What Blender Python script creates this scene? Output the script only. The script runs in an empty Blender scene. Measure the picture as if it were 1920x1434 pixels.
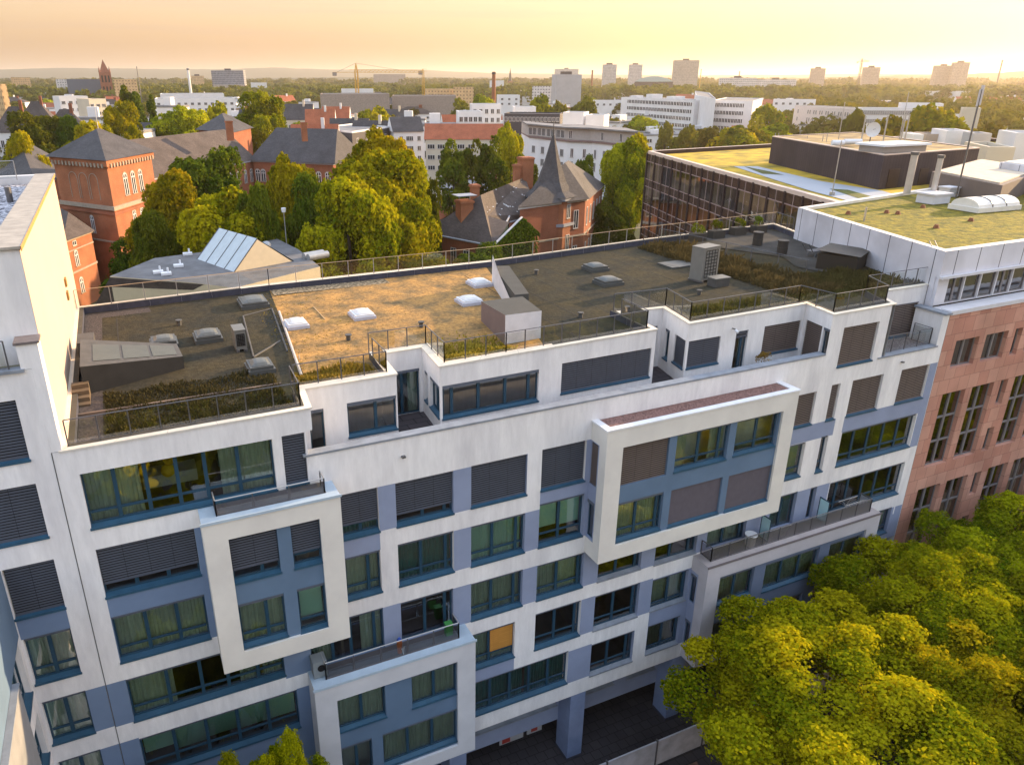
import bpy, math, random
import numpy as np
from mathutils import Vector, Matrix
random.seed(7); RNG = np.random.default_rng(7)
S = bpy.context.scene
COL = S.collection
GZ = -18.4                                    # street level (z = 0 is the sill of the fourth floor)
# ------------------------------------------------------------------ camera
F_PX, CX_PX, PITCH, YAW = 1407.8, 878.75, math.radians(22.09), math.radians(24.505)
CAM = Vector((0.0, -26.49, 17.98))
cam = bpy.data.cameras.new("camera"); camo = bpy.data.objects.new("camera", cam); COL.objects.link(camo)
cam.sensor_width = 36.0; cam.lens = F_PX / 1920 * 36.0; cam.shift_x = (960 - CX_PX) / 1920
cam.clip_start = 0.5; cam.clip_end = 60000
camo.location = CAM
camo.rotation_euler = (math.pi / 2 - PITCH, 0, -YAW)
S.camera = camo
_hd = Vector((math.sin(YAW), math.cos(YAW), 0)); _rt = Vector((math.cos(YAW), -math.sin(YAW), 0))
_fw = _hd * math.cos(PITCH) - Vector((0, 0, 1)) * math.sin(PITCH); _up = _rt.cross(_fw)
def ray(px, py): return _fw + _rt * ((px - CX_PX) / F_PX) - _up * ((py - 717) / F_PX)
def at(px, py, z):                            # survey point: where the sight line meets height z
    d = ray(px, py); t = (z - CAM.z) / d.z; p = CAM + d * t; return Vector((p.x, p.y, z))
def far(px, py, dist):                        # survey point at a horizontal distance from the viewer
    d = ray(px, py); h = math.hypot(d.x, d.y); return CAM + d * (dist / h)
# ------------------------------------------------------------------ world, sun, exposure
HAZE = 0.00009
SKY_GAMMA, SKY_SAT, SKY_STR = 0.43, 1.0, 0.60
SKY_LOW, SKY_MID, SKY_HIGH = (0.50, 0.34, 0.235), (0.56, 0.42, 0.33), (0.91, 0.925, 1.0)
SUN_AZ, SUN_EL = math.radians(82), math.radians(13.5)      # azimuth from +Y towards +X
W = bpy.data.worlds.new("World"); S.world = W; W.use_nodes = True
nt = W.node_tree; nt.nodes.clear()
out = nt.nodes.new("ShaderNodeOutputWorld"); bg = nt.nodes.new("ShaderNodeBackground")
sky = nt.nodes.new("ShaderNodeTexSky"); sky.sky_type = 'NISHITA'; sky.sun_disc = False
sky.sun_elevation = SUN_EL; sky.sun_rotation = SUN_AZ; sky.altitude = 50; sky.air_density = 1.3; sky.dust_density = 3.5; sky.ozone_density = 1.2
_tc = nt.nodes.new("ShaderNodeTexCoord"); _sx = nt.nodes.new("ShaderNodeSeparateXYZ"); _mx = nt.nodes.new("ShaderNodeMath"); _mx.operation = 'MAXIMUM'; _mx.inputs[1].default_value = 0.035
_cb = nt.nodes.new("ShaderNodeCombineXYZ")                        # the band of air just above the horizon carries on below it
nt.links.new(_tc.outputs["Generated"], _sx.inputs[0]); nt.links.new(_sx.outputs[0], _cb.inputs[0]); nt.links.new(_sx.outputs[1], _cb.inputs[1]); nt.links.new(_sx.outputs[2], _mx.inputs[0]); nt.links.new(_mx.outputs[0], _cb.inputs[2])
nt.links.new(_cb.outputs[0], sky.inputs[0])
_ga = nt.nodes.new("ShaderNodeGamma"); _ga.inputs[1].default_value = SKY_GAMMA
_hs = nt.nodes.new("ShaderNodeHueSaturation"); _hs.inputs["Saturation"].default_value = SKY_SAT
_ti = nt.nodes.new("ShaderNodeMix"); _ti.data_type = 'RGBA'; _ti.blend_type = 'MULTIPLY'; _ti.inputs[0].default_value = 1
_rp = nt.nodes.new("ShaderNodeValToRGB"); _e = _rp.color_ramp.elements; _e[0].position = 0.02; _e[0].color = (*SKY_LOW, 1); _e[1].position = 0.55; _e[1].color = (*SKY_HIGH, 1); _m = _rp.color_ramp.elements.new(0.10); _m.color = (*SKY_MID, 1)
nt.links.new(_sx.outputs[2], _rp.inputs[0])                        # low sky dimmed and warmed, sky overhead brightened as added fill on the facade
nt.links.new(sky.outputs[0], _ga.inputs[0]); nt.links.new(_ga.outputs[0], _hs.inputs["Color"])
_cm = nt.nodes.new("ShaderNodeMapping"); _cm.inputs["Scale"].default_value = (1.2, 1.2, 34); _cn = nt.nodes.new("ShaderNodeTexNoise"); _cn.inputs["Scale"].default_value = 1.6; _cn.inputs["Detail"].default_value = 8; _cn.inputs["Roughness"].default_value = .62
_cr = nt.nodes.new("ShaderNodeMapRange"); _cr.inputs[1].default_value = .50; _cr.inputs[2].default_value = .74; _cr.inputs[4].default_value = .30; _cx = nt.nodes.new("ShaderNodeMix"); _cx.data_type = 'RGBA'; _cx.inputs[7].default_value = (.95, .93, 1.1, 1)
nt.links.new(_tc.outputs["Generated"], _cm.inputs[0]); nt.links.new(_cm.outputs[0], _cn.inputs[0]); nt.links.new(_cn.outputs[0], _cr.inputs[0]); nt.links.new(_cr.outputs[0], _cx.inputs[0])
nt.links.new(_hs.outputs[0], _cx.inputs[6]); nt.links.new(_cx.outputs[2], _ti.inputs[6]); nt.links.new(_rp.outputs[0], _ti.inputs[7])
nt.links.new(_ti.outputs[2], bg.inputs[0]); bg.inputs[1].default_value = SKY_STR
nt.links.new(bg.outputs[0], out.inputs[0])
sl = bpy.data.lights.new("sun", 'SUN'); sl.energy = 5.0; sl.angle = math.radians(0.6); sl.color = (1.0, 0.68, 0.36)
so = bpy.data.objects.new("sun", sl); COL.objects.link(so)
_sd = Vector((math.sin(SUN_AZ) * math.cos(SUN_EL), math.cos(SUN_AZ) * math.cos(SUN_EL), math.sin(SUN_EL)))
so.rotation_euler = _sd.to_track_quat('Z', 'Y').to_euler()
S.view_settings.view_transform = 'Standard'; S.view_settings.look = 'None'; S.view_settings.gamma = 1.0
S.view_settings.exposure = 1.15
S.cycles.max_bounces = 6; S.cycles.diffuse_bounces = 3; S.cycles.glossy_bounces = 3; S.cycles.transparent_max_bounces = 12
S.cycles.volume_bounces = 0; S.cycles.transmission_bounces = 4
S.cycles.use_denoising = True
# ------------------------------------------------------------------ materials
MATS = {}
def mat(name, col, rough=0.75, var=0.12, scale=1.5, bump=0.0, col2=None, spec=0.3, metal=0.0, detail=5, streak=False, fac_lo=0.35, fac_hi=0.65, bscale=None, fine=0.0, fscale=10):
    """painted / mineral surface: colour drifts between col and col2 (or a darker col) by noise in metres"""
    if name in MATS: return MATS[name]
    m = bpy.data.materials.new(name); m.use_nodes = True; t = m.node_tree; N = t.nodes; L = t.links
    b = N["Principled BSDF"]; b.inputs["Roughness"].default_value = rough; b.inputs["Metallic"].default_value = metal
    b.inputs["Specular IOR Level"].default_value = spec
    if col2 is None: col2 = tuple(c * (1 - var) for c in col)
    tc = N.new("ShaderNodeTexCoord"); mp = N.new("ShaderNodeMapping"); L.new(tc.outputs["Object"], mp.inputs[0])
    if streak: mp.inputs["Scale"].default_value = (1, 1, 0.22)
    no = N.new("ShaderNodeTexNoise"); no.inputs["Scale"].default_value = scale; no.inputs["Detail"].default_value = detail; no.inputs["Roughness"].default_value = 0.6
    L.new(mp.outputs[0], no.inputs[0])
    cr = N.new("ShaderNodeMapRange"); cr.inputs[1].default_value = fac_lo; cr.inputs[2].default_value = fac_hi
    L.new(no.outputs[0], cr.inputs[0])
    mx = N.new("ShaderNodeMix"); mx.data_type = 'RGBA'; mx.inputs[6].default_value = (*col, 1); mx.inputs[7].default_value = (*col2, 1)
    L.new(cr.outputs[0], mx.inputs[0]); cout = mx.outputs[2]
    if fine:
        n3 = N.new("ShaderNodeTexNoise"); n3.inputs["Scale"].default_value = fscale; n3.inputs["Detail"].default_value = 6; n3.inputs["Roughness"].default_value = .7; L.new(mp.outputs[0], n3.inputs[0])
        r3 = N.new("ShaderNodeMapRange"); r3.inputs[1].default_value = .38; r3.inputs[2].default_value = .66; r3.inputs[3].default_value = 1 - fine; r3.inputs[4].default_value = 1 + fine * .6; L.new(n3.outputs[0], r3.inputs[0])
        m3 = N.new("ShaderNodeMix"); m3.data_type = 'RGBA'; m3.blend_type = 'MULTIPLY'; m3.inputs[0].default_value = 1; L.new(cout, m3.inputs[6]); L.new(r3.outputs[0], m3.inputs[7]); cout = m3.outputs[2]
    L.new(cout, b.inputs["Base Color"])
    if bump:
        n2 = N.new("ShaderNodeTexNoise"); n2.inputs["Scale"].default_value = bscale or scale * 8; n2.inputs["Detail"].default_value = 4; L.new(tc.outputs["Object"], n2.inputs[0])
        bp = N.new("ShaderNodeBump"); bp.inputs["Strength"].default_value = 1; bp.inputs["Distance"].default_value = bump
        L.new(n2.outputs[0], bp.inputs["Height"]); L.new(bp.outputs[0], b.inputs["Normal"])
    MATS[name] = m; return m
def bricks(name, c1, c2, mortar, w, h, msize, scale=1.0, rough=0.8, offset=0.5, big=None, bump=0.004):
    """brick / slab / tile pattern in wall metres (UV)"""
    if name in MATS: return MATS[name]
    m = bpy.data.materials.new(name); m.use_nodes = True; t = m.node_tree; N = t.nodes; L = t.links
    b = N["Principled BSDF"]; b.inputs["Roughness"].default_value = rough; b.inputs["Specular IOR Level"].default_value = 0.25
    uv = N.new("ShaderNodeUVMap"); br = N.new("ShaderNodeTexBrick"); L.new(uv.outputs[0], br.inputs[0])
    br.inputs["Scale"].default_value = scale; br.inputs["Color1"].default_value = (*c1, 1); br.inputs["Color2"].default_value = (*c2, 1); br.inputs["Mortar"].default_value = (*mortar, 1)
    br.inputs["Mortar Size"].default_value = msize; br.inputs["Brick Width"].default_value = w; br.inputs["Row Height"].default_value = h; br.offset = offset; br.inputs["Bias"].default_value = 0.0
    tc = N.new("ShaderNodeTexCoord"); no = N.new("ShaderNodeTexNoise"); no.inputs["Scale"].default_value = 0.35; no.inputs["Detail"].default_value = 6; L.new(tc.outputs["Object"], no.inputs[0])
    cr = N.new("ShaderNodeMapRange"); cr.inputs[1].default_value = 0.35; cr.inputs[2].default_value = 0.7; cr.inputs[3].default_value = 1.1; cr.inputs[4].default_value = 0.75
    L.new(no.outputs[0], cr.inputs[0])
    mx = N.new("ShaderNodeMix"); mx.data_type = 'RGBA'; mx.blend_type = 'MULTIPLY'; mx.inputs[0].default_value = 1.0
    L.new(br.outputs[0], mx.inputs[6]); L.new(cr.outputs[0], mx.inputs[7]); L.new(mx.outputs[2], b.inputs["Base Color"])
    bp = N.new("ShaderNodeBump"); bp.inputs["Distance"].default_value = bump; bp.invert = True; L.new(br.outputs[1], bp.inputs["Height"]); L.new(bp.outputs[0], b.inputs["Normal"])
    MATS[name] = m; return m
def glass(name, tint=(0.62, 0.72, 0.68), refl=0.08, rough=0.02):
    if name in MATS: return MATS[name]
    m = bpy.data.materials.new(name); m.use_nodes = True; t = m.node_tree; N = t.nodes; L = t.links; N.clear()
    o = N.new("ShaderNodeOutputMaterial"); tr = N.new("ShaderNodeBsdfTransparent"); tr.inputs[0].default_value = (*tint, 1)
    gl = N.new("ShaderNodeBsdfGlossy"); gl.inputs["Roughness"].default_value = rough; gl.inputs["Color"].default_value = (0.95, 0.97, 1, 1)
    fr = N.new("ShaderNodeFresnel"); fr.inputs[0].default_value = 1.62
    mt = N.new("ShaderNodeMath"); mt.operation = 'MULTIPLY_ADD'; mt.inputs[1].default_value = 1.3; mt.inputs[2].default_value = refl
    tc = N.new("ShaderNodeTexCoord"); no = N.new("ShaderNodeTexNoise"); no.inputs["Scale"].default_value = 0.9; L.new(tc.outputs["Object"], no.inputs[0])
    bp = N.new("ShaderNodeBump"); bp.inputs["Distance"].default_value = 0.012; L.new(no.outputs[0], bp.inputs["Height"]); L.new(bp.outputs[0], gl.inputs["Normal"])
    L.new(fr.outputs[0], mt.inputs[0]); mix = N.new("ShaderNodeMixShader"); L.new(mt.outputs[0], mix.inputs[0]); L.new(tr.outputs[0], mix.inputs[1]); L.new(gl.outputs[0], mix.inputs[2]); L.new(mix.outputs[0], o.inputs[0])
    MATS[name] = m; return m
WHITE = mat("white_render", (0.81, 0.80, 0.81), 0.85, col2=(0.62, 0.61, 0.635), scale=0.7, fac_lo=.40, fac_hi=.78, bump=0.004, bscale=60, streak=True, fine=.07, fscale=4)
CREAM = mat("cream_render", (0.72, 0.70, 0.66), 0.85, col2=(0.63, 0.61, 0.58), scale=0.6, bump=0.004, bscale=60)
GREYW = mat("grey_render", (0.60, 0.61, 0.65), 0.85, col2=(0.52, 0.53, 0.57), scale=0.6, bump=0.004, bscale=60)
FIREW = mat("firewall_render", (0.50, 0.40, 0.335), 0.85, var=0.06, scale=0.35, bump=0.003, bscale=50)
LAV = mat("lavender_render", (0.265, 0.315, 0.455), 0.85, var=0.12, scale=0.6, bump=0.004, bscale=60)
MIDB = mat("mid_blue_render", (0.165, 0.235, 0.37), 0.85, var=0.12, scale=0.6, bump=0.004, bscale=60)
STEEL = mat("steel_blue_render", (0.12, 0.19, 0.295), 0.85, var=0.14, scale=0.6, bump=0.004, bscale=60)
FRAME = mat("frame_blue", (0.018, 0.058, 0.10), 0.4, var=0.1, spec=0.4)
SILLM = mat("sill_blue", (0.028, 0.09, 0.155), 0.45, var=0.2, scale=2, spec=0.4)
BLIND = mat("blind_grey", (0.075, 0.087, 0.118), 0.5, var=0.12, scale=2, spec=0.4)
BLINDB = mat("blind_brown", (0.14, 0.112, 0.105), 0.5, var=0.12, scale=2, spec=0.4)
SCREEN = mat("screen_violet", (0.11, 0.10, 0.125), 0.8, var=0.1, scale=3)
BOXMET = mat("blind_box", (0.10, 0.12, 0.16), 0.45, spec=0.4)
CURT = mat("curtain_green", (0.60, 0.66, 0.58), 0.9, var=0.2, scale=1.2)
CURTD = mat("curtain_dark", (0.10, 0.28, 0.28), 0.9, var=0.2, scale=2)
MINT = mat("roller_mint", (0.48, 0.72, 0.66), 0.9, var=0.05)
ROOM = mat("room_wall", (0.20, 0.15, 0.12), 0.9, var=0.6, scale=0.7, fac_lo=.3, fac_hi=.7)
ROOMF = mat("room_floor", (0.12, 0.07, 0.045), 0.6, var=0.3)
COPING = mat("coping_stone", (0.70, 0.66, 0.60), 0.7, var=0.14, scale=2.5, bump=0.002)
COPGREY = mat("coping_zinc", (0.26, 0.29, 0.34), 0.5, var=0.25, scale=1.8)
METAL = mat("rail_metal", (0.13, 0.13, 0.14), 0.4, var=0.1, spec=0.5, metal=0.5)
STEELR = mat("rail_steel", (0.45, 0.44, 0.43), 0.35, var=0.1, spec=0.5, metal=0.6)
LEDGE = mat("ledge_zinc", (0.42, 0.52, 0.62), 0.5, var=0.12, scale=1.5)
DARKIN = mat("parapet_membrane", (0.055, 0.06, 0.09), 0.7, var=0.3, scale=3)
TILE = bricks("terrace_tiles", (0.06, 0.055, 0.065), (0.08, 0.07, 0.08), (0.02, 0.02, 0.02), 1.0, 0.5, 0.02)
GLS = glass("window_glass", (0.74, 0.86, 0.82), 0.13)
RGLS = glass("rail_glass", (0.86, 0.88, 0.86), 0.02)
MESHM = mat("rail_mesh", (0.20, 0.20, 0.21), 0.6)
SKYW = mat("skylight_white", (0.72, 0.74, 0.78), 0.35, var=0.08, spec=0.5)
SKYD = mat("skylight_dome_dark", (0.085, 0.09, 0.09), 0.4, var=0.15)  # skylight colour darkened to carry the overlay of the dark roof zones
EQD = mat("metal_overlay_tint", (0.085, 0.085, 0.085), 0.6, var=0.3, scale=2)  # grey darkened by the roof overlay's tint, put into the metal colour
WOOD = bricks("chipboard", (0.50, 0.24, 0.05), (0.46, 0.21, 0.045), (0.36, 0.16, 0.03), 0.6, 0.12, 0.004)
BLACK = mat("dark_void", (0.012, 0.012, 0.014), 0.9)
GRAVEL = mat("gravel", (0.34, 0.30, 0.30), 0.9, col2=(0.10, 0.085, 0.09), scale=14, bump=0.03, bscale=16, fac_lo=.42, fac_hi=.58)
# ------------------------------------------------------------------ mesh builder
class MB:
    def __init__(self): self.v = []; self.f = []; self.m = []; self.sm = []
    def face(self, pts, mi=0, sm=False):
        b = len(self.v); self.v += [tuple(p) for p in pts]; self.f.append(tuple(range(b, b + len(pts)))); self.m.append(mi); self.sm.append(sm)
    def box(self, x0, x1, y0, y1, z0, z1, mi=0, skip=""):
        P = [(x, y, z) for z in (z0, z1) for y in (y0, y1) for x in (x0, x1)]
        F = {'b': (0, 2, 3, 1), 't': (4, 5, 7, 6), 'f': (0, 1, 5, 4), 'k': (2, 6, 7, 3), 'l': (0, 4, 6, 2), 'r': (1, 3, 7, 5)}
        for k, q in F.items():
            if k not in skip: self.face([P[i] for i in q], mi)
    def obox(self, O, D, s0, s1, d0, d1, z0, z1, mi=0, skip=""):      # box in a wall's own frame
        n = (-D[1], D[0]); g = lambda s, d, z: (O[0] + D[0] * s + n[0] * d, O[1] + D[1] * s + n[1] * d, z)
        P = [g(s, d, z) for z in (z0, z1) for d in (d0, d1) for s in (s0, s1)]
        F = {'b': (0, 2, 3, 1), 't': (4, 5, 7, 6), 'f': (0, 1, 5, 4), 'k': (2, 6, 7, 3), 'l': (0, 4, 6, 2), 'r': (1, 3, 7, 5)}
        for k, q in F.items():
            if k not in skip: self.face([P[i] for i in q], mi)
    def prism(self, poly, z0, z1, mi=0, mtop=None, bottom=False):     # poly counter-clockwise seen from above
        n = len(poly)
        for i in range(n):
            a, b = poly[i], poly[(i + 1) % n]; self.face([(a[0], a[1], z0), (b[0], b[1], z0), (b[0], b[1], z1), (a[0], a[1], z1)], mi)
        self.face([(p[0], p[1], z1) for p in poly], mi if mtop is None else mtop)
        if bottom: self.face([(p[0], p[1], z0) for p in reversed(poly)], mi)
    def cyl(self, x, y, z0, z1, r, mi=0, n=12, r1=None, cap=True):
        r1 = r if r1 is None else r1; a = [2 * math.pi * i / n for i in range(n)]
        for i in range(n):
            j = (i + 1) % n
            q = [(x + r * math.cos(a[i]), y + r * math.sin(a[i]), z0), (x + r * math.cos(a[j]), y + r * math.sin(a[j]), z0)]
            if r1 > 1e-4: q += [(x + r1 * math.cos(a[j]), y + r1 * math.sin(a[j]), z1), (x + r1 * math.cos(a[i]), y + r1 * math.sin(a[i]), z1)]
            else: q += [(x, y, z1)]
            self.face(q, mi, n > 8)
        if cap and r1 > 1e-4: self.face([(x + r1 * math.cos(t), y + r1 * math.sin(t), z1) for t in a], mi)
    def bar(self, a, b, r, mi=0, n=6):                                # round bar between two points
        a, b = Vector(a), Vector(b); d = (b - a)
        if d.length < 1e-6: return
        d.normalize(); u = d.orthogonal().normalized(); w = d.cross(u)
        ring = [u * math.cos(2 * math.pi * i / n) * r + w * math.sin(2 * math.pi * i / n) * r for i in range(n)]
        for i in range(n):
            j = (i + 1) % n; self.face([a + ring[i], a + ring[j], b + ring[j], b + ring[i]], mi, True)
        self.face([b + k for k in ring], mi); self.face([a + k for k in reversed(ring)], mi)
    def build(self, name, mats, parent=None, smooth_all=False):
        me = bpy.data.meshes.new(name); me.from_pydata(self.v, [], self.f)
        if not isinstance(mats, (list, tuple)): mats = [mats]
        for m in mats: me.materials.append(m)
        me.polygons.foreach_set("material_index", self.m)
        if any(self.sm) or smooth_all: me.polygons.foreach_set("use_smooth", [True] * len(self.f) if smooth_all else self.sm)
        uvl = me.uv_layers.new(name="UVMap"); uv = np.zeros((len(me.loops), 2), np.float32); k = 0
        V = np.array(self.v, np.float64)
        for f in self.f:
            P = V[list(f)]; n = np.zeros(3)
            for i in range(1, len(P) - 1): n += np.cross(P[i] - P[0], P[i + 1] - P[0])
            ln = math.hypot(n[0], n[1])
            if abs(n[2]) > 2.5 * ln or ln < 1e-9: uv[k:k + len(P)] = P[:, :2]
            else:
                t = np.array([-n[1], n[0]]) / ln; uv[k:k + len(P), 0] = P[:, :2] @ t
                uv[k:k + len(P), 1] = P[:, 2] * math.sqrt(1 + (n[2] / ln) ** 2) if abs(n[2]) > .2 * ln else P[:, 2]
            k += len(P)
        uvl.data.foreach_set("uv", uv.ravel())
        me.update(); o = bpy.data.objects.new(name, me); COL.objects.link(o); o.parent = parent; return o
def tag(o, label=None, cat=None, group=None, kind=None):
    if label: o["label"] = label
    if cat: o["category"] = cat
    if group: o["group"] = group
    if kind: o["kind"] = kind
    return o
def thing(name, label, cat, group=None, loc=(0, 0, 0)):
    o = bpy.data.objects.new(name, None); COL.objects.link(o); o.location = loc; o.empty_display_size = 0.5
    return tag(o, label, cat, group)
def gmap(O, D):
    n = (-D[1], D[0]); return lambda s, d, z: (O[0] + D[0] * s + n[0] * d, O[1] + D[1] * s + n[1] * d, z)
def panel(mb, O, D, s0, s1, z0, z1, holes=(), zones=(), default=0, reveal=0.22, d=0.0, rev=None):
    """wall sheet with real openings and reveals. holes: (s0,s1,z0,z1); zones: (s0,s1,z0,z1,mat) with mat -1 = left out"""
    g = gmap(O, D); e = 1e-4
    xs = sorted({round(min(max(a, s0), s1), 4) for h in list(holes) + list(zones) for a in h[:2]} | {s0, s1})
    zs = sorted({round(min(max(a, z0), z1), 4) for h in list(holes) + list(zones) for a in h[2:4]} | {z0, z1})
    def cell(x, z):
        for h in holes:
            if h[0] - e < x < h[1] + e and h[2] - e < z < h[3] + e: return -1
        m = default
        for q in zones:
            if q[0] - e < x < q[1] + e and q[2] - e < z < q[3] + e: m = q[4]
        return m
    for j in range(len(zs) - 1):
        run = None
        for i in range(len(xs)):
            m = cell((xs[i] + xs[i + 1]) / 2, (zs[j] + zs[j + 1]) / 2) if i < len(xs) - 1 else -1
            if run and run[1] != m:
                if run[1] >= 0: mb.face([g(run[0], d, zs[j]), g(xs[i], d, zs[j]), g(xs[i], d, zs[j + 1]), g(run[0], d, zs[j + 1])], run[1])
                run = None
            if run is None and m >= -1: run = (xs[i], m)
    for h in holes:
        a, b, c, e2 = h[:4]; rv = rev
        if rv is None:
            rv = cell(a - 0.02, (c + e2) / 2); rv = default if rv < 0 else rv
        r = d + reveal
        mb.face([g(a, d, c), g(a, d, e2), g(a, r, e2), g(a, r, c)], rv); mb.face([g(b, d, c), g(b, r, c), g(b, r, e2), g(b, d, e2)], rv)
        mb.face([g(a, d, e2), g(b, d, e2), g(b, r, e2), g(a, r, e2)], rv); mb.face([g(a, d, c), g(a, r, c), g(b, r, c), g(b, d, c)], rv)
def window(parent, O, D, s0, s1, z0, z1, n=2, tr=0.22, blind=0.0, curt='g', d=0.2, sill=True, splits=None, fr=FRAME, bl=BLIND, fw=0.07, screen=False, board=None, slm=SILLM, name="window", label=None, box=True, glassm=None):
    """n casements, a lower transom at tr of the height, outside blind lowered by the fraction blind, curtain 'g','d','m' or ''"""
    m = MB(); zb = z0 + (0.10 if sill else 0.0); w = s1 - s0; h = z1 - zb
    sp = splits or [i / n for i in range(1, n)]
    fz = zb + tr * h
    if blind < 0.999:
        m.obox(O, D, s0, s1, d, d + .07, zb, zb + fw); m.obox(O, D, s0, s1, d, d + .07, z1 - fw, z1)
        m.obox(O, D, s0, s0 + fw, d, d + .07, zb + fw, z1 - fw); m.obox(O, D, s1 - fw, s1, d, d + .07, zb + fw, z1 - fw)
        edges = [s0 + fw] + [s0 + w * q for q in sp] + [s1 - fw]
        for q in edges[1:-1]: m.obox(O, D, q - .07, q + .07, d - .02, d + .05, zb + fw, z1 - fw)
        if tr > 0: 
            for a, b in zip(edges[:-1], edges[1:]): m.obox(O, D, a + .02, b - .02, d + .005, d + .055, fz - .05, fz + .05)
    else:
        m.obox(O, D, s0, s1, d + .05, d + .1, zb, z1)
    f = m.build(name, fr, parent)
    if label: f["label"] = label
    if blind < 0.999:
        q = MB(); g = gmap(O, D); q.face([g(s0 + fw, d + .035, zb + fw), g(s1 - fw, d + .035, zb + fw), g(s1 - fw, d + .035, z1 - fw), g(s0 + fw, d + .035, z1 - fw)])
        q.build("pane", glassm or GLS, f)
    if sill:
        q = MB(); g = gmap(O, D); a, b = s0 - .03, s1 + .03
        q.obox(O, D, s0, s1, 0, d, z0 - .02, z0 + .03); q.face([g(s0, 0.0, z0 + .035), g(s1, 0.0, z0 + .035), g(s1, d + .005, z0 + .1), g(s0, d + .005, z0 + .1)])
        q.obox(O, D, a, b, -.06, -.001, z0 - .05, z0 + .035)
        q.build("sill", slm, f)
    if blind > 0:
        q = MB(); g = gmap(O, D); zt = z1 - .04; zl = z1 - (h) * blind; bd = d - .09
        if screen: q.obox(O, D, s0 + .02, s1 - .02, bd + .02, bd + .035, zl, zt)
        else:
            nz = max(2, int((zt - zl) / .105)); st = (zt - zl) / nz
            nd = max(1, round(w / 0.9)); cuts = [s0 + .02 + (w - .04) * i / nd for i in range(nd + 1)]
            for k in range(nz):
                a = zl + k * st
                for c0, c1 in zip(cuts[:-1], cuts[1:]):
                    q.face([g(c0 + .006, bd + .006, a), g(c1 - .006, bd + .006, a), g(c1 - .006, bd + .012, a + st * .64), g(c0 + .006, bd + .012, a + st * .64)])
            q.face([g(s0 + .02, bd + .05, zl), g(s1 - .02, bd + .05, zl), g(s1 - .02, bd + .05, zt), g(s0 + .02, bd + .05, zt)], 1)
            q.obox(O, D, s0 + .02, s1 - .02, bd - .01, bd + .03, zl - .035, zl)
        q.build("blind", [bl, BLACK], f)
    if blind < 0.999 and blind > 0 or (blind == 0 and box):
        q = MB(); q.obox(O, D, s0 + .01, s1 - .01, d - .13, d - .005, z1 - (.14 if blind == 0 else .05), z1 - .002); q.build("blind_box", BOXMET, f)
    if board:
        q = MB(); q.obox(O, D, s0 + w * board[0], s0 + w * board[1], d - .05, d - .022, z0 + h * .32, z1 - .05); bo = q.build("board", WOOD, f); bo["label"] = "orange chipboard sheet over the pane"
    if curt and blind < 0.95:
        q = MB(); g = gmap(O, D); dc = d + .2
        mi = {'g': CURT, 'd': CURTD, 'm': MINT, 'w': MINT, 'h': CURT}[curt]
        seg = [(s0 + .05, s1 - .05)]
        if curt == 'h': seg = [(s0 + .05, s0 + w * .28), (s1 - w * .3, s1 - .05)]
        if curt == 'm':
            eds = [s0 + .05] + [s0 + w * x for x in sp] + [s1 - .05]
            for a, b in zip(eds[:-1], eds[1:]):
                dz = random.choice([.3, .35, .45, .25]) * h
                q.face([g(a + .06, d + .12, zb + dz), g(b - .06, d + .12, zb + dz), g(b - .06, d + .12, z1), g(a + .06, d + .12, z1)])
        else:
            for a, b in seg:
                k = max(6, int((b - a) / .045)); pr = None; ph = random.uniform(0, 6)
                for i in range(k + 1):
                    s = a + (b - a) * i / k; wv = .035 * math.sin(s * 38 + ph + 1.7 * math.sin(s * 5)) + .02 * math.sin(s * 13 + ph)
                    p = (g(s, dc + wv * 1.4, zb - .1), g(s, dc + wv, z1))
                    if pr: q.face([pr[0], p[0], p[1], pr[1]], 0, True)
                    pr = p
        q.build("curtain", mi, f)
    return f
def railing(parent, pts, h=1.0, step=1.05, z=None, glassm=RGLS, name="railing", railm=METAL, kick=0.08, topm=None, r=0.022):
    """posts with a top rail and infill panels along pts (x,y,z)"""
    m = MB(); q = MB(); 
    for a, b in zip(pts[:-1], pts[1:]):
        a, b = Vector(a), Vector(b); L = (b - a).length; n = max(1, round(L / step))
        for i in range(n + 1):
            if i == 0 and a != Vector(pts[0]): pass
            p = a.lerp(b, i / n); m.box(p.x - .022, p.x + .022, p.y - .022, p.y + .022, p.z - .05, p.z + h)
        for i in range(n):
            p0 = a.lerp(b, (i + .04) / n); p1 = a.lerp(b, (i + .96) / n)
            q.face([(p0.x, p0.y, p0.z + kick), (p1.x, p1.y, p1.z + kick), (p1.x, p1.y, p1.z + h - .08), (p0.x, p0.y, p0.z + h - .08)])
        m.bar((a.x, a.y, a.z + h), (b.x, b.y, b.z + h), r, 1)
        m.bar((a.x, a.y, a.z + kick - .02), (b.x, b.y, b.z + kick - .02), .012, 0)
    f = m.build(name, [railm, topm or railm], parent); q.build("infill_panel", glassm, f); return f
def copy_tree(o, parent=None):
    c = o.copy(); COL.objects.link(c); c.parent = parent
    if parent is not None: c.matrix_parent_inverse = o.matrix_parent_inverse.copy()
    for ch in o.children: copy_tree(ch, c)
    return c

ORD = ["first", "second", "third", "fourth", "fifth", "sixth", "seventh", "eighth", "ninth", "tenth", "eleventh", "twelfth", "thirteenth", "fourteenth", "fifteenth", "sixteenth", "seventeenth", "eighteenth", "nineteenth", "twentieth"] + ["twenty-%s" % w for w in ("first", "second", "third", "fourth", "fifth", "sixth", "seventh", "eighth", "ninth")] + ["thirtieth"] + ["thirty-%s" % w for w in ("first", "second", "third", "fourth", "fifth", "sixth", "seventh", "eighth", "ninth")]
# ================================================================== the white and blue apartment building
X1 = (1, 0)
main = thing("apartment_building", "long white and blue apartment block with protruding cream frames, blinds and planted flat roof", "building", loc=(0, 0, 0))
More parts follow.
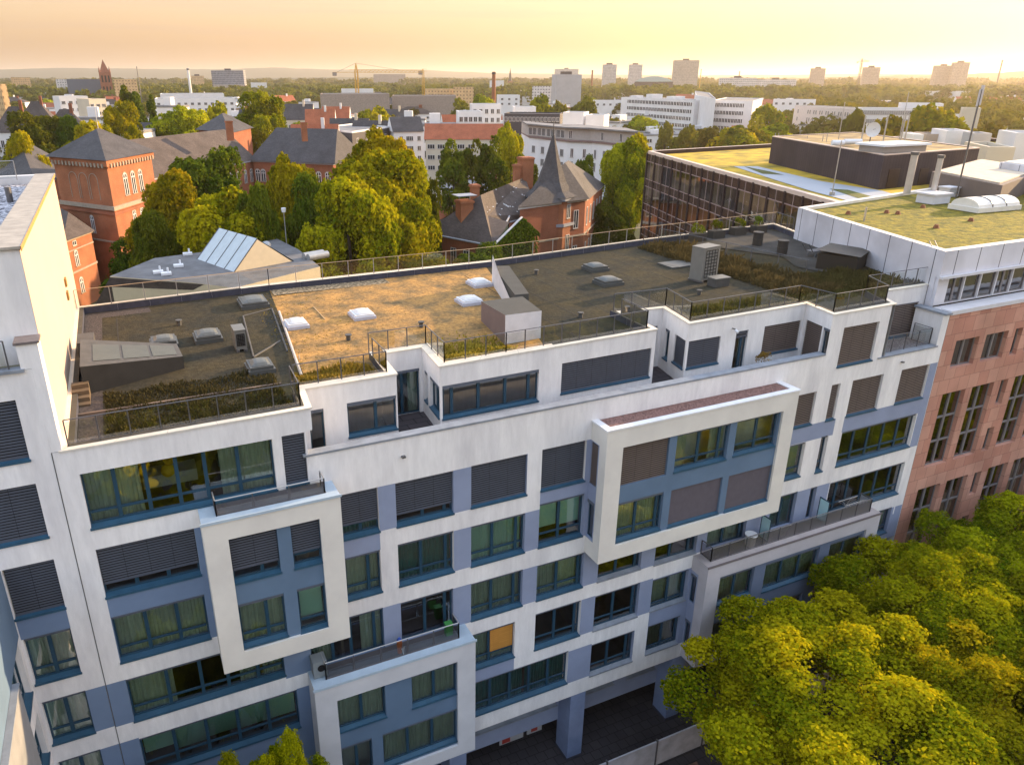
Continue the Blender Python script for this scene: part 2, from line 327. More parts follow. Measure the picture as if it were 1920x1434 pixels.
# (x0,x1,z0,z1, n, tr, blind, curtain, kwargs)
WIN = [
 (-2.78, 3.84, 3.00, 5.22, 6, .22, 0, 'h', dict(splits=[.155, .31, .47, .62, .80], box=False)),
 (4.20, 5.08, 3.05, 5.26, 1, 0, 1, '', {}),
 (-2.80, .60, 0.0, 2.12, 3, .22, .78, '', {}), (-2.78, .58, -3.08, -.92, 3, .22, 0, 'g', dict(splits=[.34, .68])),
 (-2.76, 3.33, -6.10, -3.95, 5, .22, 0, 'h', dict(splits=[.24, .45, .62, .82])), (-2.74, 3.72, -9.22, -7.06, 5, .25, 0, 'm', {}),
 (1.77, 3.70, -12.3, -10.1, 2, .22, 0, 'm', {}), (-2.2, .9, -12.3, -10.1, 3, .22, 0, 'g', {}),
 (6.30, 7.90, 0, 2.16, 2, .22, .74, 'd', {}), (8.67, 11.34, 0, 2.15, 3, .22, .78, '', dict(splits=[.47, .86])), (12.2, 15.02, .05, 2.18, 3, .22, 1, '', {}), (15.78, 18.18, .05, 2.22, 2, .22, 1, '', {}),
 (6.30, 7.87, -3.11, -.92, 2, .22, 0, 'g', dict(splits=[.66])), (8.67, 11.34, -3.1, -.90, 3, .22, 0, 'd', dict(splits=[.42, .87])), (12.2, 15.0, -3.1, -.92, 3, .22, 0, 'w', dict(splits=[.41, .86])), (15.76, 18.26, -3.08, -.66, 2, .22, 0, 'm', dict(splits=[.47])),
 (4.5, 7.85, -6.28, -3.98, 3, 0, 0, 'h', dict(splits=[.3, .55, .88], sill=False)), (8.69, 11.28, -6.28, -4.02, 3, 0, 0, '', dict(splits=[.47, .86], sill=False)), (12.2, 14.97, -6.22, -4.08, 3, .22, 0, 'g', dict(splits=[.41, .85])), (15.77, 18.47, -6.21, -4.12, 3, .22, 0, 'g', dict(splits=[.45, .92])),
 (12.0, 14.62, -9.30, -7.10, 2, .22, 0, 'g', dict(splits=[.48], board=(.50, .98), label="casement window with a chipboard sheet in its right half")), (15.78, 18.5, -9.32, -7.05, 3, .22, 0, '', dict(splits=[.45, .9])),
 (12.2, 17.9, -12.34, -10.14, 5, .22, 0, 'd', {}), (19.35, 22.16, -12.44, -10.29, 3, .22, 0, '', dict(splits=[.42, .86], slm=COPGREY)),
 (19.38, 22.1, -6.2, -4.12, 3, .45, 0, '', dict(splits=[.45, .9], slm=COPGREY)), (23.0, 25.8, -6.25, -4.12, 3, .45, 0, '', dict(splits=[.4, .85], slm=COPGREY)),
 (19.35, 22.2, -9.35, -7.1, 3, .22, 0, '', dict(splits=[.45, .9], slm=COPGREY)), (23.05, 25.5, -9.33, -7.24, 3, .12, 0, 'g', dict(splits=[.5, .93], slm=COPGREY)),
 (23.08, 25.35, -12.35, -10.35, 3, .12, 0, 'g', dict(splits=[.5, .93], slm=COPGREY)),
 (26.5, 29.3, -6.3, -4.1, 3, 0, 0, 'g', dict(splits=[.45, .9], sill=False)), (31.0, 32.95, -6.3, -4.12, 2, 0, 0, 'd', dict(sill=False)), (33.98, 34.5, -6.3, -4.15, 1, 0, 0, 'd', dict(sill=False)),
 (31.63, 32.98, .14, 2.12, 2, .22, 1, '', dict(bl=BLINDB)), (34.06, 34.74, .12, 2.3, 1, .22, 1, '', dict(bl=BLINDB)), (35.68, 38.16, .08, 2.3, 3, .22, 1, '', dict(bl=BLINDB)), (39.65, 42.1, .12, 2.3, 3, .22, 1, '', dict(bl=BLINDB)),
 (31.65, 32.85, -3.1, -.92, 1, .22, 0, 'g', {}), (34.03, 34.6, -3.17, -.85, 1, .22, 0, '', {}), (35.67, 42.0, -3.14, -.9, 5, .22, 0, '', {}),
 (35.55, 42.0, -6.46, -4.2, 5, .22, 0, '', dict(splits=[.13, .28, .48, .66, .85])), (40.3, 41.8, -9.3, -7.4, 2, .22, 0, 'g', {}),
 (34.13, 36.85, 3.33, 5.6, 3, .22, 1, '', dict(bl=BLINDB)),
]
BLU = [(-2.8, 4.3, -3.08, 2.12), (-3.46, -2.74, -6.1, -3.93), (3.33, 5.5, -6.3, -3.95), (3.72, 4.6, -12.4, -7.03), (-3.46, -2.74, -12.4, -6.98), (-3.46, 4.6, -12.5, -9.22),
 (7.9, 8.67, 0, 2.16), (6.28, 7.89, -.92, 0), (11.34, 12.2, 0, 2.16), (11.34, 12.2, -3.1, -.92), (7.85, 8.69, -6.3, -4.0), (11.28, 12.2, -6.28, -4.05),
 (15.0, 15.78, -3.1, -.92), (14.97, 15.78, -6.22, -4.1), (15.76, 18.6, -.66, .05), (18.18, 19.4, -3.1, 2.22), (18.47, 19.38, -6.21, -4.1), (11.9, 14.62, -10.14, -9.3), (17.9, 19.35, -12.4, -10.2), (18.5, 19.35, -9.35, -7.05),
 (22.1, 23.0, -6.25, -4.0), (22.2, 23.05, -9.35, -7.1), (23.05, 26.4, -12.4, -7.2), (25.8, 26.5, -6.3, -4.0),
 (31.35, 34.9, -.9, .13), (35.6, 42.6, -.9, .1), (42.05, 42.75, -3.22, 2.3), (32.95, 35.5, -6.5, -4.15), (29.3, 31, -6.5, -4.15), (39.9, 42.75, -13, -7.45)]
FB = -13.42
zones = [(a, b, c, d, 2 if b < 5.6 else 1) for a, b, c, d in BLU]
zones += [(5.15, 33.1, 4.22, 7, -1), (33.1, 33.55, 6.4, 7, -1), (37.6, 42.2, 3.36, 7, -1), (42.2, 42.78, 5.25, 7, -1), (26.0, 42.78, -13.5, -9.8, -1), (38.9, 42.78, -13.5, -13, -1), (-3.46, 5.15, 6.2, 7, -1)]
zones += [(42.0, 42.1, -8, -7, 0)]
mb = MB()
panel(mb, (0, 0), X1, -3.46, 42.78, FB, 6.5, [w[:4] for w in WIN], zones, 0, .22)
mb.box(-3.46, 4.3, 0, 1.3, FB - .25, FB, 1, "b"); mb.face([(11.5, 0, FB), (26, 0, FB), (26, 1.2, FB), (11.5, 1.2, FB)], 1)
# recessed first floor behind the pillars and the undercroft
FW = [(12.4, 18.1, -15.1, -13.5, 5), (19.6, 22.0, -15.1, -13.5, 3), (22.9, 25.0, -15.1, -13.5, 2)]
panel(mb, (0, 1.2), X1, 4.0, 42.7, -16.2, FB, [w[:4] for w in FW], [], 1, .15)
mb.face([(4, 1.2, -16.2), (42.7, 1.2, -16.2), (42.7, 4.5, -16.2), (4, 4.5, -16.2)], 1)
# end walls, penthouse walls
OUT = [(-3.19, 0), (5.40, 0), (5.58, 1.95), (9.56, 1.92), (9.71, 4.6), (11.77, 4.6), (11.55, 1.92), (23.31, 2.05), (23.41, 5.2), (25.94, 4.9), (25.33, 2.05), (33.5, 2.14), (33.16, 0), (37.84, 0), (38.79, 2.1), (43.72, 1.95), (49.9, 20.8), (35.84, 20.3), (22.34, 19.1), (7.45, 19.5), (-3.19, 18.97)]
zr = lambda x: 6.23 + max(0, x) * .0075
def seg(i, j, zb, holes=(), off=.0, mi=0, z_top=None, zones=()):
    a, b = Vector(OUT[i]), Vector(OUT[j]); L = (b - a).length; D = (b - a) / L
    panel(mb, a, D, 0, L, zb, z_top or (zr((a.x + b.x) / 2) - .05), holes, list(zones), mi, .15); return a, D, L
FT = 3.0
segw = []
for (i, j, zb, hs) in [(1, 2, 5.3, []), (2, 3, FT, [(.12, .75, FT, 5.25), (1.75, 3.93, 3.7, 5.3)]), (3, 4, FT, []), (4, 5, FT, [(.15, 1.9, FT, 5.28)]), (5, 6, FT, [(.35, .8, 3.75, 5.28), (1.2, 2.6, 3.75, 5.3)]), (6, 7, FT, [(.12, 5.05, 3.72, 5.34), (6.3, 11.55, 3.85, 5.42)]),
                       (7, 8, FT, [(.8, 2.2, FT, 5.4)]), (8, 9, FT, [(.1, 1.2, FT, 5.4), (1.35, 2.3, FT, 5.4)]), (9, 10, FT, [(.5, 1.0, 3.7, 5.4), (1.6, 2.75, 3.85, 5.42)]), (10, 11, FT, [(.12, 2.25, 3.9, 5.42), (3.3, 4.15, FT, 5.5), (5.3, 8.0, 3.85, 5.52)]), (11, 12, FT, [(.2, 1.5, 3.4, 5.6), (1.62, 2.1, 2.9, 5.6)]), (13, 14, 3.3, []), (14, 15, 3.3, [(-.0, 3.95, 3.42, 5.52)])]:
    a, D, L = seg(i, j, zb, hs, zones=[] )
    segw.append((i, a, D, hs))
mb.face([(5.15, 0, FT), (5.15, 1.98, FT), (5.15, 1.98, 5.3), (5.15, 0, 5.3)][::-1]); mb.face([(5.15, 0, 5.3), (5.4, 0, 5.3), (5.58, 1.95, 5.3), (5.15, 1.95, 5.3)]); mb.face([(5.15, -0.0, 5.3), (5.4, 0, 5.3), (5.4, 0, 6.2), (5.15, 0, 6.2)])
mb.face([(5.15, 1.95, 3), (5.6, 1.95, 3), (5.6, 1.95, 6.2), (5.15, 1.95, 6.2)])
# back and right end wall
for i, j in ((15, 16), (16, 17), (17, 18), (18, 19), (19, 20)): seg(i, j, GZ)
mb.face([(42.78, 0, GZ), (42.78, 1.95, GZ), (42.78, 1.95, 5.25), (42.78, 0, 5.25)]); mb.face([(42.42, 0, 3.3), (42.42, 0, 5.25), (42.42, 1.9, 5.25), (42.42, 1.9, 3.3)])
mb.face([(25.98, 0, -13.42), (25.98, 1.2, -13.42), (25.98, 1.2, -9.8), (25.98, 0, -9.8)])
wall = mb.build("wall", [WHITE, LAV, MIDB], main)
for w in WIN: window(main, (0, 0), X1, *w[:4], w[4], w[5], w[6], w[7], **w[8])
for k, w in enumerate(FW): window(main, (0, 1.2), X1, *w[:4], w[4], .5, 0, 'd', d=.13, slm=COPGREY)
# penthouse windows
PW = {2: [dict(n=1, tr=0, sill=False, curt=''), dict(n=2, splits=[.58], curt='', tr=0)], 4: [dict(n=2, tr=0, sill=False, curt='h')], 5: [dict(n=1, tr=0, curt=''), dict(n=2, tr=0, curt='')],
      6: [dict(n=5, splits=[.1, .37, .65, .9], tr=0, curt=''), dict(blind=1, n=5)], 7: [dict(n=2, tr=0, sill=False, curt='')], 8: [dict(n=1, tr=0, sill=False, curt=''), dict(n=1, tr=0, sill=False, curt='')], 9: [dict(n=1, tr=0, curt=''), dict(n=1, blind=1)],
      10: [dict(blind=1, n=2), dict(n=2, splits=[.62], tr=0, sill=False, curt='h', blind=.14), dict(blind=1, n=3, bl=BLINDB)], 11: [dict(n=1, blind=1, bl=BLINDB), dict(n=1, tr=0, curt='')], 14: [dict(n=4, blind=.98, bl=BLINDB)]}
for i, a, D, hs in segw:
    for h, kw in zip(hs, PW.get(i, [])): window(main, a, D, *h, kw.pop('n', 2), kw.pop('tr', .22), kw.pop('blind', 0), kw.pop('curt', ''), d=.13, **kw)
# interior: floors and a back partition seen through the panes
m = MB()
for z in (-16.2, -13.0, -10.95, -7.9, -4.85, -1.8, 1.25):
    pass
for k in range(6):
    zf = -12.95 + 3.07 * k
    m.box(-3.4, 42.6, .36, 3.6, zf - .25, zf, 1)
m.box(-3.4, 42.6, 3.6, 3.7, -16, 2.6, 0); m.box(-3.2, 5.0, 3.6, 3.7, 2.6, 6.0, 0)
for x in (-3.3, 2.4, 6.0, 8.2, 11.8, 15.4, 18.9, 22.6, 26.2, 30, 33.5, 35.2, 38.8, 42.6): m.box(x - .06, x + .06, .36, 3.6, -13.3, 2.4, 0)
m.build("interior", [ROOM, ROOMF], main)
# furniture glimpsed inside the top left flat
m = MB(); m.box(-.9, 1.1, 2.0, 2.9, 3.1, 3.6, 0); m.box(1.9, 3.5, 1.6, 2.6, 3.7, 3.78, 1); m.box(2.0, 2.06, 1.7, 1.76, 3.1, 3.7, 1); m.box(3.4, 3.46, 1.7, 1.76, 3.1, 3.7, 1); m.box(-1.6, -1.0, 1.2, 1.9, 3.1, 4.3, 0)
sof = m.build("furniture", [mat("fabric_pale", (.5, .5, .48), .9), mat("table_teal", (.2, .38, .42), .4)], main)
sh = MB()
for c, r in (((.15, 1.6, 4.4), .22), ((.05, 1.5, 4.0), .27)):
    for a in range(6):
        for b in range(10):
            p = lambda u, v: (c[0] + r * math.sin(u) * math.cos(v), c[1] + r * math.sin(u) * math.sin(v), c[2] + r * math.cos(u))
            u0, u1, v0, v1 = math.pi * a / 6, math.pi * (a + 1) / 6, 2 * math.pi * b / 10, 2 * math.pi * (b + 1) / 10
            sh.face([p(u0, v0), p(u1, v0), p(u1, v1), p(u0, v1)], 0, True)
sh.build("lamp_shade", mat("lamp_yellow", (.75, .42, .03), .6), main)
# terrace behind the parapet
m = MB(); m.face([(5.15, .02, FT), (33.15, .02, FT), (33.15, 2.2, FT), (5.15, 2.2, FT)]); m.face([(9.6, 1.9, FT + .004), (11.7, 1.9, FT + .004), (11.9, 4.7, FT + .004), (9.6, 4.7, FT + .004)]); m.face([(23.2, 1.9, FT + .004), (25.6, 1.9, FT + .004), (26, 5.2, FT + .004), (23.4, 5.2, FT + .004)])
m.build("terrace_floor", TILE, main)
m = MB(); m.face([(5.15, .34, 4.2), (33.1, .34, 4.2), (33.1, .34, FT), (5.15, .34, FT)]); m.build("parapet_inner_wall", WHITE, main)
m = MB()
cuts = [4.95, 9.0, 14.2, 20.2, 27.0, 33.05]
for a, b in zip(cuts[:-1], cuts[1:]): m.box(a + .004, b, -.05, .42, 4.2, 4.29)
m.build("parapet_coping", COPGREY, main)
m = MB(); m.box(37.3, 42.3, -.06, .5, 3.34, 3.42); m.build("balcony_coping", COPGREY, main)
m = MB(); m.box(42.3, 42.86, -.1, 1.95, 5.25, 5.36); m.build("end_wall_coping", COPGREY, main)
m = MB(); m.face([(37.7, .1, 3.3), (42.4, .1, 3.3), (42.4, 2.2, 3.3), (37.7, 2.2, 3.3)]); m.build("balcony_gravel", GRAVEL, main)
railing(main, [(37.75, .38, 3.40), (42.1, .38, 3.40), (42.1, 1.5, 3.40)], 1.0, 1.05)
# fascia joint lines and drip nozzles
m = MB(); m.box(8.98, 9.14, -.16, 0, 3.33, 3.4); m.box(39.35, 39.5, -.16, 0, 2.82, 2.88)
m.build("overflow_spout", METAL, main)
# ------------------------------------------------------------------ roof
def inset(poly, d):
    n = len(poly); r = []
    for i in range(n):
        p0, p1, p2 = Vector(poly[i - 1]), Vector(poly[i]), Vector(poly[(i + 1) % n])
        a = (p1 - p0).normalized(); b = (p2 - p1).normalized(); na = Vector((-a.y, a.x)); nb = Vector((-b.y, b.x)); k = na + nb
        r.append(tuple(p1 + k * (d / max(.3, 1 + na.dot(nb)))))
    return r
IN = inset(OUT, .42); OO = inset(OUT, -.05)
MOSS = mat("roof_moss_gold", (0.46, 0.25, 0.075), 0.95, col2=(0.105, 0.09, 0.055), scale=.8, detail=14, bump=.03, bscale=14, fac_lo=.38, fac_hi=.72, fine=.42, fscale=5)
DROOF = mat("roof_overlay_tint", (0.068, 0.058, 0.036), 0.98, col2=(0.042, 0.042, 0.036), scale=.5, detail=12, bump=.03, bscale=12, spec=.05, fine=.3, fscale=5)  # dark see-through overlay across the roof ends, put into the roofing colour
DROOFG = mat("roof_dark_grey", (0.075, 0.072, 0.068), 0.98, var=.3, scale=.8, spec=.05)
COPD = mat("coping_overlay_tint", (0.09, 0.085, 0.072), .8, var=.2, spec=.1)  # coping colour with the dark overlay painted in
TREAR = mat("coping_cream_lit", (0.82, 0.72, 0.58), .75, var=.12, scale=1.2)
m = MB(); n = len(OUT)
darkseg = {}
for i in range(n):
    j = (i + 1) % n; zi, zj = zr(OUT[i][0]), zr(OUT[j][0])
    o0, o1, i0, i1 = OO[i], OO[j], IN[i], IN[j]
    mid0 = tuple(Vector(o0).lerp(Vector(i0), .5)); mid1 = tuple(Vector(o1).lerp(Vector(i1), .5))
    # split along the length into stones, overlay's dark tint painted on the inner half where the roof zone is dark
    L = (Vector(o1) - Vector(o0)).length; k = max(1, round(L / 1.9))
    for q in range(k):
        f0, f1 = q / k, (q + 1) / k - .006 / L
        A = Vector(o0).lerp(Vector(o1), f0); B = Vector(o0).lerp(Vector(o1), f1); C0 = Vector(i0).lerp(Vector(i1), f1); D0 = Vector(i0).lerp(Vector(i1), f0)
        M0 = A.lerp(D0, .55); M1 = B.lerp(C0, .55); z0 = zi + (zj - zi) * f0; z1 = zi + (zj - zi) * f1
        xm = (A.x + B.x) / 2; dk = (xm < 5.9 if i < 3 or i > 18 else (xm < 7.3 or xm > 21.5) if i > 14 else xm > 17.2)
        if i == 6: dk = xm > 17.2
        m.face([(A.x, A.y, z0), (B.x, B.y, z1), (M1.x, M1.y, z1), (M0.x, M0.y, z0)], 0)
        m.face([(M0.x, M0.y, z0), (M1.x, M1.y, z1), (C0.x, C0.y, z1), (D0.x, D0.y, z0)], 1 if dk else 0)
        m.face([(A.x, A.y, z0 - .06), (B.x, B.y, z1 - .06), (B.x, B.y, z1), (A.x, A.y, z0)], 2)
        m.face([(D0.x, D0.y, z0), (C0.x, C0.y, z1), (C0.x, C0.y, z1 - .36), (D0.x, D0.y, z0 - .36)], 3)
        P0 = Vector(OUT[i]).lerp(Vector(OUT[j]), f0); P1 = Vector(OUT[i]).lerp(Vector(OUT[j]), f1)
        m.face([(A.x, A.y, z0 - .06), (P0.x, P0.y, z0 - .06), (P1.x, P1.y, z1 - .06), (B.x, B.y, z1 - .06)], 2)
m.build("roof_coping", [TREAR, COPD, COPING, DARKIN], main)
rz = lambda p: (p[0], p[1], zr(p[0]) - .35)
m = MB()
Z1 = [IN[0], IN[1], IN[2], (5.75, 2.35), (7.40, 19.1), IN[19], IN[20]]
Z1 = [IN[0], IN[1], (5.16, 2.37), (5.95, 2.35), (7.42, 19.08), IN[20]]
Z2 = [(5.95, 2.35), (9.13, 2.35), IN[4], IN[5], IN[6], (17.30, 2.42), (21.9, 18.66), IN[19] if False else (7.42, 19.08)]
Z3 = [(17.30, 2.42), IN[7], IN[8], IN[9], IN[10], IN[11], IN[12], IN[13], IN[14], IN[15], IN[16], IN[17], IN[18], (21.9, 18.66)]
m.face([rz(p) for p in Z1], 0); m.face([rz(p) for p in Z2], 1); m.face([rz(p) for p in Z3], 2)
roof = m.build("roof", [DROOF, MOSS, DROOF], main)
ZR = 5.92
def patch(name, poly, z, mt, parent=main, lab=None):
    q = MB(); q.face([(x, y, z) for x, y in poly]); o = q.build(name, mt, parent)
    if lab: o["label"] = lab
    return o
DGR = mat("dark_gravel", (0.11, 0.095, 0.09), .95, col2=(.05, .045, .045), scale=12, bump=.03, bscale=14, spec=.05)
patch("gravel_strip", [(-2.75, .45), (-1.9, .45), (-1.9, 18.4), (-2.75, 18.4)], 5.894, DGR); patch("gravel_strip", [(-1.9, 17.3), (7.3, 17.9), (7.35, 18.9), (-1.9, 18.4)], 5.898, DGR)
patch("membrane_patch", [(5.1, 14.3), (4.5, 7.5), (6.1, 7.6), (6.8, 15.1)], 5.90, DROOFG)
patch("membrane_patch", [(38.6, 19.8), (49.3, 20.3), (45.4, 8.2), (41.2, 6.5), (40.5, 9.5), (42.0, 12)], 6.245, DROOFG)
for a, b in (((5.1, 14.3), (4.5, 7.5)), ((5.1, 14.3), (6.8, 15.1)), ((4.5, 7.5), (6.1, 9.3)), ((6.8, 15.1), (6.1, 7.6))):
    q = MB(); q.bar((*a, 5.95), (*b, 5.95), .05); q.build("roof_pipe", EQD, main)
q = MB(); q.bar((5.95, 4.0, 6.06), (7.0, 14.0, 6.06), .07); q.bar((6.35, 6.2, 6.0), (6.35, 6.2, 6.2), .02); e = q.build("edge_upstand", mat("upstand_pale", (.45, .42, .4), .7), main)
# moss path lines, gravel fringe behind the rear parapet
FR = mat("fringe_rubble", (0.30, 0.24, 0.16), .95, col2=(.07, .06, .04), scale=5, bump=.04, bscale=9, fac_lo=.42, fac_hi=.58)
patch("gravel_strip", [(7.45, 17.7), (21.5, 17.6), (21.85, 18.6), (7.45, 19.0)], 5.99, FR)
patch("gravel_strip", [(8.5, 2.3), (9.2, 2.3), (9.3, 4.4), (8.9, 4.3)], 5.945, mat("white_pebbles", (.62, .62, .62), .9, col2=(.15, .15, .15), scale=9, fac_lo=.45, fac_hi=.55))
patch("gravel_strip", [(12, 2.4), (17.2, 2.45), (17.2, 3.0), (12, 2.9)], 5.98, FR)
for a, b in (((13.8, 17.6), (16.2, 10.4)), ((9.0, 11.8), (9.0, 14.4))):
    q = MB(); q.bar((*a, ZR + .05), (*b, ZR + .05), .025); q.build("lightning_conductor", mat("conductor_tan", (.5, .36, .2), .6), main)
def skylight(x, y, w, d, h=.35, dark=False, dome=False, rot=0, lab=None):
    z = zr(x) - .36; m = MB(); m.box(-w / 2 - .08, w / 2 + .08, -d / 2 - .08, d / 2 + .08, 0, h * .6, 0, "b"); m.box(-w / 2, w / 2, -d / 2, d / 2, h * .6, h, 1, "b")
    f = m.build("skylight", [SKYD if dark else mat("skylight_kerb", (.46, .47, .55), .5), SKYD if dark else SKYW], main)
    f.location = (x, y, z); f.rotation_euler[2] = rot
    q = MB(); a, b = w / 2 - .1, d / 2 - .1
    n = 6
    for i in range(n):
        for j in range(n):
            P = []
            for (u, v) in ((i, j), (i + 1, j), (i + 1, j + 1), (i, j + 1)):
                X = -a + 2 * a * u / n; Y = -b + 2 * b * v / n; P.append((X, Y, h + .015 + .14 * (1 - (X / a) ** 4) * (1 - (Y / b) ** 4)))
            q.face(P, 0, True)
    q.build("dome", mat("dome_acrylic_dark", (.10, .11, .11), .35) if dark else mat("dome_acrylic", (.66, .66, .66), .2), f)
    return f
for a in [(7.35, 11.4, 1.0, 1.15, .28), (10.95, 11.5, 1.05, 1.2, .28), (19.5, 14.7, 1.1, 1.25, .28), (17.3, 11.4, 1.15, 1.15, .28)]: skylight(*a)
for a in [(.85, 11.2, 1.1, 1.2), (2.9, 11.2, 1.15, 1.3), (6.0, 16.4, 1.4, 1.7), (4.5, 5.8, 1.0, 1.2), (28.1, 14.8, 1.2, 1.2), (26.8, 11.4, 1.3, 1.2)]: skylight(*a, dark=True)
q = MB(); q.face([(32.8, 14.2, 6.25), (33.3, 12.6, 6.25), (35.0, 12.9, 6.25), (34.6, 14.3, 6.25)]); q.prism([(32.8, 12.7), (35.0, 12.7), (35.0, 14.3), (32.8, 14.3)], 6.13, 6.24); q.build("skylight", SKYD, main)
# long sloping roof light box at the left
m = MB(); z0 = 5.88; P = [(-2.55, 5.9), (1.45, 7.4), (1.35, 9.3), (-2.6, 9.7)]
ht = [1.25, .6, .6, 1.25]
for i in range(4):
    j = (i + 1) % 4; m.face([(*P[i], z0), (*P[j], z0), (*P[j], z0 + ht[j]), (*P[i], z0 + ht[i])], 0)
m.face([(*P[i], z0 + ht[i]) for i in range(4)], 1)
bl = m.build("roof_light_box", [mat("box_charcoal", (.028, .03, .034), .7, var=.2, spec=.1), EQD], main)
q = MB(); L = lambda u, v, k=.02: tuple(Vector((*P[0], z0 + ht[0])).lerp(Vector((*P[1], z0 + ht[1])), u).lerp(Vector((*P[3], z0 + ht[3])).lerp(Vector((*P[2], z0 + ht[2])), u), v) + Vector((0, 0, k)))
for u0, u1 in ((.12, .38), (.41, .67), (.70, .95)): q.face([L(u0, .15), L(u1, .15), L(u1, .8), L(u0, .8)])
q.build("pane", mat("grey_glazing", (.085, .095, .09), .5, spec=.3), bl)
m = MB()
for i in range(4): m.box(-3.0 + .02, -2.35, 4.6 + i * .35, 4.95 + i * .35, 5.88, 5.98 + i * .16)
m.build("roof_steps", mat("steps_brown", (.12, .09, .06), .8), main)
q = MB(); q.box(-2.8, -2.1, 9.9, 11.4, 5.88, 6.9); q.build("plant_cabinet", EQD, main)
SEAM = mat("bitumen_seam", (.035, .032, .028), .9)
for k in range(9):
    x = 19.6 + 1.9 * k; q = MB(); q.box(x, x + .05, 3.2 if not 22 < x < 26 else 5.6, 17.2, zr(x) - .36, zr(x) - .342); q.build("membrane_seam", SEAM, main)
for k in range(4):
    x = -1.2 + 1.7 * k; q = MB(); q.box(x, x + .05, 10.2, 17.0, 5.86, 5.893); q.build("membrane_seam", SEAM, main)
for (x, y) in ((21.5, 6.2), (30.2, 7.0), (24.0, 15.5), (13.2, 8.4), (9.2, 8.0), (1.8, 14.2)):
    q = MB(); q.cyl(x, y, zr(x) - .36, zr(x) - .1, .12, 0, 10); q.cyl(x, y, zr(x) - .1, zr(x) - .05, .17, 0, 10); q.build("vent_cap", EQD, main)
# stair head with white flank (right of the gold zone)
m = MB(); z0 = 5.97
A, B, C2, D2 = (15.87, 4.1), (18.0, 4.2), (21.5, 14.6), (20.6, 14.7)
E0 = (16.6, 8.37)
m.face([(15.87, 4.1, z0), (17.9, 4.18, z0), (17.9, 4.18, z0 + 1.45), (15.87, 4.1, z0 + 1.5)], 0)
m.face([(16.45, 8.0, z0), (15.87, 4.1, z0), (15.87, 4.1, z0 + 1.5), (16.45, 8.0, z0 + 1.1)], 1)
m.face([(15.87, 4.1, z0 + 1.5), (17.9, 4.18, z0 + 1.45), (18.9, 8.0, z0 + 1.1), (16.45, 8.0, z0 + 1.1)], 2)
m.face([(17.9, 4.18, z0), (18.9, 8.0, z0), (18.9, 8.0, z0 + 1.1), (17.9, 4.18, z0 + 1.45)], 2)
m.face([(18.9, 8.0, z0), (16.45, 8.0, z0), (16.45, 8.0, z0 + 1.1), (18.9, 8.0, z0 + 1.1)], 0)
m.prism([(18.5, 8.1), (19.3, 8.0), (21.3, 14.2), (20.4, 14.6)], z0, z0 + 1.2, 2, 2)
m.face([(18.2, 8.1, z0 + .02), (18.45, 8.1, z0 + .02), (20.35, 14.6, z0 + 1.9), (20.33, 14.62, z0 + .02)], 0)
m.face([(18.4, 8.1, z0 + .02), (20.33, 14.6, z0 + .02), (20.33, 14.6, z0 + 1.7), (18.4, 8.1, z0 + .6)][::-1], 0)
m.build("stair_head", [mat("stair_white", (.66, .66, .70), .7), mat("stair_brown", (.17, .13, .13), .7), mat("stair_overlay_tint", (.085, .085, .08), .8, spec=.1)], main)  # top and right faces coloured with the overlay's dark tint
# roof railings
ins = inset(OUT, .34)
rp = lambda i: (ins[i][0], ins[i][1], zr(ins[i][0]) - .02)
railing(main, [(-2.95, .34, 6.23), rp(1), (5.16, 2.3, 6.25)], .95)
railing(main, [(5.3, 2.3, 6.27), rp(3), (9.25, 4.2, 6.27)], .95); railing(main, [(9.3, 4.95, 6.28), (12.1, 4.95, 6.28), rp(6), (15.0, 2.3, 6.32), (22.9, 2.35, 6.38), (22.95, 4.6, 6.38)], .95)
railing(main, [(23.1, 5.5, 6.40), (26.3, 5.2, 6.42), (25.7, 2.45, 6.42), (33.3, 2.5, 6.46)], .95)
railing(main, [(33.3, 2.5, 6.46), (33.55, .4, 6.48), (37.5, .4, 6.5), (38.4, 2.4, 6.5)], .95); railing(main, [(38.4, 2.4, 6.5), (43.5, 2.3, 6.54)], .95)
railing(main, [(-3.1, 18.7, 6.23), (7.45, 19.2, 6.27), (22.34, 18.8, 6.38), (35.84, 20.0, 6.48), (49.7, 20.5, 6.58)], 1.0, 1.75, railm=STEELR, topm=mat("rail_tan", (.5, .36, .22), .5)); railing(main, [(49.7, 20.5, 6.58), (48.9, 17.9, 6.58)], 1.0)
# left edge dark railing glass divider by the roof strip on the right
railing(main, [(37.2, 19.9, 6.1), (39.0, 7.3, 6.1)], 1.2, 2.1, glassm=RGLS)
# security lamps
for (x, y, z) in ((5.62, 1.85, 5.6), (28.3, 1.98, 5.75)):
    q = MB(); q.bar((x, y + .1, z), (x, y - .12, z), .03); q.bar((x, y - .12, z - .05), (x + .05, y - .3, z - .12), .075, 1, 8); q.build("wall_lamp", [METAL, SKYW], main)
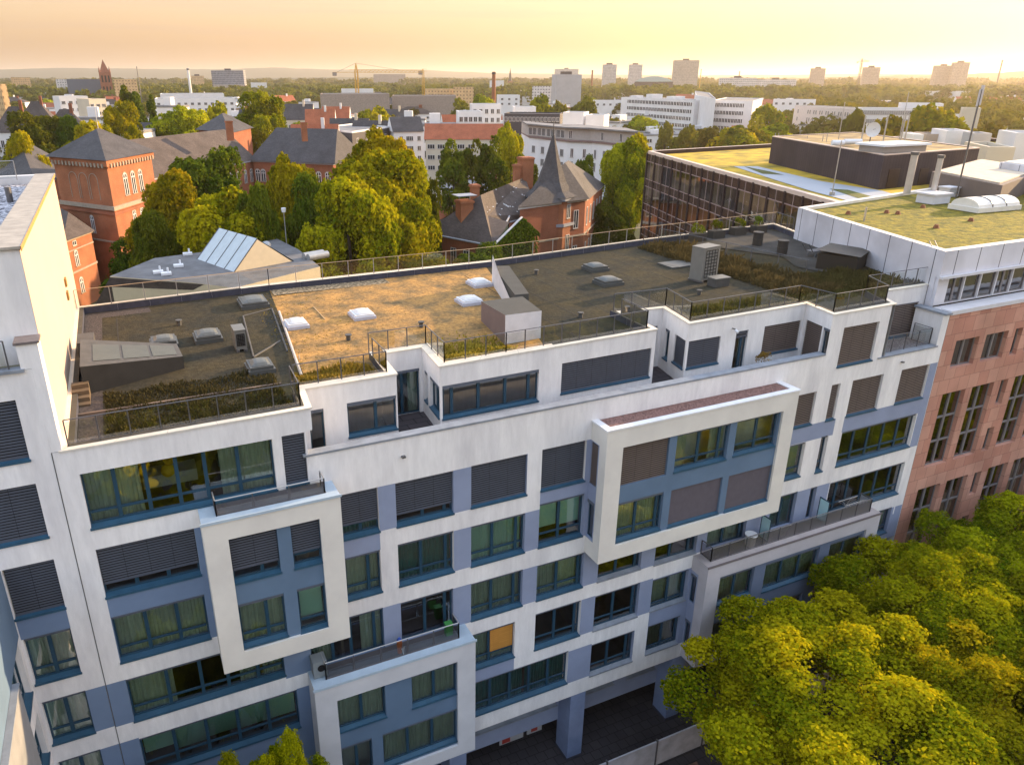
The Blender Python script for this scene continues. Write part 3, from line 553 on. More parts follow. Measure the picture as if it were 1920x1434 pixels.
# ------------------------------------------------------------------ protruding frames
YB = -1.25
def bay(x0, x1, z0, z1, inn, wins, sidewin=(), body=CREAM, inner=STEEL, name="projecting_frame", lab=None, top=None, sidezone=()):
    m = MB(); panel(m, (0, YB), X1, x0, x1, z0, z1, [inn], [], 0, .12)
    panel(m, (0, YB + .12), X1, inn[0], inn[1], inn[2], inn[3], [w[:4] for w in wins], [], 1, .18)
    panel(m, (x0, 0), (0, -1), 0, -YB, z0, z1, [w[:4] for w in sidewin], [(*q, 2) for q in sidezone], 0, .12)
    m.face([(x1, YB, z0), (x1, 0, z0), (x1, 0, z1), (x1, YB, z1)]); m.face([(x0, YB, z0), (x0, 0, z0), (x1, 0, z0), (x1, YB, z0)])
    m.face([(x0, YB, z1), (x1, YB, z1), (x1, 0, z1), (x0, 0, z1)], 3)
    f = m.build(name, [body, inner, LAV, top or LEDGE], main)
    if lab: f["label"] = lab
    for w in wins: window(f, (0, YB + .12), X1, *w[:4], w[4], w[5], w[6], w[7], d=.17, **w[8])
    for w in sidewin: window(f, (x0, 0), (0, -1), *w[:4], 1, 0, w[4], '', d=.1, sill=False, bl=BLINDB)
    return f
b1 = bay(.83, 6.0, -4.0, 2.93, (1.69, 5.13, -3.2, 2.07), [(1.69, 3.48, 0, 2.07, 2, .22, .76, '', dict(splits=[.62])), (4.0, 5.13, 0, 2.05, 1, .22, .7, '', {}), (1.70, 3.47, -3.1, -1.0, 2, .22, 0, 'g', dict(splits=[.6])), (4.0, 5.13, -3.2, -1.0, 1, .22, 0, 'm', {})], lab="cream frame with a small glazed balcony on top")
b2 = bay(18.42, 30.15, -4.02, 3.14, (19.36, 29.25, -3.2, 2.15), [(19.36, 22.15, 0.02, 2.15, 3, .22, 1, '', dict(bl=BLINDB, sill=False)), (22.6, 25.88, .05, 2.12, 3, .22, 0, 'h', dict(splits=[.45, .85])), (26.33, 29.15, .12, 2.14, 2, .22, 0, '', dict(splits=[.52])), (19.35, 22.14, -3.1, -.92, 3, .22, 0, 'g', dict(splits=[.45, .9])), (22.6, 25.87, -3.1, -.96, 1, 0, 1, '', dict(bl=SCREEN, screen=True)), (26.28, 29.25, -3.16, -1.0, 1, 0, 1, '', dict(bl=SCREEN, screen=True))],
         [(.06, .62, 0, 2.15, 1), (.06, .62, -3.0, -.95, 0)], top=mat("frame_top_white", (.74, .75, .78), .7, var=.12), sidezone=[(0, .7, -3.1, 2.2)], lab="cream frame with white top around six blue bays")
b3 = bay(4.27, 11.86, -13.1, -6.25, (5.2, 10.94, -12.4, -7.2), [(5.2, 7.42, -9.15, -7.2, 2, 0, 0, 'g', dict(splits=[.5])), (8.69, 10.94, -9.2, -7.28, 2, 0, 0, 'g', dict(splits=[.5])), (7.18, 10.93, -12.2, -10.15, 3, 0, 0, 'g', {}), (5.22, 6.66, -12.2, -10.12, 2, 0, 0, '', {})], body=GREYW, lab="grey frame under the long balcony with the ornament")
b4 = bay(25.67, 38.95, -13.3, -6.4, (26.62, 37.95, -12.6, -7.3), [(26.7, 29.25, -9.35, -7.45, 2, 0, 0, 'g', {}), (30.1, 34.3, -9.5, -7.55, 3, 0, 0, 'g', {}), (35.15, 37.8, -9.5, -7.6, 2, 0, 0, 'g', {}), (26.72, 29.17, -12.4, -10.55, 2, 0, 0, 'g', {}), (30.03, 33.6, -12.5, -10.6, 3, 0, 0, '', {}), (34.4, 37.4, -12.5, -10.6, 2, 0, 0, '', {})],
         [(.06, .5, -9.35, -7.5, 0), (.06, .5, -12.35, -10.6, 0)], body=mat("taupe_render", (.50, .48, .52), .85, var=.15, scale=.6), top=mat("frame_top_taupe", (.40, .36, .36), .7, var=.15), sidezone=[(0, .6, -12.4, -7.3)], inner=mat("slate_render", (.14, .18, .27), .85, var=.15, scale=.6), lab="taupe frame under the long mesh balcony")
# trim on the frames: ledge lips
m = MB(); m.box(.78, 6.05, YB - .05, YB + .0, 2.86, 2.97); m.build("ledge_lip", LEDGE, main)
m = MB(); m.box(4.22, 11.91, YB - .05, YB, -6.33, -6.21); m.build("ledge_lip", LEDGE, main)
m = MB(); m.box(25.62, 39.0, YB - .05, YB, -6.48, -6.36); m.build("ledge_lip", mat("lip_taupe", (.16, .14, .15), .6), main)
m = MB(); m.box(18.38, 30.19, YB - .04, YB + .3, 3.12, 3.2); m.box(18.38, 18.75, YB + .3, 0, 3.12, 3.2); m.box(29.8, 30.19, YB + .3, 0, 3.12, 3.2); m.build("frame_top_rim", mat("frame_top_white", (1, 1, 1)), b2)
m = MB(); m.face([(18.75, YB + .3, 3.155), (29.8, YB + .3, 3.155), (29.8, -.01, 3.155), (18.75, -.01, 3.155)]); m.build("gravel_bed", mat("red_gravel", (.30, .17, .15), .95, col2=(.10, .06, .055), scale=16, bump=.03, bscale=18, fac_lo=.4, fac_hi=.6), b2)
# box-top balconies
fl = mat("balcony_membrane", (.11, .10, .11), .7, var=.15)
m = MB(); m.box(1.4, 5.55, YB + .38, -.01, 2.93, 2.965); m.build("balcony_floor", fl, b1)
railing(b1, [(1.42, -.15, 2.96), (1.42, YB + .4, 2.96), (5.5, YB + .4, 2.96), (5.5, -.2, 2.96)], .62, 1.4, railm=METAL, topm=STEELR, kick=.04, r=.025)
m = MB(); m.box(4.9, 11.2, YB + .42, -.01, -6.25, -6.215); m.build("balcony_floor", fl, b3)
railing(b3, [(4.9, -.1, -6.22), (4.9, YB + .44, -6.22), (11.2, YB + .44, -6.22), (11.2, -.1, -6.22)], .85, 1.25, railm=METAL, topm=STEELR, kick=.06, r=.025)
m = MB(); m.box(26.2, 38.4, YB + .38, -.01, -6.4, -6.36); m.build("balcony_floor", fl, b4)
MESHG = glass("mesh_infill", (.68, .64, .65), .06, .5)
railing(b4, [(26.15, -.05, -6.37), (26.15, YB + .4, -6.37), (38.4, YB + .4, -6.37), (38.4, -.05, -6.37)], .85, 1.2, glassm=MESHG, topm=METAL, kick=.03, r=.03)
for x in (30.3, 34.8):
    m = MB(); m.box(x - .02, x + .02, YB + .45, -.1, -6.36, -6.3); m.box(x - .02, x + .02, YB + .45, YB + .49, -6.36, -4.9); m.box(x - .02, x + .02, -.14, -.1, -6.36, -4.9); m.box(x - .02, x + .02, YB + .45, -.1, -4.93, -4.87); f = m.build("balcony_divider", FRAME, b4)
    m = MB(); m.box(x - .008, x + .008, YB + .5, -.15, -6.28, -4.94); m.build("frosted_pane", mat("frosted_aqua", (.42, .66, .72), .3), f)
# joint line between the two buildings, pillars
m = MB(); m.box(-3.475, -3.445, -.012, .0, FB - 5, 6.2); m.build("expansion_joint", METAL, main)
for x in (18.25, 25.2, 11.0, 33.0, 40.0, 4.6):
    m = MB(); m.box(x, x + .95, .02, 1.25, GZ, FB - .003, 0, "t"); f = m.build("pillar", mat("pillar_blue", (.20, .26, .42), .8, var=.15), main)
    m = MB(); m.box(x - .02, x + .97, -.0, 1.27, GZ, GZ + .35); m.build("plinth", mat("plinth_dark", (.06, .06, .08), .7), f)
# dark shopfront wall under the building with strip lights off and sign boards
m = MB(); m.box(4, 42.7, 4.5, 4.6, GZ, -16.2, 0); m.build("shopfront_wall", BLACK, main)
for x in (13.0, 15.3, 21.3, 24.2, 30.5, 35.2):
    m = MB(); m.box(x, x + 1.2, 2.6, 3.0, -16.45, -16.38); m.build("ceiling_lamp", mat("lamp_housing", (.55, .52, .5), .6), main)
m = MB(); m.box(14.6, 16.1, 1.35, 1.42, -16.75, -16.25, 0); m.box(14.75, 15.25, 1.33, 1.349, -16.68, -16.34, 1); m.build("shop_sign", [mat("sign_white", (.35, .35, .36), .5), mat("sign_red", (.3, .04, .03), .5)], main)
m = MB(); m.box(16.35, 17.3, 1.35, 1.42, -16.72, -16.25, 0); m.box(16.6, 17.0, 1.33, 1.349, -16.6, -16.36, 1); m.build("shop_sign", [mat("sign_white", (1, 1, 1)), mat("sign_red", (1, 0, 0))], main)
# ================================================================== ground, street
GRD = mat("ground_green", (.055, .065, .025), .95, col2=(.085, .075, .05), scale=.04, detail=8)
m = MB(); m.face([(-12000, -3000, GZ), (20000, -3000, GZ), (20000, 20000, GZ), (-12000, 20000, GZ)]); tag(m.build("ground", GRD), kind="structure")
m = MB(); m.face([(-40, -60, GZ + .004), (140, -60, GZ + .004), (140, -6, GZ + .004), (-40, -6, GZ + .004)]); tag(m.build("road", mat("asphalt", (.045, .045, .05), .9, var=.3, scale=.8)), kind="structure")
m = MB(); m.box(-40, 140, -6, 25, GZ - .5, GZ + .12); tag(m.build("pavement", bricks("pavement_slabs", (.05, .045, .05), (.042, .038, .044), (.02, .02, .02), .6, .6, .02)), kind="structure")
m = MB()
for x in (14.2, 22.5): m.box(x, x + 1.7, 1.9, 3.4, GZ + .12, GZ + .13)
HO = mat("hoarding_white", (.50, .50, .56), .7, var=.3, scale=1.2)
for k in range(9):
    x0 = 12.6 + 3.35 * k; m = MB(); m.box(x0, x0 + 3.27, -2.35, -2.29, GZ + .2, GZ + 2.0, 0); m.box(x0 + .02, x0 + 3.25, -2.36, -2.28, GZ + 1.95, GZ + 2.03, 0)
    f = m.build("hoarding_panel", HO); tag(f, "%s white hoarding panel from the left on the pavement below the pillars" % ORD[k], "hoarding", "white hoarding panels along the pavement")
    m = MB(); m.box(x0 - .09, x0 - .02, -2.4, -2.25, GZ + .12, GZ + 2.15); m.build("post", METAL, f)
p = thing("timber_pallet", "weathered brown timber frame lying by the hoarding next to the tree", "pallet")
m = MB()
for k in range(7): m.box(22.0 + k * .42, 22.3 + k * .42, -5.2, -3.2, GZ + .3, GZ + .34)
m.build("board", mat("old_wood", (.22, .13, .10), .9, var=.4, scale=3), p)
for yy in (-5.2, -3.3):
    m = MB(); m.box(22, 24.9, yy, yy + .12, GZ + .12, GZ + .3); m.build("beam", mat("old_wood", (0, 0, 0)), p)
# ================================================================== taller white block on the left
lb = thing("tall_apartment_building", "taller white apartment block with bright gable wall and grey gravel roof", "building")
LW = [(-8.4, -4.12, 6.08, 8.27, 4, 1), (-8.4, -4.13, 3.05, 5.18, 4, 1), (-5.76, -4.15, 0.0, 2.12, 2, 1), (-5.70, -4.16, -3.02, -.91, 2, 0), (-5.68, -4.18, -6.03, -3.9, 2, 0), (-5.68, -4.17, -9.1, -6.95, 2, 0)]
m = MB(); panel(m, (0, 0), X1, -14, -3.462, GZ, 9.25, [w[:4] for w in LW], [(-5.76, -4.15, -.91, 0.0, 1), (-4.18, -3.48, -6.03, -3.92, 1), (-4.18, -3.48, -9.2, -6.97, 1), (-14, -5.8, -13, 2.13, -1), (-4.3, -3.48, -12.5, -9.2, 1)], 0, .22)
m.face([(-14, .8, 9.2), (-3.15, .8, 9.2), (-3.15, .8, 12.95), (-14, .8, 12.95)])
m.box(-3.76, -3.14, 0, .815, 9.26, 10.1, 0); m.box(-3.461, -3.14, 0, .815, 6.21, 9.26, 0)
wl = m.build("wall", [WHITE, MIDB, STEEL], lb)
m = MB(); m.box(-3.5, -3.14, .82, 21.7, 6.0, 13.0, 0); m.box(-3.5, -3.2, .05, 18.9, GZ, 5.99, 0); m.box(-3.5, -3.14, 18.98, 21.7, GZ, 6.0, 0); m.build("gable_wall", FIREW, lb)
m = MB()
yy = .7
while yy < 21.6: m.box(-4.05, -3.07, yy, yy + 1.93, 12.98, 13.07); yy += 1.95
m.build("gable_coping", mat("gable_coping_stone", (.42, .38, .33), .75, var=.25, scale=2), lb)
m = MB(); m.box(-3.82, -3.08, -.06, .72, 10.1, 10.18); m.build("pier_coping", mat("pier_zinc", (.20, .17, .17), .5, var=.3, scale=3), lb)
m = MB(); m.box(-3.085, -3.06, .66, 21.7, 12.93, 13.08); m.build("coping_edge", mat("copper_edge", (.55, .28, .10), .5), lb)
m = MB(); m.face([(-30, 1.0, 12.5), (-4.0, 1.0, 12.5), (-4.0, 23, 12.5), (-30, 23, 12.5)]); m.build("gravel_roof", mat("white_gravel", (.55, .55, .60), .9, col2=(.06, .06, .08), scale=7, bump=.05, bscale=9, fac_lo=.46, fac_hi=.56), lb)
m = MB(); m.box(-14, -3.9, .75, 1.05, 12.5, 12.62); m.box(-30, -3.6, 22.6, 23.1, 12.4, 12.95, 0); m.build("roof_edge", mat("roof_edge_white", (.7, .7, .72), .6), lb)
m = MB(); m.cyl(-4.75, 15.5, 12.5, 13.2, .14); m.build("roof_vent", METAL, lb)
railing(lb, [(-7.2, 21.6, 12.9), (-4.9, 21.6, 12.9)], .95, 1.1, railm=STEELR)
m = MB(); m.box(-14, -3.65, -.1, .3, 9.2, 9.3); m.build("balcony_slab", COPGREY, lb)
railing(lb, [(-9, .12, 9.3), (-4.1, .12, 9.3)], .95, 1.2)
for (y, z) in ((14.6, 8.4), (14.3, 7.8)):
    m = MB(); m.box(-3.14, -3.05, y, y + .5, z, z + .4); m.build("wall_vent", mat("vent_ochre", (.35, .2, .06), .6), lb)
for w in LW: window(lb, (0, 0), X1, *w[:4], w[4], .22, w[5], 'g' if not w[5] else '')
m = MB(); SW = [(6.2, 8.6, -3.0, -.72), (6.2, 8.6, -6.0, -3.9), (6.2, 8.6, -9.0, -6.9)]
panel(m, (-5.8, -9), (0, 1), 0, 9, GZ, 2.13, SW, [(0, 9, -.72, 2.13, 1), (0, 9, GZ, -.72, 0)], 0, .2)
m.face([(-14, -9, 2.13), (-5.8, -9, 2.13), (-5.8, 0, 2.13), (-14, 0, 2.13)], 2); m.face([(-14, -9, GZ), (-5.8, -9, GZ), (-5.8, -9, 2.13), (-14, -9, 2.13)])
m.build("side_wing", [WHITE, STEEL], lb)
for w in SW: window(lb, (-5.8, -9), (0, 1), *w, 3, .22, 0, 'g', slm=SILLM)
m = MB(); m.box(-5.79, -5.6, -9, -2.6, -7.4, -.75, 0); m.build("side_frame", mat("side_frame_grey", (.26, .27, .29), .85, var=.15), lb)
m = MB(); m.box(-5.79, -5.57, -9, -2.57, -.75, -.7, 0); m.build("frame_coping", COPGREY, lb)
# ================================================================== red sandstone building on the right with white top floor
PINKM = bricks("sandstone_slabs", (.44, .205, .155), (.54, .30, .23), (.20, .10, .08), .95, .98, .012, offset=.35, bump=.002)
pk = thing("sandstone_office_building", "pink sandstone office building with tall dark windows and a white planted top floor", "building")
GD = glass("office_glass", (.25, .24, .20), .10)
PFR = mat("window_metal_grey", (.20, .19, .20), .45, spec=.4)
hs = []; nar = []
for k in range(5):
    x = 44.0 + 7.07 * k
    for a, b, wide in ((x, x + 2.15, 1), (x + 2.8, x + 4.95, 1), (x + 5.66, x + 6.38, 0)):
        hs.append((a, b, 1.66, 3.45, 2 if wide else 1, 0))
        if wide: hs += [(a, b, -5.12, 0.0, 2, 1), (a, b, -12.0, -6.7, 2, 1)]
        else: hs += [(a, b, -1.76, -.02, 1, 0), (a, b, -5.15, -3.42, 1, 0), (a, b, -8.5, -6.75, 1, 0), (a, b, -11.9, -10.2, 1, 0)]
m = MB(); panel(m, (0, 0), X1, 42.80, 79, GZ, 5.2, [h[:4] for h in hs], [], 0, .32); m.build("wall", PINKM, pk)
for a, b, c, d_, n, tall in hs:
    f = MB(); w = b - a; zz = [c, d_] if not tall else [c, c + (d_ - c) * .33, c + (d_ - c) * .66, d_]
    f.obox((0, 0), X1, a, b, .24, .31, c, c + .07); f.obox((0, 0), X1, a, b, .24, .31, d_ - .07, d_)
    f.obox((0, 0), X1, a, a + .07, .24, .31, c + .07, d_ - .07); f.obox((0, 0), X1, b - .07, b, .24, .31, c + .07, d_ - .07)
    if n == 2: f.obox((0, 0), X1, a + w / 2 - .07, a + w / 2 + .07, .2, .3, c + .07, d_ - .07)
    for z in zz[1:-1]: f.obox((0, 0), X1, a + .07, b - .07, .22, .305, z - .06, z + .06)
    f = f.build("window", PFR, pk)
    q = MB(); q.face([(a, .28, c), (b, .28, c), (b, .28, d_), (a, .28, d_)]); q.build("pane", GD, f)
    if n == 2:
        q = MB(); q.face([(a, .31 + .35, c), (a + w * .4, .66, c), (a + w * .4, .66, d_), (a, .66, d_)]); q.build("curtain", CURT, f)
m = MB(); m.box(42.85, 79, .9, 1.0, GZ, 5.0); m.build("interior", mat("office_dark", (.035, .028, .022), .9), pk)
m = MB(); m.box(42.78, 79, -.08, .6, 5.2, 5.45); m.box(42.78, 79, .6, 1.3, 5.2, 5.3); m.build("cornice", mat("cornice_white", (.62, .62, .66), .6, var=.1), pk)
SX = 44.3
sw = [(SX + 1.55 * k, SX + 1.55 * k + 1.45, 5.35, 7.0) for k in range(22)]
m = MB(); panel(m, (0, 1.5), X1, 42.95, 79, 5.3, 7.15, sw, [], 0, .15); m.build("top_floor_wall", mat("panel_white", (.66, .66, .70), .5, var=.06, scale=.6), pk)
for i, w in enumerate(sw): window(pk, (0, 1.5), X1, *w, 1 if i % 3 else 2, 0, .0, 'g' if i % 4 == 1 else '', d=.1, sill=False, fr=PFR, fw=.06, glassm=GD)
m = MB(); m.box(44, 79, 1.9, 2.0, 5.3, 7.1); m.build("interior", mat("office_dark", (1, 1, 1)), pk)
BK = at(1497, 389, 8.66); P0 = Vector((42.95, 1.25))
PW2 = bricks("panel_grey_white", (.62, .62, .68), (.60, .60, .66), (.08, .08, .10), 2.1, 30, .035, offset=0, bump=.006, rough=.5)
poly = [(42.95, 1.25), (79, 1.25), (79, 30), (BK.x + 30, BK.y + 5.0), (BK.x, BK.y)]
m = MB(); m.prism(poly, 7.15, 8.66, 0, bottom=True); m.face([(42.95, 1.25, 5.2), (42.95, 1.25, 7.2), (BK.x, BK.y, 7.2), (BK.x, BK.y, 5.2)][::-1]); m.faces = None
m.f.pop(5 - 0) if False else None
m2 = MB()
for i in range(len(poly)):
    a, b = poly[i], poly[(i + 1) % len(poly)]; m2.face([(*a, 7.15 if i < 2 else 4.0), (*b, 7.15 if i < 2 else 4.0), (*b, 8.66), (*a, 8.66)])
m2.face([(p[0], p[1], 7.15) for p in reversed(poly)])
m2.build("top_floor_cladding", PW2, pk)
ip = inset(poly, .5)
m = MB()
for i in range(len(poly)):
    j = (i + 1) % len(poly); m.face([(*poly[i], 8.66), (*poly[j], 8.66), (*ip[j], 8.66), (*ip[i], 8.66)]); m.face([(*ip[i], 8.66), (*ip[j], 8.66), (*ip[j], 8.2), (*ip[i], 8.2)])
m.build("roof_coping", mat("coping_white_warm", (.80, .74, .66), .6), pk)
SED = mat("sedum_roof", (.27, .205, .012), .95, col2=(.065, .08, .010), scale=1.3, detail=12, bump=.08, bscale=4, fac_lo=.36, fac_hi=.66, fine=.4, fscale=3.5)
m = MB(); m.face([(*p, 8.45) for p in ip]); m.build("sedum_roof", SED, pk)
# ledge under the white box
m = MB(); m.box(42.9, 79, 1.0, 1.24, 7.05, 7.2); m.build("ledge", mat("cornice_white", (1, 1, 1)), pk)
# barrel rooflight
c = at(1845, 392, 8.5); m = MB()
Lx, Wy = 2.3, 1.15
for i in range(10):
    a0, a1 = math.pi * i / 10, math.pi * (i + 1) / 10
    for k in range(3):
        x0, x1 = -Lx + 2 * Lx * k / 3 + .03, -Lx + 2 * Lx * (k + 1) / 3 - .03; g = lambda x, a: (x, -Wy * math.cos(a), .35 + .62 * math.sin(a))
        m.face([g(x0, a0), g(x0, a1), g(x1, a1), g(x1, a0)][::-1], 0, True)
for s_ in (-1, 1): m.face([(s_ * (Lx - .03), -Wy * math.cos(math.pi * i / 10), .35 + .62 * math.sin(math.pi * i / 10)) for i in range(11)])
m.box(-Lx - .1, Lx + .1, -Wy - .1, Wy + .1, 0, .35, 0)
for k in (1, 2):
    for i in range(10):
        a0, a1 = math.pi * i / 10, math.pi * (i + 1) / 10; x = -Lx + 2 * Lx * k / 3
        m.bar((x, -Wy * math.cos(a0), .36 + .62 * math.sin(a0)), (x, -Wy * math.cos(a1), .36 + .62 * math.sin(a1)), .05, 1, 4)
o = m.build("barrel_rooflight", [mat("acrylic_warm", (.74, .72, .68), .35), METAL], pk); o.location = c; o.rotation_euler[2] = -.05
for px_, py_, s_ in ((1748, 380, 1.1), (1777, 368, .7)):
    c = at(px_, py_, 8.5); m = MB(); m.box(-.9 * s_, .9 * s_, -.7 * s_, .7 * s_, 0, .7); m.box(-1.0 * s_, 1.0 * s_, -.8 * s_, .8 * s_, .7, .82); o = m.build("roof_plinth", mat("cornice_white", (1, 1, 1)), pk); o.location = c
for (px_, py_, py2, r) in ((1747, 372, 331, .22), (1700, 363, 320, .28)):
    c = at(px_, py_, 8.7); h = 3.3; m = MB(); m.cyl(0, 0, 0, h, r, 0, 14); m.cyl(0, 0, h - .1, h + .15, r * 1.25, 1, 14); o = m.build("flue", [mat("flue_steel", (.55, .52, .5), .35, metal=.5), METAL], pk); o.location = c
c = at(1792, 372, 8.5); m = MB(); m.cyl(0, 0, 0, 8.6, .07, 0, 8); m.cyl(.1, 0, 7.4, 8.9, .13, 1, 10); m.cyl(-.16, 0, 7.3, 8.6, .07, 1, 8); o = m.build("antenna_mast", [METAL, mat("antenna_shell", (.6, .55, .55), .5)], pk); o.location = c
c = at(1609, 470, 6.3); m = MB(); m.cyl(0, 0, 0, 3.1, .07, 0, 8); o = m.build("vent_pipe", STEELR, pk); o.location = (c.x, c.y, 6.3)
for px_, py_ in ((1590, 402), (1662, 400), (1683, 402), (1730, 390), (1820, 415), (1755, 428)):
    c = at(px_, py_, 8.45); m = MB(); m.cyl(0, 0, 0, .25, .22, 0, 7, .12); o = m.build("roof_outlet", mat("clay_cap", (.20, .08, .04), .8), pk); o.location = c
# white plant room further right
K_ = at(1863, 350, 8.5); Kv = Vector((K_.x, K_.y)); dk_ = (P0 - Vector((BK.x, BK.y))).normalized()
q = [tuple(Kv), tuple(Kv + dk_ * 15), tuple(Kv + dk_ * 15 + Vector((16, 0))), tuple(Kv + Vector((16, 2)))]; m = MB()
m.prism(q, 8.4, 10.7); m.build("plant_room", PW2, pk)
m = MB(); m.prism(inset(q, .3), 10.7, 10.8); m.build("plant_room_roof", mat("coping_white_warm", (1, 1, 1)), pk)
# ladder hoops beside the corner
m = MB()
for x in (0, .45): m.bar((43.4 + x, 2.2, 6.4), (43.4 + x, 2.2, 8.4), .03); m.bar((43.4 + x, 2.2, 8.4), (43.75 + x, 2.9, 8.9), .03)
for k in range(6): m.bar((43.4, 2.2, 6.6 + .3 * k), (43.85, 2.2, 6.6 + .3 * k), .02)
m.build("ladder", METAL, pk)
# ================================================================== loose things on the big roof and balconies
def ac_unit(x, y, z, w, d, h, label, rot=0, cm=None, pipe=True):
    t = thing("heat_pump", label, "heat pump", "outdoor units on the flat roof", (x, y, z)); t.rotation_euler[2] = rot; cm = cm or EQD
    m = MB(); m.box(-w / 2, w / 2, -d / 2, d / 2, .12, h); m.box(-w / 2 - .02, w / 2 + .02, -d / 2 - .02, d / 2 + .02, h, h + .03); m.build("casing", cm, t)
    m = MB()
    for i in range(9):
        zz = .3 + (h - .5) * i / 8; m.box(-w * .36, w * .36, -d / 2 - .025, -d / 2 - .003, zz, zz + .04)
    for i in range(5): m.box(-w * .36 + w * .72 * i / 4 - .01, -w * .36 + w * .72 * i / 4 + .01, -d / 2 - .03, -d / 2 - .003, .3, h - .2)
    m.build("grille", BLACK, t)
    m = MB(); m.box(-w / 2, -w / 2 + .15, -d / 2 - .1, d / 2 + .1, 0, .12); m.box(w / 2 - .15, w / 2, -d / 2 - .1, d / 2 + .1, 0, .12); m.build("feet", METAL, t)
    return t
ac_unit(4.15, 9.1, 5.9, .5, 1.0, 1.05, "slim dark heat pump between the roof windows of the left roof", cm=mat("unit_grey", (.15, .155, .15), .5))
ac_unit(32.7, 9.6, 6.14, 1.5, .95, 2.15, "tall grey heat pump standing alone beside the reeds", rot=.18, cm=mat("unit_grey2", (.18, .18, .17), .5))
t = thing("condenser_box", "low dark cooling box at the foot of the tall heat pump", "cooling box", loc=(32.6, 8.1, 6.14)); m = MB(); m.box(-.55, .55, -.35, .35, 0, .5); m.build("casing", EQD, t); m = MB(); m.box(-.6, .6, -.4, .4, .5, .56); m.build("lid", mat("unit_grey", (0, 0, 0)), t)
for i, (x, y, lab) in enumerate([(43.3, 15.9, "dark barrel on the grey roof patch, farther of the two"), (42.6, 12.8, "dark barrel on the grey roof patch, nearer of the two")]):
    m = MB(); m.cyl(0, 0, 0, .95, .36, 0, 14); m.cyl(0, 0, .9, 1.0, .4, 0, 14); m.cyl(0, 0, .45, .5, .39, 0, 14); o = m.build("barrel", mat("barrel_dark", (.035, .032, .03), .6)); o.location = (x, y, 6.24); tag(o, lab, "barrel", "barrels on the roof")
t = thing("roof_hut", "low dark timber hut with sloping lid by the white panelled wall", "hut", loc=(0, 0, 0))
m = MB(); q = [(41.3, 8.6), (42.6, 6.6), (45.3, 7.9), (44.0, 9.8)]; m.prism(q, 6.2, 7.25); m.build("wall", mat("hut_dark", (.03, .026, .022), .8), t); m = MB()
m.face([(41.1, 8.6, 7.5), (42.6, 6.4, 7.3), (45.5, 7.9, 7.25), (44.0, 10.0, 7.45)]); m.build("lid", mat("lid_dark", (.07, .062, .055), .7), t)
for i, (x, y) in enumerate([(40.2, 19.0), (42.4, 19.4), (44.9, 19.7), (47.0, 19.6)]):
    t = thing("planter", "%s dark square planter from the left by the rear railing" % ORD[i], "planter", "planters by the rear railing", (x, y, 6.24)); m = MB(); m.box(-.6, .6, -.35, .35, 0, .6); m.build("tub", mat("tub_dark", (.05, .045, .04), .7), t)
t = thing("sun_lounger", "folded dark lounger frame lying beside the hut", "lounger", loc=(44.6, 11.0, 6.25)); m = MB()
for a, b in (((-1, 0, .4), (1, .2, .4)), ((-1, .6, .4), (1, .8, .4)), ((-1, 0, .4), (-1.5, 0, 1.0)), ((-1, .6, .4), (-1.5, .6, 1.0)), ((-.8, 0, 0), (-.6, 0, .4)), ((.8, .2, 0), (.6, .2, .4)), ((-.8, .6, 0), (-.6, .6, .4)), ((.8, .8, 0), (.6, .8, .4))): m.bar(a, b, .035)
m.face([(-1, 0, .42), (1, .2, .42), (1, .8, .42), (-1, .6, .42)]); m.build("frame", METAL, t)
# ornament, cage, green box, table on balconies
t = thing("balcony_ornament", "small orange figure with blue cap sitting by the long balcony rail", "ornament", loc=(8.35, -.62, -6.2)); m = MB()
m.cyl(0, 0, 0, .5, .10, 0, 10, .13); m.cyl(0, 0, .5, .72, .13, 0, 10, .11); m.cyl(0, 0, .72, .84, .12, 1, 10, .04); m.build("body", [mat("orn_orange", (.55, .17, .06), .6), mat("orn_blue", (.03, .08, .35), .6)], t); m = MB(); m.face([(.02, -.16, .35), (.2, -.16, .38), (.12, -.2, -.05)]); m.face([(.2, -.16, .38), (.02, -.16, .35), (.12, -.2, -.05)]); m.build("cloth", SKYW, t)
t = thing("storage_crate", "bright green plastic crate in the corner of the long balcony", "crate", loc=(10.85, -.42, -6.2)); m = MB(); m.box(-.16, .16, -.14, .14, 0, .6); m.build("body", mat("crate_green", (.05, .24, .06), .5), t); m = MB(); m.box(-.18, .18, -.16, .16, .6, .65); m.build("rim", mat("crate_green", (0, 0, 0)), t)
t = thing("washing_machine", "grey appliance with round door at the left end of the long balcony", "appliance", loc=(4.72, -.35, -6.2)); m = MB(); m.box(-.3, .3, -.3, .3, 0, .85); m.build("casing", mat("app_grey", (.22, .25, .27), .5), t); m = MB()
m.bar((.305, 0, .5), (.32, 0, .5), .17, 0, 16); m.bar((.05, -.31, .5), (.05, -.33, .5), .17, 0, 16); m.build("door", BLACK, t)
t = thing("balcony_table", "white round table on the mesh balcony beside the first aqua divider", "table", loc=(29.2, -.55, -6.36)); m = MB(); m.cyl(0, 0, .68, .72, .35, 0, 20); m.build("table_top", SKYW, t); m = MB(); m.cyl(0, 0, 0, .68, .26, 0, 16, .3, False); m.build("cover", mat("cover_white", (.68, .70, .72), .7), t)
t = thing("drying_rack", "metal clothes drying rack at the far end of the mesh balcony", "drying rack", loc=(36.9, -.55, -6.36)); m = MB()
for s_ in (-1, 1):
    m.bar((-.7, .25 * s_, .9), (.9, .25 * s_, .9), .015); m.bar((-.4, .25 * s_, 0), (.4, .25 * s_, .9), .015); m.bar((.4, .25 * s_, 0), (-.4, .25 * s_, .9), .015)
for k in range(8): m.bar((-.7 + .2 * k, -.25, .9), (-.7 + .2 * k, .25, .9), .008)
m.build("frame", STEELR, t)
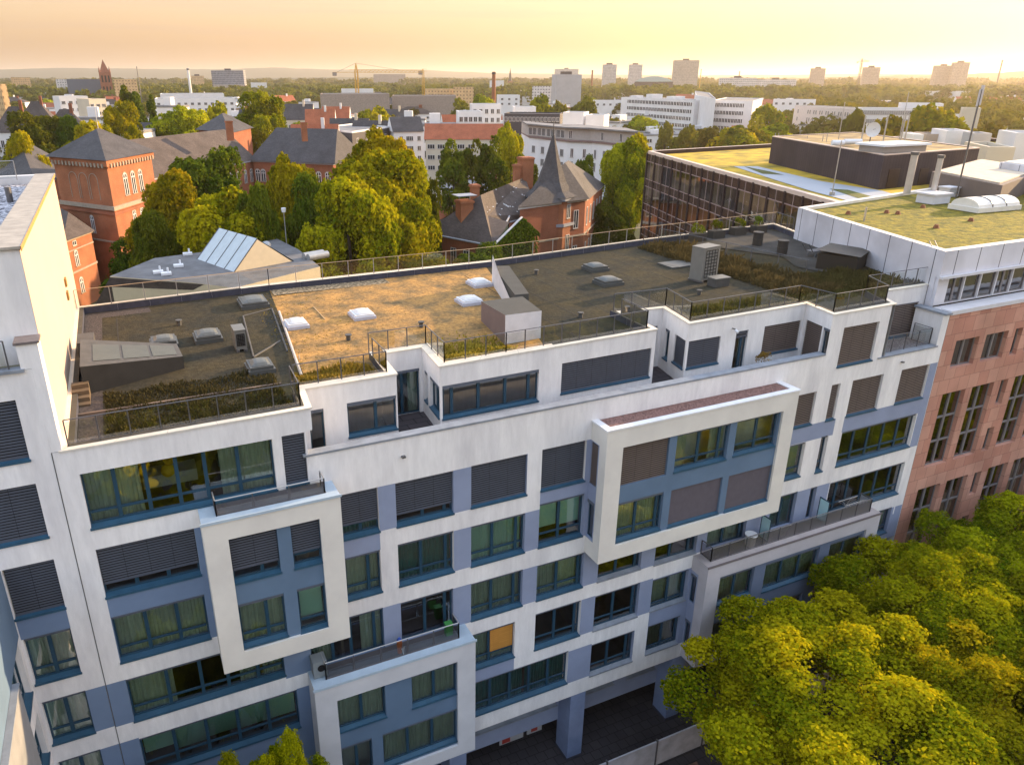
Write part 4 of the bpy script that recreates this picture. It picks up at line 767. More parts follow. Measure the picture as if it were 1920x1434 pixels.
# ================================================================== vegetation
def leafmat(name, c1, c2, tr=.35, hue=.03):
    m = bpy.data.materials.new(name); m.use_nodes = True; t = m.node_tree; N = t.nodes; L = t.links; N.clear()
    o = N.new("ShaderNodeOutputMaterial"); d = N.new("ShaderNodeBsdfDiffuse"); s = N.new("ShaderNodeBsdfTranslucent"); mx = N.new("ShaderNodeMixShader"); mx.inputs[0].default_value = tr
    at_ = N.new("ShaderNodeAttribute"); at_.attribute_name = "leaf"; oi = N.new("ShaderNodeObjectInfo")
    mc = N.new("ShaderNodeMix"); mc.data_type = 'RGBA'; mc.inputs[6].default_value = (*c1, 1); mc.inputs[7].default_value = (*c2, 1)
    L.new(at_.outputs["Fac"], mc.inputs[0])
    hs = N.new("ShaderNodeHueSaturation"); mr = N.new("ShaderNodeMapRange"); mr.inputs[3].default_value = .5 - hue; mr.inputs[4].default_value = .5 + hue * .7
    mv = N.new("ShaderNodeMapRange"); mv.inputs[3].default_value = .72; mv.inputs[4].default_value = 1.25
    rn = N.new("ShaderNodeMath"); rn.operation = 'FRACT'; ml = N.new("ShaderNodeMath"); ml.operation = 'MULTIPLY'; ml.inputs[1].default_value = 7.31
    L.new(oi.outputs["Random"], mr.inputs[0]); L.new(oi.outputs["Random"], ml.inputs[0]); L.new(ml.outputs[0], rn.inputs[0]); L.new(rn.outputs[0], mv.inputs[0])
    L.new(mr.outputs[0], hs.inputs["Hue"]); L.new(mv.outputs[0], hs.inputs["Value"]); L.new(mc.outputs[2], hs.inputs["Color"])
    L.new(hs.outputs[0], d.inputs[0]); L.new(hs.outputs[0], s.inputs[0]); L.new(d.outputs[0], mx.inputs[1]); L.new(s.outputs[0], mx.inputs[2]); L.new(mx.outputs[0], o.inputs[0])
    return m
LEAF = leafmat("leaves_green", (.085, .135, .005), (.46, .41, .010)); LEAFD = leafmat("leaves_dark", (.040, .075, .007), (.15, .17, .012), .28); LEAFY = leafmat("leaves_street", (.075, .14, .004), (.46, .44, .008), .42)
LEAFT = leafmat("leaves_far", (.07, .085, .010), (.20, .18, .015), .3)
BARK = mat("bark", (.08, .06, .045), .9, var=.4, scale=4)
def crown_pts(rng, rx, rz, nl, nleaf, lr, size, flat=0.0, depth=.25):
    """leaf centres, normals on clumps spread through an ellipsoid (centre at origin)"""
    u = rng.normal(size=(nl, 3)); u /= np.linalg.norm(u, axis=1)[:, None]; u[:, 2] = np.where(u[:, 2] < -.45, -u[:, 2], u[:, 2])
    rad = rng.uniform(.55, 1.0, nl)[:, None]
    c = u * rad * np.array([rx, rx, rz]); r = lr * rng.uniform(.6, 1.25, nl)
    k = rng.choice(nl, nleaf, p=r ** 2 / (r ** 2).sum())
    n = rng.normal(size=(nleaf, 3)) + u[k] * .9 + np.array([0, 0, .35]); n /= np.linalg.norm(n, axis=1)[:, None]
    p = c[k] + n * (r[k] * (1 - depth * rng.random(nleaf) ** 1.5) * (1 + .18 * np.sin(n[:, 0] * 7 + k) * np.cos(n[:, 1] * 6 - k)))[:, None]
    return p, n, k
def leaf_mesh(name, p, n, size, rng, mt, tint=None):
    N = len(p); nn = n + rng.normal(size=(N, 3)) * .75; nn /= np.linalg.norm(nn, axis=1)[:, None]
    a = np.cross(nn, rng.normal(size=(N, 3))); a /= np.linalg.norm(a, axis=1)[:, None]; b = np.cross(nn, a)
    s = size * rng.uniform(.6, 1.3, N)[:, None]
    V = np.empty((N, 4, 3)); V[:, 0] = p - a * s * .5; V[:, 1] = p + b * s * .38 + nn * s * .1; V[:, 2] = p + a * s * .5; V[:, 3] = p - b * s * .38 + nn * s * .1
    me = bpy.data.meshes.new(name); me.vertices.add(N * 4); me.vertices.foreach_set("co", V.reshape(-1).astype(np.float32))
    me.loops.add(N * 4); me.loops.foreach_set("vertex_index", np.arange(N * 4, dtype=np.int32)); me.polygons.add(N); me.polygons.foreach_set("loop_start", np.arange(0, N * 4, 4, dtype=np.int32))
    me.polygons.foreach_set("loop_total", np.full(N, 4, np.int32)) if hasattr(me.polygons[0], "loop_total") and False else None
    at_ = me.attributes.new("leaf", 'FLOAT', 'FACE'); t = rng.random(N) if tint is None else tint; at_.data.foreach_set("value", t.astype(np.float32))
    me.materials.append(mt); me.update(calc_edges=True); me.validate(); return me
def trunk_mesh(name, h, r, rng, top=.6, nb=7, spread=2.5, rise=3.0):
    m = MB(); m.cyl(0, 0, 0, h, r, 0, 9, r * top)
    for i in range(nb):
        a = rng.uniform(0, 6.28); z0 = h * rng.uniform(.6, .98); L = spread * rng.uniform(.6, 1); p1 = (math.cos(a) * L * .5, math.sin(a) * L * .5, z0 + rise * .5); p2 = (math.cos(a) * L, math.sin(a) * L, z0 + rise * rng.uniform(.8, 1.3))
        m.bar((0, 0, z0), p1, r * .4, 0, 6); m.bar(p1, p2, r * .22, 0, 5)
    m.bar((0, 0, h * .95), (rng.uniform(-.5, .5), rng.uniform(-.5, .5), h + rise * 1.6), r * top * .8, 0, 6)
    o = m.build(name, BARK); me = o.data; bpy.data.objects.remove(o); return me
CR = {}
def make_kind(key, seed, rx, rz, nl, nleaf, lr, size, mt, trunk_h, trunk_r, **kw):
    rng = np.random.default_rng(seed); p, n, k = crown_pts(rng, rx, rz, nl, nleaf, lr, size, **kw)
    t = np.clip(.5 + .28 * np.sin(k * 2.39) + rng.normal(size=len(p)) * .16 + .12 * p[:, 2] / rz, 0, 1)
    cm = leaf_mesh("crown", p + np.array([0, 0, trunk_h + rz * .75]), n, size, rng, mt, t)
    tm = trunk_mesh("trunk", trunk_h, trunk_r, rng, spread=rx * .6, rise=rz * .8)
    co = np.empty(len(cm.vertices) * 3, np.float32); cm.vertices.foreach_get('co', co); co = co.reshape(-1, 3); CR[key] = (cm, tm, float(np.percentile(co[:, 2], 99.8)), float(np.percentile(np.hypot(co[:, 0], co[:, 1]), 96)))
make_kind('big', 1, 5.4, 7.4, 42, 38000, 1.95, .36, LEAF, 3.0, .38)
make_kind('big2', 2, 5.0, 7.6, 44, 38000, 1.85, .36, LEAF, 3.0, .36)
make_kind('dark', 3, 4.5, 7.2, 38, 28000, 1.75, .36, LEAFD, 2.5, .33)
make_kind('street', 5, 5.0, 4.6, 100, 130000, 1.05, .145, LEAFY, 6.0, .26, depth=.5)
make_kind('street2', 6, 4.6, 4.4, 90, 130000, 1.05, .145, LEAFY, 6.2, .25, depth=.5)
make_kind('far', 7, 5.2, 4.6, 26, 2600, 2.0, 1.05, LEAFT, 4.0, .35); make_kind('far2', 8, 4.4, 5.6, 24, 2600, 1.8, 1.0, LEAFT, 4.0, .35); make_kind('far3', 9, 5.6, 4.2, 26, 2600, 2.1, 1.05, LEAF, 4.0, .35)
make_kind('poplar', 10, 1.8, 9.0, 40, 3000, 1.1, .7, LEAFD, 3.0, .3); make_kind('conifer', 11, 2.6, 7.5, 40, 6000, 1.2, .5, LEAFD, 4.0, .3)
TREES = 0
def tree(key, x, y, H, wid=None, label="leafy green tree", group=None, rot=None, zb=GZ, cat="tree", leafm=None):
    global TREES; TREES += 1
    cm, tm, h0, r0 = CR[key]; sz = H / h0; sx = (wid / (2 * r0)) if wid else sz
    t = bpy.data.objects.new("tree" if key != 'poplar' else "poplar_tree", None); COL.objects.link(t); t.location = (x, y, zb); t.scale = (sx, sx, sz); t.rotation_euler[2] = random.uniform(0, 6.28) if rot is None else rot
    tag(t, label, cat, group)
    for nm, me in (("crown", cm), ("trunk", tm)):
        o = bpy.data.objects.new(nm, me); COL.objects.link(o); o.parent = t
    return t
def ptree(key, px, pytop, dist, wpx, label, group=None, **kw):
    p = far(px, pytop, dist); d3 = math.sqrt(dist ** 2 + (p.z - CAM.z) ** 2)
    return tree(key, p.x, p.y, p.z - GZ, wpx * dist * 1.04 / F_PX * math.cos(math.atan((px - CX_PX) / F_PX)), label, group, **kw)
MID = "trees between the brick school and the flat roofs"
for a in [('dark', 386, 281, 132, 160, "dark rounded tree in front of the long slate roof"), ('big', 322, 322, 118, 175, "light green broad tree right of the brick tower"), ('big2', 430, 358, 102, 190, "olive leafy tree behind the pyramid glass roof"), ('dark', 285, 395, 108, 110, "small dark tree at the foot of the brick tower"),
          ('dark', 478, 345, 100, 90, "dark narrow tree left of the lamp post"), ('big2', 533, 292, 112, 115, "tall airy tree with pale trunk before the school wing"), ('dark', 590, 330, 105, 110, "dark tree wedged behind the big golden tree"), ('big', 655, 340, 96, 200, "broad golden-green tree, front half of the central pair"), ('big', 705, 286, 104, 230, "largest bright golden tree at the centre"), ('big2', 700, 242, 118, 150, "tall yellow-green tree behind the largest golden tree"), ('dark', 785, 318, 112, 90, "darker tree at the right edge of the golden group"),
          ('big', 755, 300, 108, 120, "yellow-green tree right of the largest golden tree"), ('dark', 570, 385, 104, 110, "dark green tree beside the lamp post, low in the group")]: ptree(*a, MID)
MR = "trees around the turret building"
for a in [('big2', 1182, 262, 156, 96, "tall light green tree left of the bronze glass office"), ('big', 1200, 254, 160, 90, "bright tree touching the glass office corner"), ('dark', 1098, 292, 178, 46, "small dark tree right behind the slate turret"), ('big2', 958, 232, 178, 54, "tall leafy tree beside the cream apartment house"), ('conifer', 848, 262, 158, 60, "dark dense tree before the cream house, leftmost"), ('conifer', 884, 262, 160, 52, "weeping birch before the cream house, second"), ('conifer', 922, 255, 160, 56, "weeping birch before the cream house, third"), ('conifer', 985, 290, 165, 50, "dark weeping tree left of the turret tip")]: ptree(*a, MR)
MB_ = "large trees behind the school"
for a in [('big', 488, 173, 262, 112, "large round golden tree above the slate roofs"), ('big', 222, 192, 250, 80, "round tree right behind the pyramid tower roof"), ('big', 170, 228, 235, 110, "broad light tree left of the tower flagpole"), ('dark', 60, 210, 250, 120, "dark broad tree at the left behind the slate hip roof"), ('big', 35, 248, 205, 90, "golden bush-like tree above the left parapet"), ('dark', 118, 218, 250, 70, "dark tree between two lighter ones on the left"), ('big2', 330, 200, 290, 110, "wide green tree behind the long slate ridge"), ('far3', 400, 192, 330, 60, "small light tree right of the wide green one"), ('poplar', 233, 160, 330, 26, "tall slim poplar near the church"), ('poplar', 252, 172, 330, 26, "second slim poplar near the church"), ('poplar', 281, 178, 320, 18, "lone thin poplar right of the pair"),
          ('far3', 1420, 240, 330, 70, "bright tree before the white office end"), ('far', 1295, 235, 330, 46, "dark tree by the white office, middle one"), ('far2', 1335, 240, 320, 50, "dark tree in front of the white office stair"), ('conifer', 1385, 235, 310, 46, "dark tree in front of the white office gable"), ('far', 1250, 228, 360, 30, "narrow dark tree before the office windows"), ('far', 1608, 205, 330, 56, "round dark tree before the pale long office"), ('far3', 1660, 218, 300, 90, "broad golden tree behind the satellite dish"), ('far3', 1765, 198, 300, 130, "broadest glowing tree at the right"), ('far', 1860, 235, 280, 120, "shaded tree mass at the right edge"), ('far3', 1445, 195, 420, 60, "golden tree right of the office gable"), ('far3', 1010, 178, 430, 50, "round tree above the white flat roofs"), ('far', 1045, 190, 420, 40, "small round tree beside the round one"), ('far', 1100, 182, 420, 56, "round tree below the grey tower"), ('far', 860, 185, 460, 46, "round dark tree left of the chimney"), ('far3', 905, 178, 470, 54, "golden round tree at the chimney foot"), ('far3', 700, 200, 380, 66, "golden tree beyond the crane base")]:
    ptree(*a, MB_)
SG = "street trees along the pavement"
for i, (x, y, H, w) in enumerate([(27.2, -9.4, 12.2, 14.6), (37.2, -6.8, 12.6, 11.6), (46.0, -6.6, 12.6, 12.0), (55.5, -7, 13.4, 11.5), (33.5, -13.5, 12.3, 11.5), (42, -14, 13.5, 12), (65, -7, 13.5, 12)]):
    lab = ["street tree nearest the mesh balcony, left in its row", "street tree beside the sandstone wall, second in its row", "street tree in front of the pink building windows", "street tree farther along the pink building", "street tree at the bottom right corner, front row", "street tree at the right edge, front row", "last street tree along the pink building"][i]
    tree(['street', 'street2'][i % 2], x, y, H, w, lab, SG)
for i, (x, y, H, w) in enumerate([(-1.5, -4.4, 13.4, 3.4), (.3, -4.5, 13.3, 3.0), (2.4, -4.3, 13.3, 3.4)]): tree('street2', x, y, H, w, ["young tree top at the bottom left edge, widest", "young tree top at the bottom edge, middle one", "young tree top at the bottom edge, rightmost of three"][i], "young trees below the left facade")
for i, (x, y) in enumerate([(-14, -50), (-3, -52), (9, -51), (21, -53), (33, -50), (46, -52), (60, -51), (14, -62), (40, -64), (-12, -27), (-2, -30), (9, -28), (20, -31), (31, -28), (43, -31), (54, -29), (66, -31)]): tree('far3', x, y, 17, 13, "%s tall tree in the rows across the street" % ORD[i], "trees across the street")
# grasses on the roofs
def scatter(name, polyfn, n, size, mt, z, seed, h=.35, parent=main):
    rng = np.random.default_rng(seed); P = []
    while len(P) < n:
        x, y = polyfn(rng); P.append((x, y))
    P = np.array(P); cl = .5 + .5 * np.sin(P[:, 0] * 2.1 + 1.3 * np.sin(P[:, 1] * 1.7)) * np.cos(P[:, 1] * 2.3)
    hh = h * (.25 + cl * rng.random(n)); V = np.empty((n, 4, 3)); a = rng.uniform(0, 6.28, n); lean = rng.normal(size=(n, 2)) * .3 * hh[:, None]; w = size * rng.uniform(.5, 1.2, n)
    dx = np.cos(a) * w; dy = np.sin(a) * w; zz = np.full(n, z) if np.isscalar(z) else z(P)
    V[:, 0] = np.c_[P[:, 0] - dx * .4, P[:, 1] - dy * .4, zz]; V[:, 1] = np.c_[P[:, 0] + dx * .4, P[:, 1] + dy * .4, zz]; V[:, 2] = np.c_[P[:, 0] + dx + lean[:, 0], P[:, 1] + dy + lean[:, 1], zz + hh * .8]; V[:, 3] = np.c_[P[:, 0] - dx * .4 + lean[:, 0], P[:, 1] - dy * .4 + lean[:, 1], zz + hh]
    me = bpy.data.meshes.new(name); me.vertices.add(n * 4); me.vertices.foreach_set("co", V.reshape(-1).astype(np.float32)); me.loops.add(n * 4); me.loops.foreach_set("vertex_index", np.arange(n * 4, dtype=np.int32)); me.polygons.add(n); me.polygons.foreach_set("loop_start", np.arange(0, n * 4, 4, dtype=np.int32))
    t = me.attributes.new("leaf", 'FLOAT', 'FACE'); t.data.foreach_set("value", np.clip(rng.random(n) * .7 + cl * .3, 0, 1).astype(np.float32)); me.materials.append(mt); me.update(calc_edges=True); me.validate()
    o = bpy.data.objects.new(name, me); COL.objects.link(o); o.parent = parent; o["kind"] = "stuff"; return o
GRD_D = leafmat("grass_overlay_tint", (.062, .058, .028), (.098, .09, .036), .2); GRD_G = leafmat("grass_gold", (.20, .16, .03), (.45, .33, .06), .3); REED = leafmat("reed_overlay_tint", (.070, .064, .026), (.115, .098, .035), .2)  # dark grass and reeds take the roof overlay's tint into their leaf colours
scatter("meadow_grass", lambda r: (r.uniform(-1.8, 4.9), r.uniform(.45, 5.6)), 9000, .04, GRD_D, 5.88, 21, .26)
scatter("meadow_grass", lambda r: (r.uniform(5.7, 9.0), r.uniform(2.4, 4.4)), 3200, .05, GRD_G, 5.93, 22, .35)
scatter("meadow_grass", lambda r: (r.uniform(12.4, 15.8), 2.45 + abs(r.normal()) * 1.2), 2600, .06, GRD_G, 5.97, 23, .35)
scatter("moss_tufts", lambda r: (r.uniform(5.9, 18), r.uniform(5, 18.5)), 2600, .05, GRD_G, 5.93, 24, .07)
scatter("reeds", lambda r: (r.uniform(34.6, 38.6) + 0, r.uniform(4.0, 19.0)), 11000, .04, REED, 6.14, 25, .62)
scatter("reeds", lambda r: (r.uniform(26, 41.5), 2.7 + r.random() * 2.2), 6500, .04, REED, 6.1, 26, .36)
scatter("reeds", lambda r: (r.uniform(38.5, 43.5), r.uniform(2.6, 7.5)), 6000, .04, REED, 6.18, 27, .5)
def bush(label, x, y, z, r, h, n, mt, size=.07, group=None, name="shrub", cat="shrub"):
    rng = np.random.default_rng(int(x * 97 + y * 31) % 1000); p, nn, k = crown_pts(rng, r * .8, h * .42, 9, n, r * .4, size)
    me = leaf_mesh("foliage", p + np.array([0, 0, h * .5]), nn, size, rng, mt); t = thing(name, label, cat, group, (x, y, z)); o = bpy.data.objects.new("foliage", me); COL.objects.link(o); o.parent = t
    q = MB(); q.bar((0, 0, 0), (.02, 0, h * .6), .02); q.build("stem", BARK, t); return t
bush("dry grassy shrub in a pot on the terrace by the door", 30.0, 1.2, 3.0, .5, 1.5, 900, GRD_G)
bush("pale tall weed growing against the white panelled wall", 44.9, 5.6, 6.2, .45, 1.9, 900, leafmat("weed_pale", (.35, .33, .16), (.5, .45, .22)))
for i, (x, y) in enumerate(((40.2, 19.0), (42.4, 19.4), (44.9, 19.7), (47.0, 19.6))): bush("low green shrub in the %s dark planter from the left" % ORD[i], x, y, 6.8, .55, .7, 700, LEAFD, .1, "shrubs in the rear planters")
# ================================================================== town behind
BRICK = bricks("red_brick", (.29, .080, .038), (.235, .062, .032), (.30, .16, .10), .26, .085, .012, bump=.003)
BRICKO = bricks("orange_brick", (.35, .105, .042), (.285, .08, .035), (.36, .2, .12), .26, .085, .012, bump=.003)
SLATE = bricks("slate_roof", (.085, .08, .085), (.06, .057, .062), (.04, .04, .045), .35, .22, .01, bump=.004)
SLATEB = bricks("slate_brown", (.10, .082, .078), (.07, .058, .056), (.05, .04, .04), .35, .22, .01, bump=.004)
REDT = bricks("red_tiles", (.42, .13, .065), (.34, .10, .05), (.18, .06, .03), .3, .3, .02)
STONE = mat("sandstone_trim", (.36, .30, .24), .8, var=.2)
ZINC = mat("gutter_zinc", (.30, .32, .37), .5, var=.15)
BWIN = mat("window_dark", (.035, .04, .05), .12, var=.4, scale=.4, spec=.6)
WFR = mat("window_white", (.62, .60, .60), .5)
OFFW = mat("office_white", (.74, .73, .74), .8, var=.1, scale=.2); OFFC = mat("office_cream", (.62, .55, .44), .8, var=.1, scale=.2); OFFG = mat("office_grey", (.42, .42, .44), .8, var=.1, scale=.2); OFFB = mat("office_buff", (.40, .33, .27), .8, var=.12, scale=.2)
FLATR = mat("flat_roof_grey", (.24, .24, .25), .9, var=.4, scale=.3); DARKF = mat("dark_fascia", (.06, .055, .065), .7)
WMESH = {}
def wmesh(kind, w, h):
    k = (kind, round(w, 2), round(h, 2))
    if k in WMESH: return WMESH[k]
    m = MB(); b = .17 if kind == 'arch' else .11
    if kind == 'arch':
        n = 8; hh = h - w / 2; arc = [(w / 2 - w / 2 * math.cos(math.pi * i / n), hh + w / 2 * math.sin(math.pi * i / n)) for i in range(n + 1)]
        m.face([(0, -.03, 0), (w, -.03, 0)] + [(x, -.03, z) for x, z in reversed(arc)], 0)
        for (x0, z0), (x1, z1) in zip(arc[:-1], arc[1:]):
            c = (w / 2, hh); f = 1 - b / (w / 2); g2 = lambda x, z, f: (c[0] + (x - c[0]) * f, -.05, c[1] + (z - c[1]) * f)
            m.face([g2(x0, z0, f), g2(x1, z1, f), g2(x1, z1, 1), g2(x0, z0, 1)][::-1], 1); m.face([(g2(x0, z0, 1)[0], -.07, g2(x0, z0, 1)[2]), (x1, -.07, z1), tuple((g2(x1, z1, 1.22)[0], -.07, g2(x1, z1, 1.22)[2])), tuple((g2(x0, z0, 1.22)[0], -.07, g2(x0, z0, 1.22)[2]))][::-1], 2)
        m.box(0, b, -.06, -.02, 0, hh, 1); m.box(w - b, w, -.06, -.02, 0, hh, 1); m.box(w / 2 - b * .6, w / 2 + b * .6, -.06, -.02, 0, h - b, 1); m.box(b, w - b, -.062, -.02, hh - .35, hh - .35 + b, 1); m.box(-.12, w + .12, -.14, 0, -.15, 0, 2)
    elif kind == 'blank':
        n = 8; hh = h - w / 2; arc = [(w / 2 - w / 2 * math.cos(math.pi * i / n), hh + w / 2 * math.sin(math.pi * i / n)) for i in range(n + 1)]
        for (x0, z0), (x1, z1) in zip([(0, 0)] + arc, arc + [(w, 0)]): m.bar((x0, -.03, z0), (x1, -.03, z1), .07, 2, 4)
    else:
        m.face([(0, -.02, 0), (w, -.02, 0), (w, -.02, h), (0, -.02, h)], 0); t = b if kind == 'sq' else .09
        m.box(0, t, -.06, -.015, 0, h, 1); m.box(w - t, w, -.06, -.015, 0, h, 1); m.box(t, w - t, -.06, -.015, h - t, h, 1); m.box(t, w - t, -.06, -.015, 0, t, 1)
        k2 = 1 if w < 1.6 else 2
        for i in range(k2): x = w * (i + 1) / (k2 + 1); m.box(x - t / 2, x + t / 2, -.06, -.015, t, h - t, 1)
        m.box(-.08, w + .08, -.12, 0, -.1, 0, 2)
    o = m.build("window", [BWIN, WFR, STONE]); me = o.data; bpy.data.objects.remove(o); WMESH[k] = me; return me
def put_win(parent, O, D, s, z, kind, w, h, frm=None):
    o = bpy.data.objects.new("window", wmesh(kind, w, h)); COL.objects.link(o); o.parent = parent
    o.location = (O[0] + D[0] * s, O[1] + D[1] * s, z); o.rotation_euler[2] = math.atan2(D[1], D[0]); return o
def V2(p): return Vector((p[0], p[1]))
def hiproof(m, P, z, zt, ridge=.5, over=.5, mi=0, gable=False, mg=1, ax=None):
    """P = A,F,R,B ccw; ridge along the longer side"""
    P = [V2(p) for p in P]; c = sum(P, Vector((0, 0))) / 4
    Q = [p + (p - c).normalized() * over * 1.4 for p in P]
    l01, l12 = (P[1] - P[0]).length, (P[2] - P[1]).length
    if ax == 1 or (ax is None and l12 > l01): Q = Q[1:] + Q[:1]; P = P[1:] + P[:1]
    L = (Q[1] - Q[0]).length; Wd = (Q[2] - Q[1]).length; e0, e1 = (Q[0] + Q[3]) / 2, (Q[1] + Q[2]) / 2; k = 0 if gable else min(.5, Wd / 2 / L * ridge * 2)
    r0, r1 = e0.lerp(e1, k), e1.lerp(e0, k); t = lambda p, zz: (p.x, p.y, zz)
    if (r1 - r0).length < .3: 
        for i in range(4): m.face([t(Q[i], z), t(Q[(i + 1) % 4], z), t((r0 + r1) / 2, zt)], mi)
    else:
        m.face([t(Q[0], z), t(Q[1], z), t(r1, zt), t(r0, zt)], mi); m.face([t(Q[2], z), t(Q[3], z), t(r0, zt), t(r1, zt)], mi)
        m.face([t(Q[1], z), t(Q[2], z), t(r1, zt)], mg if gable else mi); m.face([t(Q[3], z), t(Q[0], z), t(r0, zt)], mg if gable else mi)
    m.face([t(q, z - .02) for q in reversed(Q)], mi)
    return Q
def ring(P, z0, z1, off, mt, name, parent):
    P = [V2(p) for p in P]; m = MB(); o = inset([tuple(p) for p in P], -off); m.prism(o, z0, z1, 0, bottom=True); return m.build(name, mt, parent)
def block(name, label, P, z0, z1, wmat, roof='flat', rmat=None, rh=3.0, wins=(), group=None, cat="building", cornice=None, gable=False, parapet=None, ax=None, over=.5, wname="wall", rg=.5):
    """P: footprint A,F,R,B ccw. wins: (face, kind, w, h, [s fractions or n], [z sills])"""
    t = thing(name, label, cat, group); m = MB(); m.prism([tuple(V2(p)) for p in P], z0, z1); m.build(wname, wmat, t)
    if roof == 'flat':
        ip = inset([tuple(V2(p)) for p in P], .35); op = [tuple(V2(p)) for p in P]; m = MB()
        for i in range(len(op)):
            j = (i + 1) % len(op); m.face([(*op[i], z1 + .5), (*op[j], z1 + .5), (*ip[j], z1 + .5), (*ip[i], z1 + .5)], 1); m.face([(*ip[i], z1 + .5), (*ip[j], z1 + .5), (*ip[j], z1 + .1), (*ip[i], z1 + .1)], 1); m.face([(*op[i], z1), (*op[j], z1), (*op[j], z1 + .5), (*op[i], z1 + .5)], 1)
        m.face([(*p, z1 + .1) for p in ip], 0); m.build("roof", [rmat or FLATR, parapet or wmat], t)
    elif roof in ('hip', 'gable'):
        m = MB(); hiproof(m, P, z1 + .02, z1 + rh, ridge=rg, mi=0, gable=(roof == 'gable'), ax=ax, over=over); m.build("roof", [rmat, wmat], t)
    if cornice: ring(P, z1 - .35, z1 + .0, .3, cornice, "cornice", t)
    for (f, kind, w, h, ss, zs) in wins:
        O = V2(P[f]); E = V2(P[(f + 1) % len(P)]); L = (E - O).length; D = (E - O) / L
        if isinstance(ss, int): ss = [(i + .5) / ss for i in range(ss)]
        for z in zs:
            for s in ss: put_win(t, O, D, s * L - w / 2, z, kind, w, h)
    return t
def fp(pA, pF, pR, z):
    A, F, R = at(*pA, z), at(*pF, z), at(*pR, z); return [A, F, R, A + R - F]
# ---- brick school: tower
P = fp((98, 293), (198, 301), (282, 285), 4.5); zE = 4.5
tw = block("brick_tower", "square red brick tower with pyramid slate roof and three arched windows", P, GZ, zE, BRICKO, 'hip', SLATE, 4.6, [(1, 'arch', 1.5, 4.0, [.33, .5, .67], [-1.6 - .6]), (1, 'arch', 1.3, 3.6, [.4, .58, .76], [-8.6]), (0, 'blank', 2.4, 4.6, [.33, .52, .71], [-2.6]), (0, 'arch', 1.1, 3.2, [.55], [-8.8]), (1, 'arch', 1.3, 3.6, [.55, .8], [-14.6])], over=.9)
ring(P, 3.4, 4.45, .45, BRICKO, "cornice", tw); ring(P, -4.2, -3.5, .35, STONE, "string_course", tw); ring(P, -10.2, -9.9, .2, STONE, "string_course", tw); ring(P, -5.1, -4.5, .25, BRICK, "string_course", tw)
m = MB()
for f in (0, 1):
    O, E = V2(P[f]), V2(P[f + 1]); L = (E - O).length; D = (E - O) / L; k = int(L / 1.0)
    for i in range(k): m.obox(O, D, (i + .3) * L / k, (i + .7) * L / k, -.62, -.44, 3.2, 3.9)
m.build("corbel_frieze", STONE, tw)
c = sum((V2(p) for p in P), Vector((0, 0))) / 4; m = MB(); m.bar((c.x, c.y, 9), (c.x, c.y, 13.6), .06); m.build("flagpole", WFR, tw)
# ---- school wings with slate roofs
def wing(label, P, z1, rh, wins=(), roof='hip', ax=None, rmat=None, z0=GZ, rg=.5): return block("school_wing", label, P, z0, z1, BRICK, roof, rmat or SLATE, rh, wins, "wings of the brick school", cornice=ZINC, ax=ax, over=.8, rg=rg)
a, b = at(285, 335, -2.8), at(476, 300, -2.8); dv = (b - a).normalized(); nv = Vector((-dv.y, dv.x, 0)); WD = 15.0
P = [a - dv * 7, b, b + nv * WD, a - dv * 7 + nv * WD]
wing("long school wing with brown slate roof right of the tower", P, -2.8, 7.8, [(0, 'arch', 1.4, 3.4, [.15, .25, .55, .62, .69, .76, .83, .9, .96], [-8.3])], rmat=SLATEB, ax=0, rg=.12)
a2, b2 = at(474, 301, -2.8), at(624, 307, -2.8); d2 = (b2 - a2).normalized(); n2 = Vector((-d2.y, d2.x, 0))
P = [a2, b2, b2 + n2 * 17, a2 + n2 * 17]
w2 = wing("right school wing with dark hipped slate roof and chimneys", P, -2.8, 8.0, [(0, 'arch', 1.5, 3.2, [.05, .12, .55, .62, .75, .82, .93], [-8.2])], ax=0, rg=.2)
for (px_, py_, s) in ((570, 252, 1.3), (430, 250, 1.6)):
    c = far(px_, py_ - 10, 205); m = MB(); m.box(-s / 2, s / 2, -s / 2, s / 2, -3, 1.6); m.box(-s / 2 - .12, s / 2 + .12, -s / 2 - .12, s / 2 + .12, 1.3, 1.6); o = m.build("chimney", BRICKO, w2); o.location = c
P = fp((372, 243), (455, 250), (475, 236), 6.6); P = fp((372, 243), (432, 250), (470, 240), 4.0)
block("school_pavilion", "raised corner pavilion with hipped roof joining the two school wings", P, GZ, 4.0, BRICK, 'hip', SLATE, 4.3, over=.7)
P = fp((-30, 330), (70, 350), (135, 318), -2.8)
wing("left school wing with dark hipped roof behind the gravel roof", [P[0], P[1], P[2], P[3]], -2.8, 7.0)
a, b, c_ = at(70, 420, -6.5), at(118, 452, -6.5), at(170, 432, -6.5)
P = [a, b, c_, a + c_ - b]
lo = block("brick_annexe", "low red brick annexe with slate roof right of the bright gable wall", P, GZ, -6.5, BRICKO, 'hip', SLATEB, 3.4, [(1, 'arch', 1.2, 2.6, [.33], [-11.2]), (1, 'arch', 1.2, 2.6, [.33], [-15.8]), (1, 'sq', 1.2, .8, [.35], [-7.9])], cornice=STONE, over=.8)
ring(P, -8.6, -8.4, .12, STONE, "string_course", lo); ring(P, -12.2, -11.9, .15, STONE, "string_course", lo)
